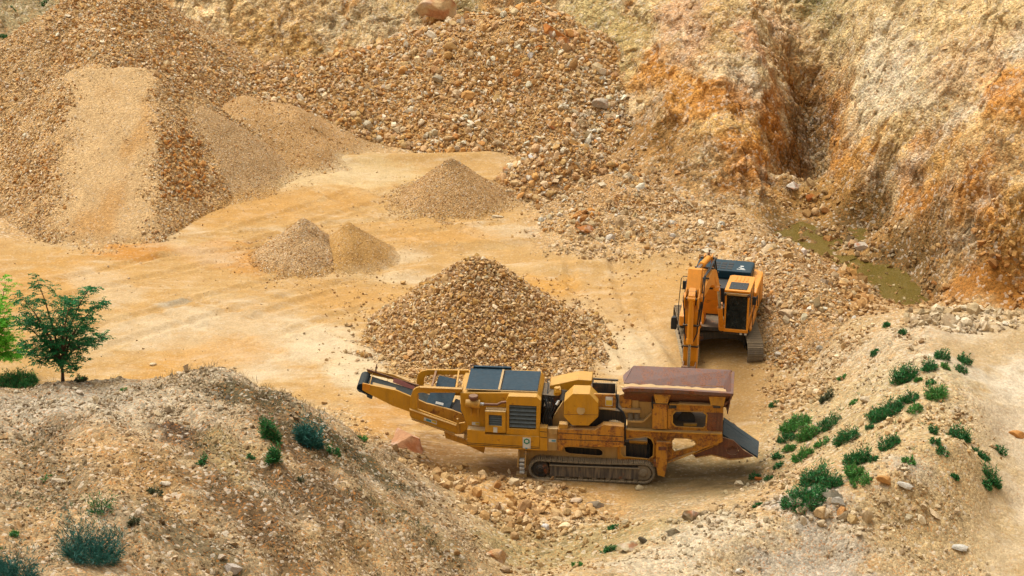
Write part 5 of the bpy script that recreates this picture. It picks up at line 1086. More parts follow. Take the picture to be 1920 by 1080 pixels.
    lb = lab('label', 'white', [(1413,664),(1475,668),(1475,752),(1413,748)], -.044, a1, sk)
    def ring(b):
        c = q1(1444, 697, -.06); o_ = [(c[0] + .115 * math.cos(a), c[1] + .115 * math.sin(a)) for a in np.linspace(0, math.tau, 7)[:-1] + .52]; i_ = [(c[0] + .06 * math.cos(a), c[1] + .06 * math.sin(a)) for a in np.linspace(0, math.tau, 17)[:-1]]
        b.plate(o_, -.056, -.051, [i_])
    part('label_print', 'green', ring, lb, 0)
    part('label_print', 'blue', lambda b: b.box(q1(1434,0,-.05)[0], q1(1452,0,-.05)[0], -.056, -.051, q1(0,700,-.05)[1], q1(0,690,-.05)[1]), lb, 0)
    part('label_print', 'steel', lambda b: [b.box(q1(1420,0,-.05)[0], q1(1468,0,-.05)[0], -.056, -.051, q1(0,742 - k * 6,-.05)[1], q1(0,740 - k * 6,-.05)[1]) for k in range(2)], lb, 0)
    l = lab('label', 'white', [(1018,545),(1075,548),(1075,571),(1018,568)], .295, a1); lab('label_print', 'cream', [(1044,549),(1073,551),(1073,568),(1044,566)], .288, a1, l)
    # steps down from the power unit
    stp = part('step_ladder', 'tan', lambda b: (b.plate(a1([(1376,768),(1442,772),(1436,905),(1368,898)], .02), .16, .30), b.box(q1(1362,0,.1)[0], q1(1446,0,.1)[0], .05, .34, q1(0,915,.1)[1], q1(0,896,.1)[1]), b.plate(a1([(1376,768),(1388,768),(1380,900),(1368,898)], .02), .02, .16), b.plate(a1([(1430,771),(1442,772),(1436,905),(1424,904)], .02), .02, .16)), bevel=.006)
    part('rung', 'white', lambda b: [b.box(q1(1390,0,.05)[0], q1(1428,0,.05)[0], .0, .15, q1(0,y + 15,.05)[1], q1(0,y,.05)[1]) for y in (780,810,840,872)], stp, .004)
    part('jack_leg', 'yellow_rust', lambda b: (b.plate(a2([(958,705),(1047,714),(1042,880),(1022,975),(968,960),(955,880)], .08), .08, .28), b.plate(a2([(962,700),(1075,705),(1075,716),(962,714)], .0), .0, .08)), bevel=.012)
    part('jack_leg', 'yellow_rust', lambda b: b.plate(a2([(958,705),(1047,714),(1042,880),(1022,975),(968,960),(955,880)], .08), 2.1, 2.3), bevel=.012)
    part('leg_plate', 'rust', lambda b: b.plate(a2([(975,740),(1035,742),(1035,768),(975,766)], .05), .05, .08))
    part('leg_plate', 'rust', lambda b: b.plate(a2([(935,850),(965,855),(970,900),(940,890)], .1), .1, .3))
    # --- hopper
    zf = 2.72
    nx0, nz0 = q2(705, 300, -.15); nx1, nz1 = q2(1545, 332, -.15)
    hp = part('hopper', 'hopper', lambda b: (
        b.quad(v2(708,247,1.65), v2(1480,292,1.65), v2(1540,146,2.25), v2(782,113,2.25), .035),         # far wall leaning out
        b.quad(v2(708,247,1.65), v2(782,113,2.25), v2(704,183,2.05), v2(700,200,1.95), .03),
        b.quad(v2(1480,292,1.65), (nx1 - .1, .1, zf - .05), (nx1, -.15, nz1), v2(1540,146,2.25), .035)), bevel=.006)
    def sandbed(b):
        A, B_, C_, D_ = [np.array(p) for p in ((nx0 + .02, -.06, nz0 - .09), (nx1 - .12, -.06, nz1 - .09), v2(1478,298,1.62), v2(706,254,1.62))]; nu, nv = 60, 14; vs = []
        for j in range(nv + 1):
            for i in range(nu + 1):
                u, v = i / nu, j / nv; p = (A * (1 - u) + B_ * u) * (1 - v) + (D_ * (1 - u) + C_ * u) * v
                n = float(fbm(np.array([p[0]]), np.array([p[1] * 1.5]), s=.6, o=4)[0]); sag = .10 * math.sin(math.pi * v ** .6) + .05 * v; vs.append((p[0], p[1], p[2] + sag + .06 * n))
        b.add(vs, [(j * (nu + 1) + i, j * (nu + 1) + i + 1, (j + 1) * (nu + 1) + i + 1, (j + 1) * (nu + 1) + i) for j in range(nv) for i in range(nu)])
    part('sand', 'sandstuff', sandbed, hp, 0, smooth=True)
    part('hopper_wall', 'rust', lambda b: b.quad((nx0, -.12, nz0), (nx1, -.12, nz1), (nx1 - .05, .62, zf - .04), (nx0, .62, zf - .02), .03), hp, .006)
    part('hopper_rim', 'hopper', lambda b: (b.plate(a2([(690,290),(745,278),(1100,292),(1555,322),(1555,345),(1100,322),(760,308),(700,312)], -.15), -.17, -.03), b.beam(v2(1546,334,-.1), v2(1556,160,2.2), .10, .08), b.beam(v2(780,113,2.26), v2(1545,147,2.26), .07, .05)), hp, .008)
    part('wall_band', 'yellow_rust', lambda b: b.quad(v2(708,246,1.66), v2(1480,291,1.66), v2(1488,268,1.70), v2(712,228,1.70), -.02), hp, 0)
    part('wall_seam', 'rust', lambda b: (b.beam(v2(1052,262,1.66), v2(1050,128,2.22), .02, .02), b.beam(v2(1484,290,1.62), v2(1538,150,2.2), .05, .05)), hp, 0)
    sp_ = [(740 + k * 7.6, 262 + k * .42) for k in range(95)]
    def sand(b): 
        for X in range(0, 20):
            x = 700 + X * 38; 
            b.tube([v2(x, 272 + X * 1.9, .9), v2(x + 30, 272 + X * 1.9, .9), v2(x + 60, 274 + X * 1.9, .9)], [.03, .09 + .03 * (X % 3), .03], 7)
    part('hopper_support', 'yellow_dirty', lambda b: b.plate(a2([(935,318),(1076,322),(1046,402),(952,400)], .06), .06, .30), bevel=.01)
    part('hopper_support', 'yellow_dirty', lambda b: b.plate(a2([(1362,332),(1502,342),(1482,424),(1382,414)], .06), .06, .30), bevel=.01)
    part('hinge', 'dark', lambda b: (b.tube([v2(930,396,.1), v2(1050,402,.1)], .035, 8), b.tube([v2(1400,426,.1), v2(1458,430,.1)], .045, 8), b.plate(a2([(1056,405),(1115,408),(1115,440),(1056,438)], .2), .2, .28)), bevel=.006)
    part('hopper_beam', 'tan', lambda b: (b.plate(a2([(1075,345),(1365,355),(1372,410),(1060,398)], .50), .50, .60), b.plate(a2([(1140,400),(1395,412),(1395,422),(1120,410)], .15), .15, .30), b.plate(a2([(755,310),(930,316),(930,340),(670,336)], .3), .3, .5)), bevel=.006)
    part('hook', 'rust', lambda b: (b.tube([v2(1540,335,.1), v2(1535,365,.1), v2(1515,390,.1), v2(1490,412,.1)], .045, 7)), bevel=0)
    # --- rubber chute and tail frame
    ch = part('rubber_flap', 'rubber', lambda b: [b.quad(*[tuple(np.array(v2(*p)) + np.array([0, 0, -.035 * k])) for p in ((1475,645,.60),(1745,820,.60),(1755,702,1.80),(1480,512,1.80))], .03) for k in range(2)], bevel=.004)
    part('flap_ridge', 'rubber', lambda b: [b.tube([v2(1478,600 - 30 * k,1.0 + .25 * k), v2(1610,690 - 30 * k,1.0 + .25 * k), v2(1750,790 - 30 * k,1.0 + .25 * k)], .022, 6) for k in range(3)], ch, 0)
    part('tail_plate', 'rust', lambda b: b.plate(a2([(1472,665),(1560,690),(1640,768),(1722,815),(1640,826),(1530,834),(1385,798),(1262,820),(1240,795),(1440,716)], .45), .45, .52, [a2([(1500,770),(1515,745),(1550,735),(1590,748),(1600,775),(1580,798),(1545,802),(1515,792)], .45)]))
    part('tail_plate', 'rust', lambda b: b.plate(a2([(1472,665),(1560,690),(1640,768),(1722,815),(1640,826),(1530,834),(1385,798),(1262,820),(1240,795),(1440,716)], .45), 1.8, 1.87))
    part('tail_pipe', 'rust', lambda b: b.tube([v2(1550,770,.53), v2(1550,770,1.75)], .20, 16), bevel=0)
    part('tail_edge', 'yellow_rust', lambda b: (b.beam(v2(1240,797,.42), v2(1440,714,.42), .10, .03), b.beam(v2(1262,821,.43), v2(1385,799,.43), .08, .02), b.beam(v2(1385,799,.43), v2(1530,835,.43), .08, .02), b.beam(v2(1530,835,.43), v2(1640,827,.43), .08, .02)), bevel=0)
    # --- discharge conveyor rising to the left
    cb = part('conveyor_beam', 'yellow', lambda b: (b.plate(a1([(165,245),(225,258),(430,300),(548,350),(535,468),(400,420),(210,325),(163,298)], .72), .72, .80), b.box(q1(362,0,.7)[0], q1(395,0,.7)[0], .70, .72, q1(0,395,.7)[1], q1(0,368,.7)[1])), bevel=.01)
    part('tip_plate', 'orange', lambda b: b.plate(a1([(165,243),(225,256),(218,300),(163,296)], .71), .706, .72), cb, 0, label='orange tip plate of the conveyor beam')
    part('conveyor_beam', 'yellow_dirty', lambda b: b.plate(a1([(536,345),(660,400),(860,452),(935,482),(985,575),(985,640),(880,600),(530,462)], .76), .76, .84), bevel=.01)
    part('conveyor_beam', 'yellow_dirty', lambda b: b.plate(a1([(800,622),(985,690),(1120,745),(1110,790),(985,730),(812,672)], .62), .62, .70))
    part('conveyor_beam', 'yellow_dirty', lambda b: b.plate(a1([(200,134),(400,176),(605,262),(605,292),(400,215),(204,172)], 1.75), 1.75, 1.81), label='far beam of the conveyor with an orange-rust top edge')
    part('beam_edge', 'rust', lambda b: b.beam(v1(200,136,1.74), v1(600,262,1.74), .07, .05), bevel=0)
    part('pink_guard', 'pink', lambda b: b.plate(a1([(408,206),(468,222),(575,272),(560,296),(400,236)], 1.70), 1.70, 1.73), bevel=0)
    be = part('conveyor_belt', 'belt', lambda b: b.quad(v1(150,262,.82), v1(985,520,.82), v1(1010,432,1.72), v1(188,172,1.72), -.10), bevel=.02)
    part('belt_scrape', 'tan', lambda b: b.quad(v1(240,262,1.0), v1(420,308,1.0), v1(425,280,1.2), v1(245,236,1.2), .004), be, 0)
    part('drum', 'belt', lambda b: b.tube([v1(158,282,.80), v1(190,186,1.74)], .17, 16), smooth=True, bevel=0)
    part('scraper', 'rubber', lambda b: (b.quad(v1(125,300,.74), v1(240,355,.74), v1(235,330,1.0), v1(130,270,1.0), .02), b.plate(a1([(195,325),(240,345),(238,368),(200,352)], .75), .75, .95)), bevel=0)
    part('strap', 'yellow_dirty', lambda b: (b.tube([v1(213,300,.70), v1(228,225,1.0), v1(242,168,1.74)], .018, 6)), bevel=0)
    part('antenna', 'rust', lambda b: (b.tube([v1(268,150,1.74), v1(272,118,1.74), v1(278,92,1.74)], [.03,.025,.015], 6), b.tube([v1(262,122,1.74), v1(284,122,1.74)], .015, 5)), bevel=0)
    # loop guards
    part('guard_frame', 'yellow', lambda b: b.plate(a1([(530,450),(541,345),(556,302),(580,280),(612,271),(942,285),(942,314),(980,560),(985,600),(920,642),(885,640),(548,520),(532,490)], .42), .42, .50,
        [a1([(590,338),(600,322),(620,317),(928,319),(935,440),(965,548),(900,560),(590,445)], .42)]), bevel=.01)
    part('guard_lip', 'yellow_dirty', lambda b: (b.beam(v1(531,445,.36), v1(895,572,.36), .12, .03), b.beam(v1(548,520,.38), v1(885,638,.38), .10, .03), b.beam(v1(905,520,.38), v1(918,635,.38), .10, .06), b.beam(v1(612,273,.36), v1(942,287,.36), .14, .03), b.beam(v1(592,330,.46), v1(592,440,.46), .10, .02)), bevel=0)
    part('guard_frame', 'yellow', lambda b: b.plate(a1([(585,320),(588,205),(600,170),(620,152),(670,140),(992,143),(992,345)], 2.0), 2.0, 2.08, [a1([(637,300),(645,205),(660,186),(685,180),(980,176),(965,300)], 2.0)]), bevel=.01)
    part('cross_bar', 'rust', lambda b: b.beam(v1(738,150,2.0), v1(706,270,.55), .07, .07))
    part('cross_bar', 'yellow', lambda b: (b.beam(v1(915,150,2.0), v1(897,280,.55), .06, .07), b.beam(v1(960,180,2.0), v1(940,290,.55), .05, .05)))
    part('belt_cover', 'roof', lambda b: (b.quad(v1(658,402,.80), v1(842,447,.80), v1(890,318,1.35), v1(700,300,1.35), -.10), b.quad(v1(735,268,1.40), v1(885,275,1.40), v1(895,210,1.80), v1(760,180,1.80), -.06)), bevel=.01)
    part('belt_cover', 'black', lambda b: b.quad(v1(855,455,.82), v1(935,485,.82), v1(925,372,1.3), v1(890,362,1.3), -.05), bevel=.01)
    part('maker_plate', 'white', lambda b: b.quad(v1(737,383,.86), v1(797,398,.86), v1(793,416,.80), v1(733,401,.80), .01), bevel=0, label='white maker plate on the belt cover')
    l = lab('label', 'white', [(645,506),(745,538),(742,565),(642,532)], .412, a1); lab('label_print', 'blue', [(662,520),(700,532),(698,546),(660,534)], .404, a1, l); lab('label_print', 'cream', [(708,531),(740,541),(739,556),(706,546)], .404, a1, l)
    part('latch', 'tan', lambda b: (b.plate(a1([(905,570),(985,575),(985,640),(915,640)], .5), .5, .6), b.box(q1(950,0,.45)[0], q1(980,0,.45)[0], .40, .5, q1(0,640,.4)[1], q1(0,612,.4)[1])), bevel=.006)
    # small white stones heaped on the machine
    P, S, k = [], [], 0
    r_ = np.random.default_rng(5)
    for i in range(170):
        u, v = r_.random(), r_.random(); X = 562 + 138 * u; top = 575 - 42 * math.sin(math.pi * min(1, u * .75 + .15)); p = v2(X, top + (580 - top) * v, .12 + .32 * (1 - v)); P.append(np.array(p)); S.append(.06 + .05 * r_.random())
    P = np.array(P); S = np.array(S); ey, ex = fr.ey, fr.ex
    Wp = fr.O + P[:, :1] * ex + P[:, 1:2] * ey + np.array([[0, 0, 1]]) * P[:, 2:]
    o = link('gravel', stones_mesh('gravel', Wp, S, pal('pale', len(S)) * 1.1), None, M['stone']); tag(o, 'little heap of white stones caught on the rusty ledge of the crusher', 'loose stones', None, 'stuff')
M['sandstuff'] = paint('spilt_sand', alb(216, 176, 120), .95, dust=.2, rust=0)
crusher()

# ------------------------------------------------------------------ excavator
def excavator():
    O = atz(1350, 640, 0.); O = np.array([7.93, 85.85, 0.]); root = thing('excavator', 'orange tracked excavator facing the hopper with its boom folded down', 'excavator', O, 0)
    def part(name, mat, build, parent=root, bevel=.012, **k):
        b = MB(); build(b); return b.build(name, mat, parent, bevel, **k)
    # undercarriage, square to the yard
    und = bpy.data.objects.new('undercarriage', None); COL.objects.link(und); und.parent = root; und.rotation_euler = (0, 0, R(1.5)); und['category'] = ''
    del und['category']
    r, yl, yr, n = .42, -1.72, 1.72, 46; Lp = yr - yl; per = 2 * Lp + 2 * math.pi * r
    for x0 in (-1.52, .92):
        t = MB()
        for k in range(n):
            s = (k + .5) * per / n
            if s < Lp: y, z, a = yl + s, 2 * r, 0
            elif s < Lp + math.pi * r: a = (s - Lp) / r; y, z = yr + r * math.sin(a), r + r * math.cos(a)
            elif s < 2 * Lp + math.pi * r: y, z, a = yr - (s - Lp - math.pi * r), 0, math.pi
            else: a = math.pi + (s - 2 * Lp - math.pi * r) / r; y, z = yl + r * math.sin(a), r + r * math.cos(a)
            ca, sa = math.cos(a), math.sin(a); hw = per / n * .46
            def shoe(u0, u1, h0, h1, xx0, xx1):
                vs = [(xx, y + u * ca + h * sa, z - u * sa + h * ca) for h in (h0, h1) for xx in (xx0, xx1) for u in (u0, u1)]
                t.add(vs, [(0, 2, 3, 1), (4, 5, 7, 6), (0, 1, 5, 4), (2, 6, 7, 3), (0, 4, 6, 2), (1, 3, 7, 5)])
            shoe(-hw, hw, -.04, 0, x0, x0 + .6)
            for u in (-.8, 0, .8): shoe(u * hw - .012, u * hw + .012, 0, .035, x0 + .01, x0 + .59)
            shoe(-hw * .7, hw * .7, -.11, -.04, x0 + .2, x0 + .4)
        tr = t.build('track', 'steel', und)
        part('track_frame', 'dark', lambda b: b.box(x0 + .12, x0 + .48, yl + .3, yr - .3, .16, .66), tr, .03)
        for yy in (yl, yr): part('wheel', 'dark', lambda b: b.tube([(x0 + .12, yy, .42), (x0 + .48, yy, .42)], .33, 20), tr, .01)
        part('rollers', 'dark', lambda b: [b.tube([(x0 + .1, yl + .4 + i * .44, .12), (x0 + .5, yl + .4 + i * .44, .12)], .09, 10) for i in range(7)], tr, 0)
    def arch(b):
        for y0, y1 in ((yy_, yy_ + .5),):
            N_ = 10; out, inn = [], []
            for k in range(N_ + 1):
                a = math.pi * k / N_; out.append((-1.0 * math.cos(a), .52 + .42 * math.sin(a) ** .6)); inn.append((-.93 * math.cos(a), .22 + .46 * math.sin(a) ** .6))
            b.plate(out + inn[::-1], y0, y1)
    for yy_ in (-1.05, .55): part('cross_member', 'dark', arch, und, .02)
    part('track_frame', 'dark', lambda b: (b.box(-.75, .75, -.85, .85, .55, .92), b.tube([(0, 0, .9), (0, 0, 1.12)], .75, 28)), und, .02)
    # upper works, slewed towards the crusher
    YAW = -13.; fr = Frame(O, YAW); up = bpy.data.objects.new('upper_structure', None); COL.objects.link(up); up.parent = root; up.rotation_euler = (0, 0, R(YAW))
    E = lambda X, Y, y: fr.P(1220 + X / 4.3192, 460 + Y / 4.3192, y)
    Ez = lambda X, Y, z: fr.Pz(1220 + X / 4.3192, 460 + Y / 4.3192, z)
    p_ = lambda nm, mt, f, pa=up, bv=.015, **k: part(nm, mt, f, pa, bv, **k)
    deck = p_('deck', 'dark', lambda b: b.box(-1.30, 1.34, -1.30, 2.3, 1.06, 1.22))
    # cab (machine's left, on the viewer's right)
    cx0, cx1, cy0, cy1, cz0, cz1 = .40, 1.33, -1.38, .32, 1.12, 2.72
    def cabframe(b):
        tp = .07                                                                     # windscreen leans back
        for x in (cx0, cx1 - .07):
            b.add([(x, cy0, cz0), (x + .07, cy0, cz0), (x + .07, cy0 + .10, cz0), (x, cy0 + .10, cz0), (x, cy0 + tp * 2.6, cz1 - .04), (x + .07, cy0 + tp * 2.6, cz1 - .04), (x + .07, cy0 + .12 + tp * 2.6, cz1 - .04), (x, cy0 + .12 + tp * 2.6, cz1 - .04)], [(0,1,2,3),(4,5,6,7),(0,1,5,4),(1,2,6,5),(2,3,7,6),(3,0,4,7)])
            b.box(x, x + .07, -.45, -.37, cz0, cz1 - .04); b.box(x, x + .07, cy1 - .09, cy1, cz0, cz1 - .04)
            b.box(x, x + .07, cy0 + .1, cy1, cz0, cz0 + .5); b.box(x + .005, x + .065, cy0 + .25, cy1, cz1 - .12, cz1 - .04)
        b.box(cx0, cx1, cy0 - .003, cy0 + .10, cz0 - .005, cz0 + .12); b.box(cx0 + .07, cx1 - .07, cy1 - .08, cy1 - .002, cz0, cz0 + 1.1)
    cab = p_('cab', 'orange', cabframe, bv=.02)
    p_('cab_roof', 'orange', lambda b: (b.plate([(cx0 - .02, cy0 + .14), (cx1 + .02, cy0 + .14), (cx1 + .02, cy1 - .05), (cx1 - .06, cy1 + .03), (cx0 + .06, cy1 + .03), (cx0 - .02, cy1 - .05)], cz1 - .04, cz1 + .04, axis='z'), [b.box(cx0 + .22 + k * .14, cx0 + .29 + k * .14, -.25, cy1 - .1, cz1 + .038, cz1 + .062) for k in range(4)]), cab, .03)
    p_('roof_hatch', 'glass', lambda b: b.box(cx0 + .12, cx1 - .12, cy0 + .28, -.42, cz1 + .039, cz1 + .07), cab, .03)
    p_('windscreen', 'glass', lambda b: b.quad((cx0 + .07, cy0 + .05, cz0 + .10), (cx1 - .07, cy0 + .05, cz0 + .10), (cx1 - .07, cy0 + .22, cz1 - .16), (cx0 + .07, cy0 + .22, cz1 - .16), -.02), cab, 0)
    p_('sun_visor', 'tan', lambda b: b.box(cx0 + .0, cx1 + .0, cy0 + .10, cy0 + .20, cz1 - .15, cz1 - .06), cab, .01)
    for x in (cx0 + .02, cx1 - .05):
        p_('side_window', 'glass', lambda b: (b.box(x, x + .03, cy0 + .16, -.45, cz0 + .5, cz1 - .12), b.box(x, x + .03, -.37, cy1 - .09, cz0 + .5, cz1 - .12)), cab, 0)
    p_('rear_window', 'glass', lambda b: b.box(cx0 + .07, cx1 - .07, cy1 - .06, cy1 - .04, cz0 + 1.1, cz1 - .04), cab, 0)
    p_('seat', 'black', lambda b: (b.box(.65, 1.1, -.7, -.2, 1.5, 1.65), b.box(.65, 1.1, -.25, -.12, 1.65, 2.3)), cab, .04)
    for x in (cx0 + .02, cx1 - .02): p_('lamp', 'dark', lambda b: b.tube([(x, cy0 + .08, cz1 - .11), (x, cy0 + .18, cz1 - .11)], .055, 12), cab, 0)
    p_('cab_base', 'dark', lambda b: b.box(cx0 - .02, cx1 + .02, cy0 + .05, cy1 - .2, 1.0, 1.12), cab)
    for x in (cx0 + .62, cx0 + .80): p_('label', 'white', lambda b: b.box(x, x + .09, cy0 + .04, cy0 + .05, 1.02, 1.10), cab, 0)
    p_('wiper', 'black', lambda b: b.tube([(cx0 + .5, cy0 + .02, cz0 + .14), (cx0 + .3, cy0 + .10, cz0 + .8)], .012, 5), cab, 0)
    mi = p_('mirror', 'black', lambda b: (b.box(cx1 + .10, cx1 + .24, cy0 + .25, cy0 + .31, 2.2, 2.52), b.tube([(cx1, cy0 + .2, 2.5), (cx1 + .16, cy0 + .28, 2.45)], .015, 6)), bv=.02)
    # body right of the cab: long orange side boxes, then counterweight
    p_('side_box', 'orange', lambda b: (b.plate([(.35,1.22),(2.2,1.22),(2.2,2.12),(1.9,2.2),(.6,2.2),(.35,2.1)], 1.02, 1.42, axis='x'), b.plate([(-1.2,1.12),(.35,1.12),(.35,1.5),(-.9,1.32),(-1.2,1.25)], 1.345, 1.44, axis='x')), bv=.05)
    p_('side_door', 'dark', lambda b: b.box(1.421, 1.43, 1.25, 1.28, 1.3, 2.05), bv=0)
    p_('handrail', 'black', lambda b: b.tube([(1.47, -1.15, 1.3), (1.47, -1.15, 1.9), (1.47, .1, 2.1), (1.47, .3, 1.6)], .018, 6), bv=0)
    p_('counterweight', 'orange', lambda b: b.plate([(-1.38, 2.0), (1.42, 2.0), (1.40, 2.45), (1.1, 2.72), (.5, 2.84), (-.5, 2.84), (-1.1, 2.72), (-1.36, 2.45)], 1.1, 2.16, axis='z'), bv=.08)
    hd = p_('engine_hood', 'teal', lambda b: b.plate([(-1.15, 1.35), (1.05, 1.35), (1.05, 2.45), (.9, 2.55), (-1.0, 2.55), (-1.15, 2.45)], 2.17, 2.52, axis='z'), bv=.06)
    p_('vent', 'black', lambda b: [b.box(-.45 + i * .26, -.45 + i * .26 + .2, 1.5 + j * .26, 1.5 + j * .26 + .18, 2.505, 2.53) for i in range(3) for j in range(3)], hd, 0)
    p_('logo', 'white', lambda b: (b.box(.45, .78, 1.55, 1.60, 2.521, 2.53), b.box(.5, .62, 1.75, 1.80, 2.521, 2.53), b.box(.55, .68, 1.86, 1.96, 2.521, 2.53), b.plate([(.56, 1.65), (.72, 1.62), (.74, 1.70), (.6, 1.72)], 2.521, 2.53, axis='z')), hd, 0)
    p_('engine_block', 'black', lambda b: (b.box(-1.1, 1.0, .4, 1.9, 1.2, 2.16), b.box(-.95, .38, -.1, .4, 1.2, 1.55)))
    p_('exhaust_pipe', 'rust', lambda b: b.tube([(-.75, 2.2, 2.5), (-.75, 2.2, 2.85), (-.72, 2.28, 2.95)], .05, 10), bv=0)
    p_('tank_cover', 'orange', lambda b: (b.box(-1.32, -.78, -.35, 1.3, 1.22, 2.12), b.plate([(-1.2, 1.22), (-.35, 1.22), (-.35, 1.95), (-.75, 1.72), (-1.2, 1.60)], -1.32, -.86, axis='x')), bv=.05)
    p_('step', 'orange', lambda b: (b.box(-1.30, -.92, -1.42, -1.2, 1.20, 1.62),), bv=.05)
    p_('fender_box', 'black', lambda b: (b.plate([(-1.62, 1.0), (-1.40, 1.0), (-1.40, 1.42), (-1.44, 1.5), (-1.58, 1.5), (-1.62, 1.42)], -1.35, -1.15)), bv=.03)
    p_('lamp', 'chrome', lambda b: b.tube([(-1.05, -1.46, 1.12), (-1.05, -1.38, 1.12)], .06, 12), bv=0)
    p_('mirror_frame', 'black', lambda b: b.tube([(-1.36, -1.25, 1.2), (-1.36, -1.2, 2.0), (-1.30, -1.1, 3.02), (-1.22, -1.1, 3.12), (-.98, -1.1, 3.12), (-.96, -1.1, 3.0), (-1.0, -1.15, 2.62), (-1.28, -1.1, 2.60)], .017, 6), bv=0)
    p_('mirror', 'black', lambda b: b.box(-1.24, -1.08, -1.16, -1.10, 2.62, 2.95), bv=.03)
    # boom: bent box beam; low = drop of everything above the deck
    class LMB(MB):
        def build(s, *a, **k):
            s.v = [(x, y, z if z < 1.5 else 1.5 + (z - 1.5) * .90) for x, y, z in s.v]; return MB.build(s, *a, **k)
    def part(name, mat, build, parent=root, bevel=.012, **k):
        b = LMB(); build(b); return b.build(name, mat, parent, bevel, **k)
    p_ = lambda nm, mt, f, pa=up, bv=.015, **k: part(nm, mt, f, pa, bv, **k)
    bxc, hwid = -.12, .33
    prof_top = [(-.72, 2.02), (-1.05, 2.75), (-1.75, 3.62), (-2.35, 4.25), (-2.9, 4.55), (-3.6, 4.68), (-4.6, 4.74), (-5.72, 4.66)]
    prof_bot = [(-5.78, 4.42), (-4.6, 4.28), (-3.6, 4.12), (-2.95, 3.85), (-2.3, 3.3), (-1.65, 2.62), (-1.2, 1.95), (-1.05, 1.68), (-.8, 1.60)]
    bm_ = p_('boom', 'orange', lambda b: b.plate(prof_top + prof_bot, bxc - hwid, bxc + hwid, axis='x'), bv=.02)
    p_('boom_bracket', 'orange', lambda b: (b.plate([(-.5,1.2),(-1.1,1.2),(-1.0,1.9),(-.7,2.1),(-.5,1.9)], bxc - .37, bxc - .28, axis='x'), b.plate([(-.5,1.2),(-1.1,1.2),(-1.0,1.9),(-.7,2.1),(-.5,1.9)], bxc + .28, bxc + .37, axis='x')), bv=.01)
    for s in (-1, 1):
        x = bxc + s * .45
        cyl = p_('boom_cylinder', 'orange', lambda b: (b.tube([(x, -1.35, 1.30), (x, -2.02, 2.42)], .095, 14), b.tube([(x, -1.30, 1.2), (x, -1.38, 1.36)], .13, 12), b.tube([(x, -1.98, 2.35), (x, -2.04, 2.46)], .11, 12)), bm_, 0, smooth=True)
        p_('rod', 'chrome', lambda b: b.tube([(x, -2.02, 2.42), (x, -2.60, 3.52)], .055, 12), bm_, 0, smooth=True)
        p_('rod_eye', 'orange', lambda b: b.tube([(bxc + s * .27, -2.62, 3.56), (bxc + s * .48, -2.62, 3.56)], .12, 14), bm_, 0)
    p_('arm_cylinder', 'orange', lambda b: (b.tube([(bxc, -2.3, 4.72), (bxc, -4.1, 5.18)], .12, 16), b.plate([(-2.1,4.15),(-2.45,4.35),(-2.42,4.85),(-2.2,4.9),(-2.0,4.5)], bxc - .16, bxc - .12, axis='x'), b.plate([(-2.1,4.15),(-2.45,4.35),(-2.42,4.85),(-2.2,4.9),(-2.0,4.5)], bxc + .12, bxc + .16, axis='x')), bm_, 0, smooth=True)
    p_('rod', 'chrome', lambda b: b.tube([(bxc, -4.1, 5.18), (bxc, -5.45, 5.50)], .06, 12), bm_, 0, smooth=True)
    p_('hose', 'black', lambda b: [b.tube([(bxc + s_ * d, -.7, 1.9), (bxc + s_ * d, -1.2, 3.05), (bxc + s_ * d, -2.4, 4.46 + .1 * k), (bxc + s_ * d, -3.6, 4.80), (bxc + s_ * (d + .07), -5.3, 4.95 + .1 * k), (bxc + s_ * (d + .1), -5.9, 4.4), (bxc + s_ * d, -5.95, 3.4)], .03, 6) for k, (s_, d) in enumerate(((-1, .2), (-1, .25), (1, .2), (1, .26)))], bm_, 0)
    p_('pin', 'dark', lambda b: (b.tube([(bxc - .40, -2.62, 3.56), (bxc + .40, -2.62, 3.56)], .06, 12), b.tube([(bxc - .30, -2.25, 4.72), (bxc + .30, -2.25, 4.72)], .055, 12)), bm_, 0)
    p_('side_rib', 'orange', lambda b: (b.plate([(-1.5,2.7),(-1.75,3.05),(-2.7,4.1),(-2.9,4.15),(-2.5,3.75),(-1.8,2.95)], bxc + .33, bxc + .345, axis='x'),), bm_, 0)
    p_('hose_clamp', 'dark', lambda b: [b.box(bxc - .36, bxc + .36, y - .03, y + .03, z - .02, z + .04) for y, z in ((-1.3, 3.12), (-2.0, 3.98), (-3.3, 4.72), (-4.5, 4.80))], bm_, 0)
    # stick, bucket linkage, bucket
    st = p_('stick', 'orange', lambda b: b.plate([(-5.38, 5.62), (-5.60, 5.66), (-5.98, 4.95), (-6.18, 4.1), (-6.28, 2.0), (-6.22, 1.62), (-6.06, 1.60), (-5.92, 2.2), (-5.60, 3.6), (-5.52, 4.3), (-5.42, 4.9)], bxc - .25, bxc + .25, axis='x'), bv=.02)
    p_('stick_boss', 'orange', lambda b: (b.tube([(bxc - .34, -5.75, 4.5), (bxc + .34, -5.75, 4.5)], .19, 18), b.plate([(-6.05,5.05),(-6.30,4.80),(-6.32,4.45),(-6.1,4.3)], bxc - .12, bxc + .12, axis='x')), st, .01)
    p_('bucket_cylinder', 'orange', lambda b: (b.tube([(bxc, -6.26, 4.62), (bxc, -6.42, 2.95)], .105, 16), b.tube([(bxc, -6.41, 3.02), (bxc, -6.43, 2.82)], .125, 16), b.tube([(bxc - .14, -6.25, 4.66), (bxc + .14, -6.25, 4.66)], .10, 12)), st, 0, smooth=True)
    p_('rod', 'chrome', lambda b: b.tube([(bxc, -6.43, 2.85), (bxc, -6.52, 1.85)], .05, 12), st, 0, smooth=True)
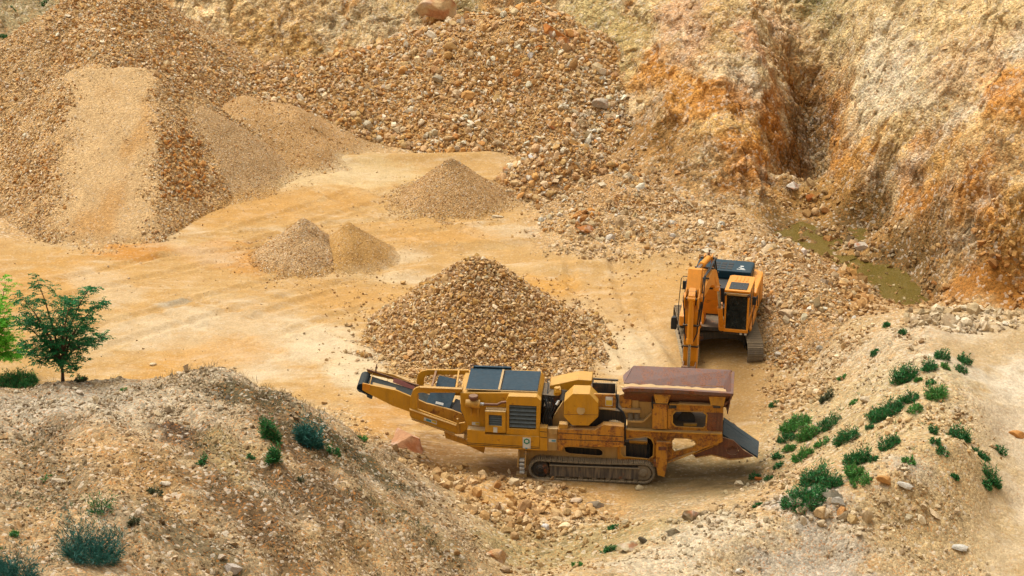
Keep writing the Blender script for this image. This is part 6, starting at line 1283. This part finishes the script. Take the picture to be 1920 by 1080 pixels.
    p_('pin', 'dark', lambda b: (b.tube([(bxc - .38, -5.75, 4.5), (bxc + .38, -5.75, 4.5)], .08, 12), b.tube([(bxc - .24, -5.5, 5.5), (bxc + .24, -5.5, 5.5)], .07, 12), b.tube([(bxc - .20, -6.27, 4.66), (bxc + .20, -6.27, 4.66)], .05, 10)), st, 0)
    p_('stick_plate', 'orange', lambda b: (b.plate([(-5.95,5.0),(-6.2,4.72),(-6.42,4.78),(-6.36,4.45),(-6.2,4.2),(-6.1,4.3)], bxc - .26, bxc - .22, axis='x'), b.plate([(-5.95,5.0),(-6.2,4.72),(-6.42,4.78),(-6.36,4.45),(-6.2,4.2),(-6.1,4.3)], bxc + .22, bxc + .26, axis='x')), st, .005)
    p_('recess_shade', 'dark', lambda b: b.box(bxc - .15, bxc + .15, -6.16, -6.02, 4.35, 4.95), st, .01)  # dark box set in the stick's front as the shade of a recess
    p_('hose_clamp', 'dark', lambda b: [b.box(bxc - .29, bxc + .29, -6.30, -6.16, z, z + .05) for z in (2.6, 3.5)], st, 0)
    p_('link', 'rust', lambda b: (b.beam((bxc - .22, -6.12, 1.95), (bxc - .22, -6.52, 1.80), .05, .14), b.beam((bxc + .22, -6.12, 1.95), (bxc + .22, -6.52, 1.80), .05, .14), b.beam((bxc, -6.52, 1.82), (bxc, -6.45, 1.30), .16, .12), b.tube([(bxc - .26, -6.52, 1.82), (bxc + .26, -6.52, 1.82)], .06, 10)), st, .008)
    p_('hose', 'black', lambda b: [b.tube([(bxc + s_ * .22, -5.9, 4.9), (bxc + s_ * .26, -6.15, 4.2), (bxc + s_ * .23, -6.25, 3.2), (bxc + s_ * .12, -6.4, 2.9)], .026, 6) for s_ in (-1, 1)], st, 0)
    def bucket(b):
        prof = [(-6.15, 1.62), (-6.5, 1.35), (-6.55, .9), (-6.35, .45), (-5.9, .22), (-5.35, .25), (-5.30, .32), (-5.85, .34), (-6.25, .55), (-6.42, .95), (-6.38, 1.28), (-6.1, 1.45)]
        b.plate(prof, bxc - .5, bxc + .5, axis='x')
        side = [(-6.15, 1.6), (-6.5, 1.35), (-6.55, .9), (-6.35, .45), (-5.9, .22), (-5.35, .25), (-5.7, .9), (-5.95, 1.45)]
        b.plate(side, bxc - .53, bxc - .502, axis='x'); b.plate(side, bxc + .502, bxc + .53, axis='x')
    bk = p_('bucket', 'rust', bucket, bv=.01)
    p_('tooth', 'steel', lambda b: [b.beam((bxc - .42 + k * .21, -5.4, .28), (bxc - .42 + k * .21, -5.12, .30), .08, .06) for k in range(5)], bk, 0)
excavator()

# ------------------------------------------------------------------ plants
def quads(P, D, L_, W_, droop=0.):
    """thin leaf blades: P base (n,3), D direction, L_ length, W_ width"""
    D = D / np.linalg.norm(D, axis=1)[:, None]; s = np.cross(D, np.random.default_rng(1).normal(size=D.shape)); s /= np.linalg.norm(s, axis=1)[:, None]
    L_ = np.asarray(L_)[:, None]; W_ = np.asarray(W_)[:, None]; tip = P + D * L_; tip[:, 2] -= droop * L_[:, 0]; mid = (P + tip) / 2 + [0, 0, 1] * (droop * L_ * .25)
    V = np.stack([P, mid + s * W_ / 2, tip, mid - s * W_ / 2], 1).reshape(-1, 3); n = len(P)
    return V, np.arange(4 * n).reshape(n, 4)
def treelet(px, py, height, tips, label, leaf, seed, base_split=.18, spread=1.):
    r_ = np.random.default_rng(seed); p = hit(px, py); root = thing('young_tree', label, 'tree', [float(v) for v in p], 0, 'saplings on the weedy mound')
    k = 4533 / (13.86 + p[1] * .927); b = MB(); tw = []
    sp = Vector((0, 0, height * base_split))
    b.tube([(0, 0, -.2), (0, 0, 0), (.01, .0, height * base_split * .5), sp], [.075, .065, .05, .045], 8)
    lim = MB(); twig = []
    for ti, (tx, ty) in enumerate(tips):
        dx = (tx - px) / k; dz = (py - ty) / (k * cp) ; yy = r_.uniform(-.35, .35) * height * .5 * spread
        e = Vector((dx, yy, dz - yy * sp / cp if False else dz - yy * .4)); a = Vector((0, 0, height * base_split * r_.uniform(.6, 1.)))
        mid1 = a.lerp(e, .35) + Vector((-dx * .08, 0, .06 * height)) ; mid2 = a.lerp(e, .7) + Vector((-dx * .05, 0, .05 * height))
        pts = [a, mid1, mid2, e]; rr = .026 * (.6 + e.length / height)
        lim.tube(pts, [rr * 1.2, rr * .8, rr * .45, .006], 6)
        for f in np.linspace(.40, 1., 9):
            i = min(int(f * 3), 2); u = f * 3 - i; q = pts[i].lerp(pts[i + 1], u)
            for j in range(2):
                d = Vector((r_.normal() * .8, r_.normal() * .8, .25 + r_.normal() * .35)).normalized() * height * .13 * (1.25 - f * .6) * r_.uniform(.6, 1.25); q2 = q + d
                if f < .98: lim.tube([q, q + d * .5, q2], [.007, .005, .003], 4, cap=False)
                twig.append((q, q2))
    LP, LD, LL, LW = [], [], [], []
    for q, q2 in twig:                                  # feathered leaves along each twig
        d = q2 - q
        for f in np.linspace(.35, 1., 4):
            c = q + d * f; a = r_.uniform(0, 6.28); ra = Vector((math.cos(a), math.sin(a), r_.uniform(-.1, .45))).normalized(); rl = height * r_.uniform(.055, .10)
            side = ra.cross(Vector((0, 0, 1))).normalized()
            for g in np.linspace(.15, 1, 7):
                for s in (-1, 1):
                    LP.append(c + ra * rl * g + Vector((0, 0, -.25 * rl * g * g))); LD.append(side * s * .8 + ra * .55 + Vector((0, 0, -.25 + r_.normal() * .2))); LL.append(height * .022 * r_.uniform(.7, 1.3)); LW.append(height * .0100 * r_.uniform(.7, 1.3))
    b.build('trunk', 'bark', root, smooth=True); lim.build('branches', 'bark', root, smooth=True)
    V, Fc = quads(np.array(LP), np.array(LD), LL, LW, .1); o = link('crown', npmesh('crown', V, Fc), root, M[leaf])
    return root
treelet(118, 716, 3.7, [(92,528),(60,560),(128,560),(150,570),(185,545),(203,570),(196,640),(178,600),(45,605),(70,600),(55,655),(140,620),(160,650),(90,650),(145,690),(80,680)],
        'young tree with dark green feathery leaves standing on the weedy mound', 'leaf_dark', 3)
treelet(-6, 712, 3.6, [(22,530),(0,560),(30,575),(-30,560),(40,630),(28,600),(14,640),(46,655),(-40,620),(-60,600),(5,600),(30,668),(-20,650)],
        'young tree with bright green leaves cut off by the left edge', 'leaf_light', 5)

def bush(px, py, wpx, hpx, label, leaf='shrub', seed=0, n=None, group=None, stem=True, name='shrub', cat_='shrub', fan=.55, lw=.028, wild=0.):
    p = hit(px, py); k = 4533 / (13.86 + p[1] * .927); w_, h_ = wpx / k / 2 * 1.08, hpx / k / cp * .80
    r_ = np.random.default_rng(900 + seed); n = int(1.6 * n) if n else int(1050 * max(.30, min(3.2, w_ * h_ * 5)))
    # sprigs fan from a few rootstocks; blades grow along each sprig
    m = max(10, n // 14); a = r_.uniform(0, 6.28, m); rad = np.sqrt(r_.random(m)); bx, by = rad * np.cos(a) * w_ * .75, rad * np.sin(a) * w_ * .6
    lump = .62 + .75 * fbm(bx * 4 + seed, by * 4, s=1.0, o=3); hh = h_ * np.sqrt(np.clip(1.04 - rad ** 2, .05, 1)) * np.clip(lump, .3, 1.3) * r_.uniform(.75, 1.15 + wild, m)
    lean = np.stack([np.cos(a) * rad * fan, np.sin(a) * rad * fan, np.ones(m)], 1); lean[:, :2] += r_.normal(size=(m, 2)) * .20 * (1 + wild); lean /= np.linalg.norm(lean, axis=1)[:, None]
    gz = sample(ZS, p[0] + bx, p[1] + by) - p[2]
    P, D, L_ = [], [], []
    for t in np.linspace(.05, 1, 14):
        base = np.stack([bx, by, gz], 1) + lean * (hh * t)[:, None]
        P.append(base); D.append(lean * .8 + r_.normal(size=(m, 3)) * .7); L_.append(np.full(m, 1.) * (.10 + .05 * (1 - t)) * r_.uniform(.6, 1.3, m))
    P, D, L_ = np.concatenate(P), np.concatenate(D), np.concatenate(L_) * min(1.4, max(.7, h_ * 2.2))
    V, Fc = quads(P, D, L_, L_ * 0 + lw * r_.uniform(.6, 1.4, len(L_)))
    if stem:
        root = thing(name, label, cat_, [float(v) for v in p], 0, group); link('foliage', npmesh('foliage', V, Fc), root, M[leaf])
        b = MB()
        for i in range(0, m, max(1, m // 14)): b.tube([(bx[i] * .5, by[i] * .5, gz[i] - .03), tuple(np.array([bx[i], by[i], gz[i]]) + lean[i] * hh[i] * .8)], [.008, .004], 4, cap=False)
        b.build('stems', 'bark', root)
    else:
        root = link(name, npmesh(name, V, Fc), None, M[leaf]); root.location = [float(v) for v in p]; tag(root, label, cat_, group)
    return root
G1 = 'green shrubs on the slope right of the machine'
BUSHES = [ # foot px, py, width px, height px, label, leaf
 (1660,780,64,44,'broad dark shrub in the middle of the tufted slope','shrub'),(1703,752,42,26,'dark shrub touching the upper right of the broad middle one','shrub'),
 (1695,712,44,44,'tall dark shrub highest on the tufted slope, left of the trio','shrub'),(1742,693,30,28,'round dark shrub between the tall one and the trio','shrub'),
 (1766,672,30,26,'round dark shrub at the top of the trio by the pale track','shrub'),(1772,690,18,18,'light green tuft under the top shrub of the trio','shrub_light'),
 (1808,680,24,28,'upright dark shrub nearest the pale track','shrub'),(1803,698,26,20,'dark shrub just below the one nearest the track','shrub'),
 (1756,746,42,34,'light yellow-green shrub near the ridge','shrub_light'),(1745,722,22,16,'small dark shrub above the yellow-green one near the ridge','shrub'),
 (1715,770,36,22,'pale green low shrub right of the broad middle one','shrub_light'),(1601,757,16,12,'small green tuft left of the broad middle shrub','shrub_light'),
 (1490,802,60,36,'long light green shrub at the left side of the tufted slope','shrub_light'),(1551,800,56,26,'wide flat dark shrub right of the long light one','shrub'),
 (1512,823,34,40,'mid green shrub below the gap between the long and the flat one','shrub_light'),(1586,826,48,34,'dark shrub leaning up the slope in the middle','shrub'),
 (1540,834,30,22,'small mid green shrub in the row under the flat dark one','shrub_light'),(1476,824,40,22,'thin green tuft at the left under the long light shrub','shrub'),
 (1480,845,28,22,'thin tuft above the round light green pair','shrub_light'),(1505,860,42,30,'bright green rounded shrub low on the tufted slope','shrub_light'),
 (1458,858,24,20,'dark tuft left of the bright rounded shrub','shrub'),(1459,876,20,16,'small dark tuft lowest at the left of the slope','shrub'),
 (1631,782,22,20,'pair-sized dark tuft left under the broad middle shrub','shrub'),(1629,805,16,16,'tiny dark tuft under the pair-sized one','shrub'),
 (1667,838,44,30,'mid green shrub on the right half of the slope','shrub'),(1606,870,44,50,'tall dark shrub in two storeys above the crest','shrub'),(1601,892,36,36,'lower storey shrub directly below the tall dark one','shrub_light'),
 (1638,864,16,18,'small upright tuft right of the two-storey shrub','shrub'),(1704,868,28,22,'light green shrub right on the crest','shrub_light'),
 (1527,905,54,50,'large dark rounded shrub at the foot of the slope','shrub'),(1558,912,42,38,'dark shrub joined to the right of the large rounded one','shrub'),
 (1508,940,96,40,'widest dark shrub of all hugging the foot of the crest','shrub'),(1614,905,44,24,'light green flat shrub on the crest left of the light stones','shrub_light'),
 (1751,812,16,24,'upper of three small tufts on the far ridge','shrub'),(1754,832,20,22,'middle of three small tufts on the far ridge','shrub'),(1768,850,30,16,'flat lower tuft on the far ridge','shrub'),
 (1800,822,40,34,'dark shrub hanging on the track side of the ridge','shrub'),(1838,855,44,22,'sparse green shrub by the pale track','shrub'),(1875,848,30,18,'low sparse shrub at the edge of the pale track','shrub'),
 (1862,905,26,40,'thin upright green weeds on the bank of the pale track','shrub'),(1850,915,20,24,'thin weeds left of the upright ones on the bank','shrub'),(1790,897,14,12,'tiny tuft on the bare near slope','shrub'),
 (1415,896,22,14,'small green tuft beside the bright orange stone','shrub'),(1440,900,18,14,'small green tuft right of the bright orange stone','shrub'),(1418,950,20,10,'flat tuft at the foot of the near slope','shrub'),
 (1662,612,12,14,'lone green tuft on the stony crest by the bend of the bank','shrub'),(1692,627,14,16,'small tuft right of the lone one on the stony crest','shrub'),(1640,664,16,12,'small green tuft on the left edge of the pale slope','shrub'),
 (1580,710,20,10,'flat green tuft on the grey-tan slope','shrub_light'),(1450,762,18,12,'small dark tuft on the yard edge beside the rubber flap','shrub'),(1722,715,14,12,'tiny tuft between the tall shrub and the yellow-green one','shrub_light'),
 (1548,752,20,30,'thin dry-looking green tuft at the upper left of the slope','weed'),(1675,765,30,14,'low weed left of the dark shrub','weed'),
 (1141,1034,26,24,'round bright green shrub alone on the olive slope','shrub'),(1082,1062,20,16,'small green tuft at the bottom edge on the olive slope','shrub_light'),(1150,990,20,10,'faint green tuft above the lone round shrub','shrub'),
]
for i, (a, b_, c, d, lab, lf) in enumerate(BUSHES): bush(a, b_, c, d, lab, lf, i, group=G1 if a > 1400 else None)
G2 = 'weeds on the mound at the lower left'
bush(172, 1046, 100, 92, 'large sprawling blue-green bush at the bottom left', 'shrub_blue', 101, n=3200, wild=.6, fan=.9, lw=.016, group=G2)
bush(20, 1085, 80, 74, 'blue-green bush cut off by the bottom left corner', 'shrub_blue', 102, n=1800, wild=.6, fan=.8, lw=.016, group=G2)
bush(190, 960, 34, 46, 'thin dark spiky weed above the large sprawling bush', 'shrub', 103, n=300, wild=.8, lw=.016, group=G2)
bush(507, 820, 34, 50, 'tall narrow dark green bush near the right side of the mound', 'shrub', 104, n=1100, fan=.15, group=G2)
bush(513, 866, 20, 46, 'slim dark bush directly beneath the tall narrow one', 'shrub', 105, n=600, fan=.1, group=G2)
bush(580, 830, 52, 46, 'grey-green leaning bush on the right flank of the mound', 'shrub_blue', 106, n=1300, wild=.4, fan=.5, group=G2)
bush(628, 850, 34, 20, 'flat green weed right of the grey-green bush', 'shrub', 107, group=G2)
bush(380, 872, 26, 22, 'small green weed in the middle of the mound', 'shrub', 108, n=200, wild=.5, group=G2)
bush(28, 722, 96, 34, 'low green bush between the two young trees', 'shrub', 109, n=1500, lw=.03, group=G2); bush(48, 716, 40, 30, 'pale green bush just left of the dark young tree', 'shrub_light', 110, n=500, group=G2)
bush(152, 716, 24, 18, 'pale grey-green weed right of the dark young tree', 'weed', 111, n=300, group=G2)
bush(28, 1006, 14, 18, 'bright lime green sprout near the left edge', 'shrub_light', 112, n=120, group=G2); bush(86, 900, 24, 10, 'yellow-green weed on the left ridge', 'shrub_light', 113, n=100, group=G2)
bush(252, 984, 20, 26, 'dull green weed right above the sprawling bush', 'weed', 114, n=200, group=G2); bush(230, 735, 10, 12, 'tiny green weed among the grey stones', 'shrub_light', 115, n=80, group=G2)
bush(565, 905, 12, 20, 'spindly weed stalk low on the right flank', 'weed', 116, n=80, group=G2); bush(470, 860, 14, 14, 'tiny dark weed left of the slim bush', 'shrub', 117, n=80, group=G2)
bush(290, 925, 30, 26, 'brown dry shrub left of the middle of the mound', 'weed', 118, n=260, group=G2); bush(680, 826, 16, 18, 'lime green tuft at the foot of the mound beside the yard', 'shrub_light', 119, n=160, group=G2)
bush(85, 8, 14, 12, 'small round shrub on the far hillside at the top left', 'shrub', 120, group='shrubs on the far hillside'); bush(8, 72, 18, 14, 'dark shrub on the far hillside at the left edge', 'shrub', 121, group='shrubs on the far hillside')
bush(25, 18, 12, 9, 'tiny shrub on the far hillside above the edge one', 'shrub', 122, n=120, group='shrubs on the far hillside')

# dry grass and low weeds nobody could count
def tufts(name, label, plots, leaf, hgt, wd=.012, cnt=7):
    Ps = []
    for poly, dens, patch in plots:
        P, S, _ = scatter(ZS, poly, dens, .1, 'tan', .4, patch, .3); Ps.append(P)
    P = np.concatenate(Ps); n = len(P); P = np.repeat(P, cnt, 0) + np.concatenate([rng.normal(size=(n * cnt, 2)) * .05, np.zeros((n * cnt, 1)) - .03], 1)
    D = np.concatenate([rng.normal(size=(n * cnt, 2)) * .45, np.ones((n * cnt, 1))], 1); L_ = hgt * rng.uniform(.4, 1.3, n * cnt) * np.repeat(rng.uniform(.6, 1.3, n), cnt)
    V, Fc = quads(P, D, L_, wd * rng.uniform(.6, 1.4, n * cnt), .1); o = link(name, npmesh(name, V, Fc), None, M[leaf]); tag(o, label, 'grass', None, 'stuff')
tufts('dry_grass', 'thin dry straw-coloured grass along the crest and flank of the weedy mound', [([(180,715),(330,702),(430,690),(560,750),(700,830),(760,880),(700,860),(560,800),(430,720),(330,725)], 14, .1), (LM, 5, .05), ([(390,700),(450,690),(520,740),(480,750),(420,715)], 30, .5)], 'drygrass', .26)
tufts('dry_grass', 'brown withered weeds in dark bands down the weedy mound', [([(340,790),(400,800),(560,980),(720,1070),(500,1078),(400,960)], 15, .15), ([(470,740),(620,800),(760,920),(860,1060),(740,1010),(600,880)], 18, .2), ([(200,1000),(330,990),(460,1078),(220,1078)], 15, .1), ([(0,830),(110,780),(100,850),(0,950)], 13, .1)], 'weed', .14, .016, 9)
tufts('weeds', 'small green weeds dotted over the tufted slope and the mound', [([(1440,780),(1600,720),(1780,740),(1860,880),(1700,860),(1480,930)], 3.5, -.1), ([(470,740),(640,800),(760,900),(600,850)], 9, .1), ([(0,900),(160,960),(260,1078),(0,1078)], 3, 0)], 'shrub', .12, .016, 10)
tufts('weeds', 'olive low growth on the dull slope at the bottom', [([(880,1000),(1180,980),(1150,1060),(920,1078)], 7, .05), ([(1440,860),(1600,800),(1760,760),(1800,860),(1520,920)], 4, .1)], 'weed', .10, .014, 9)
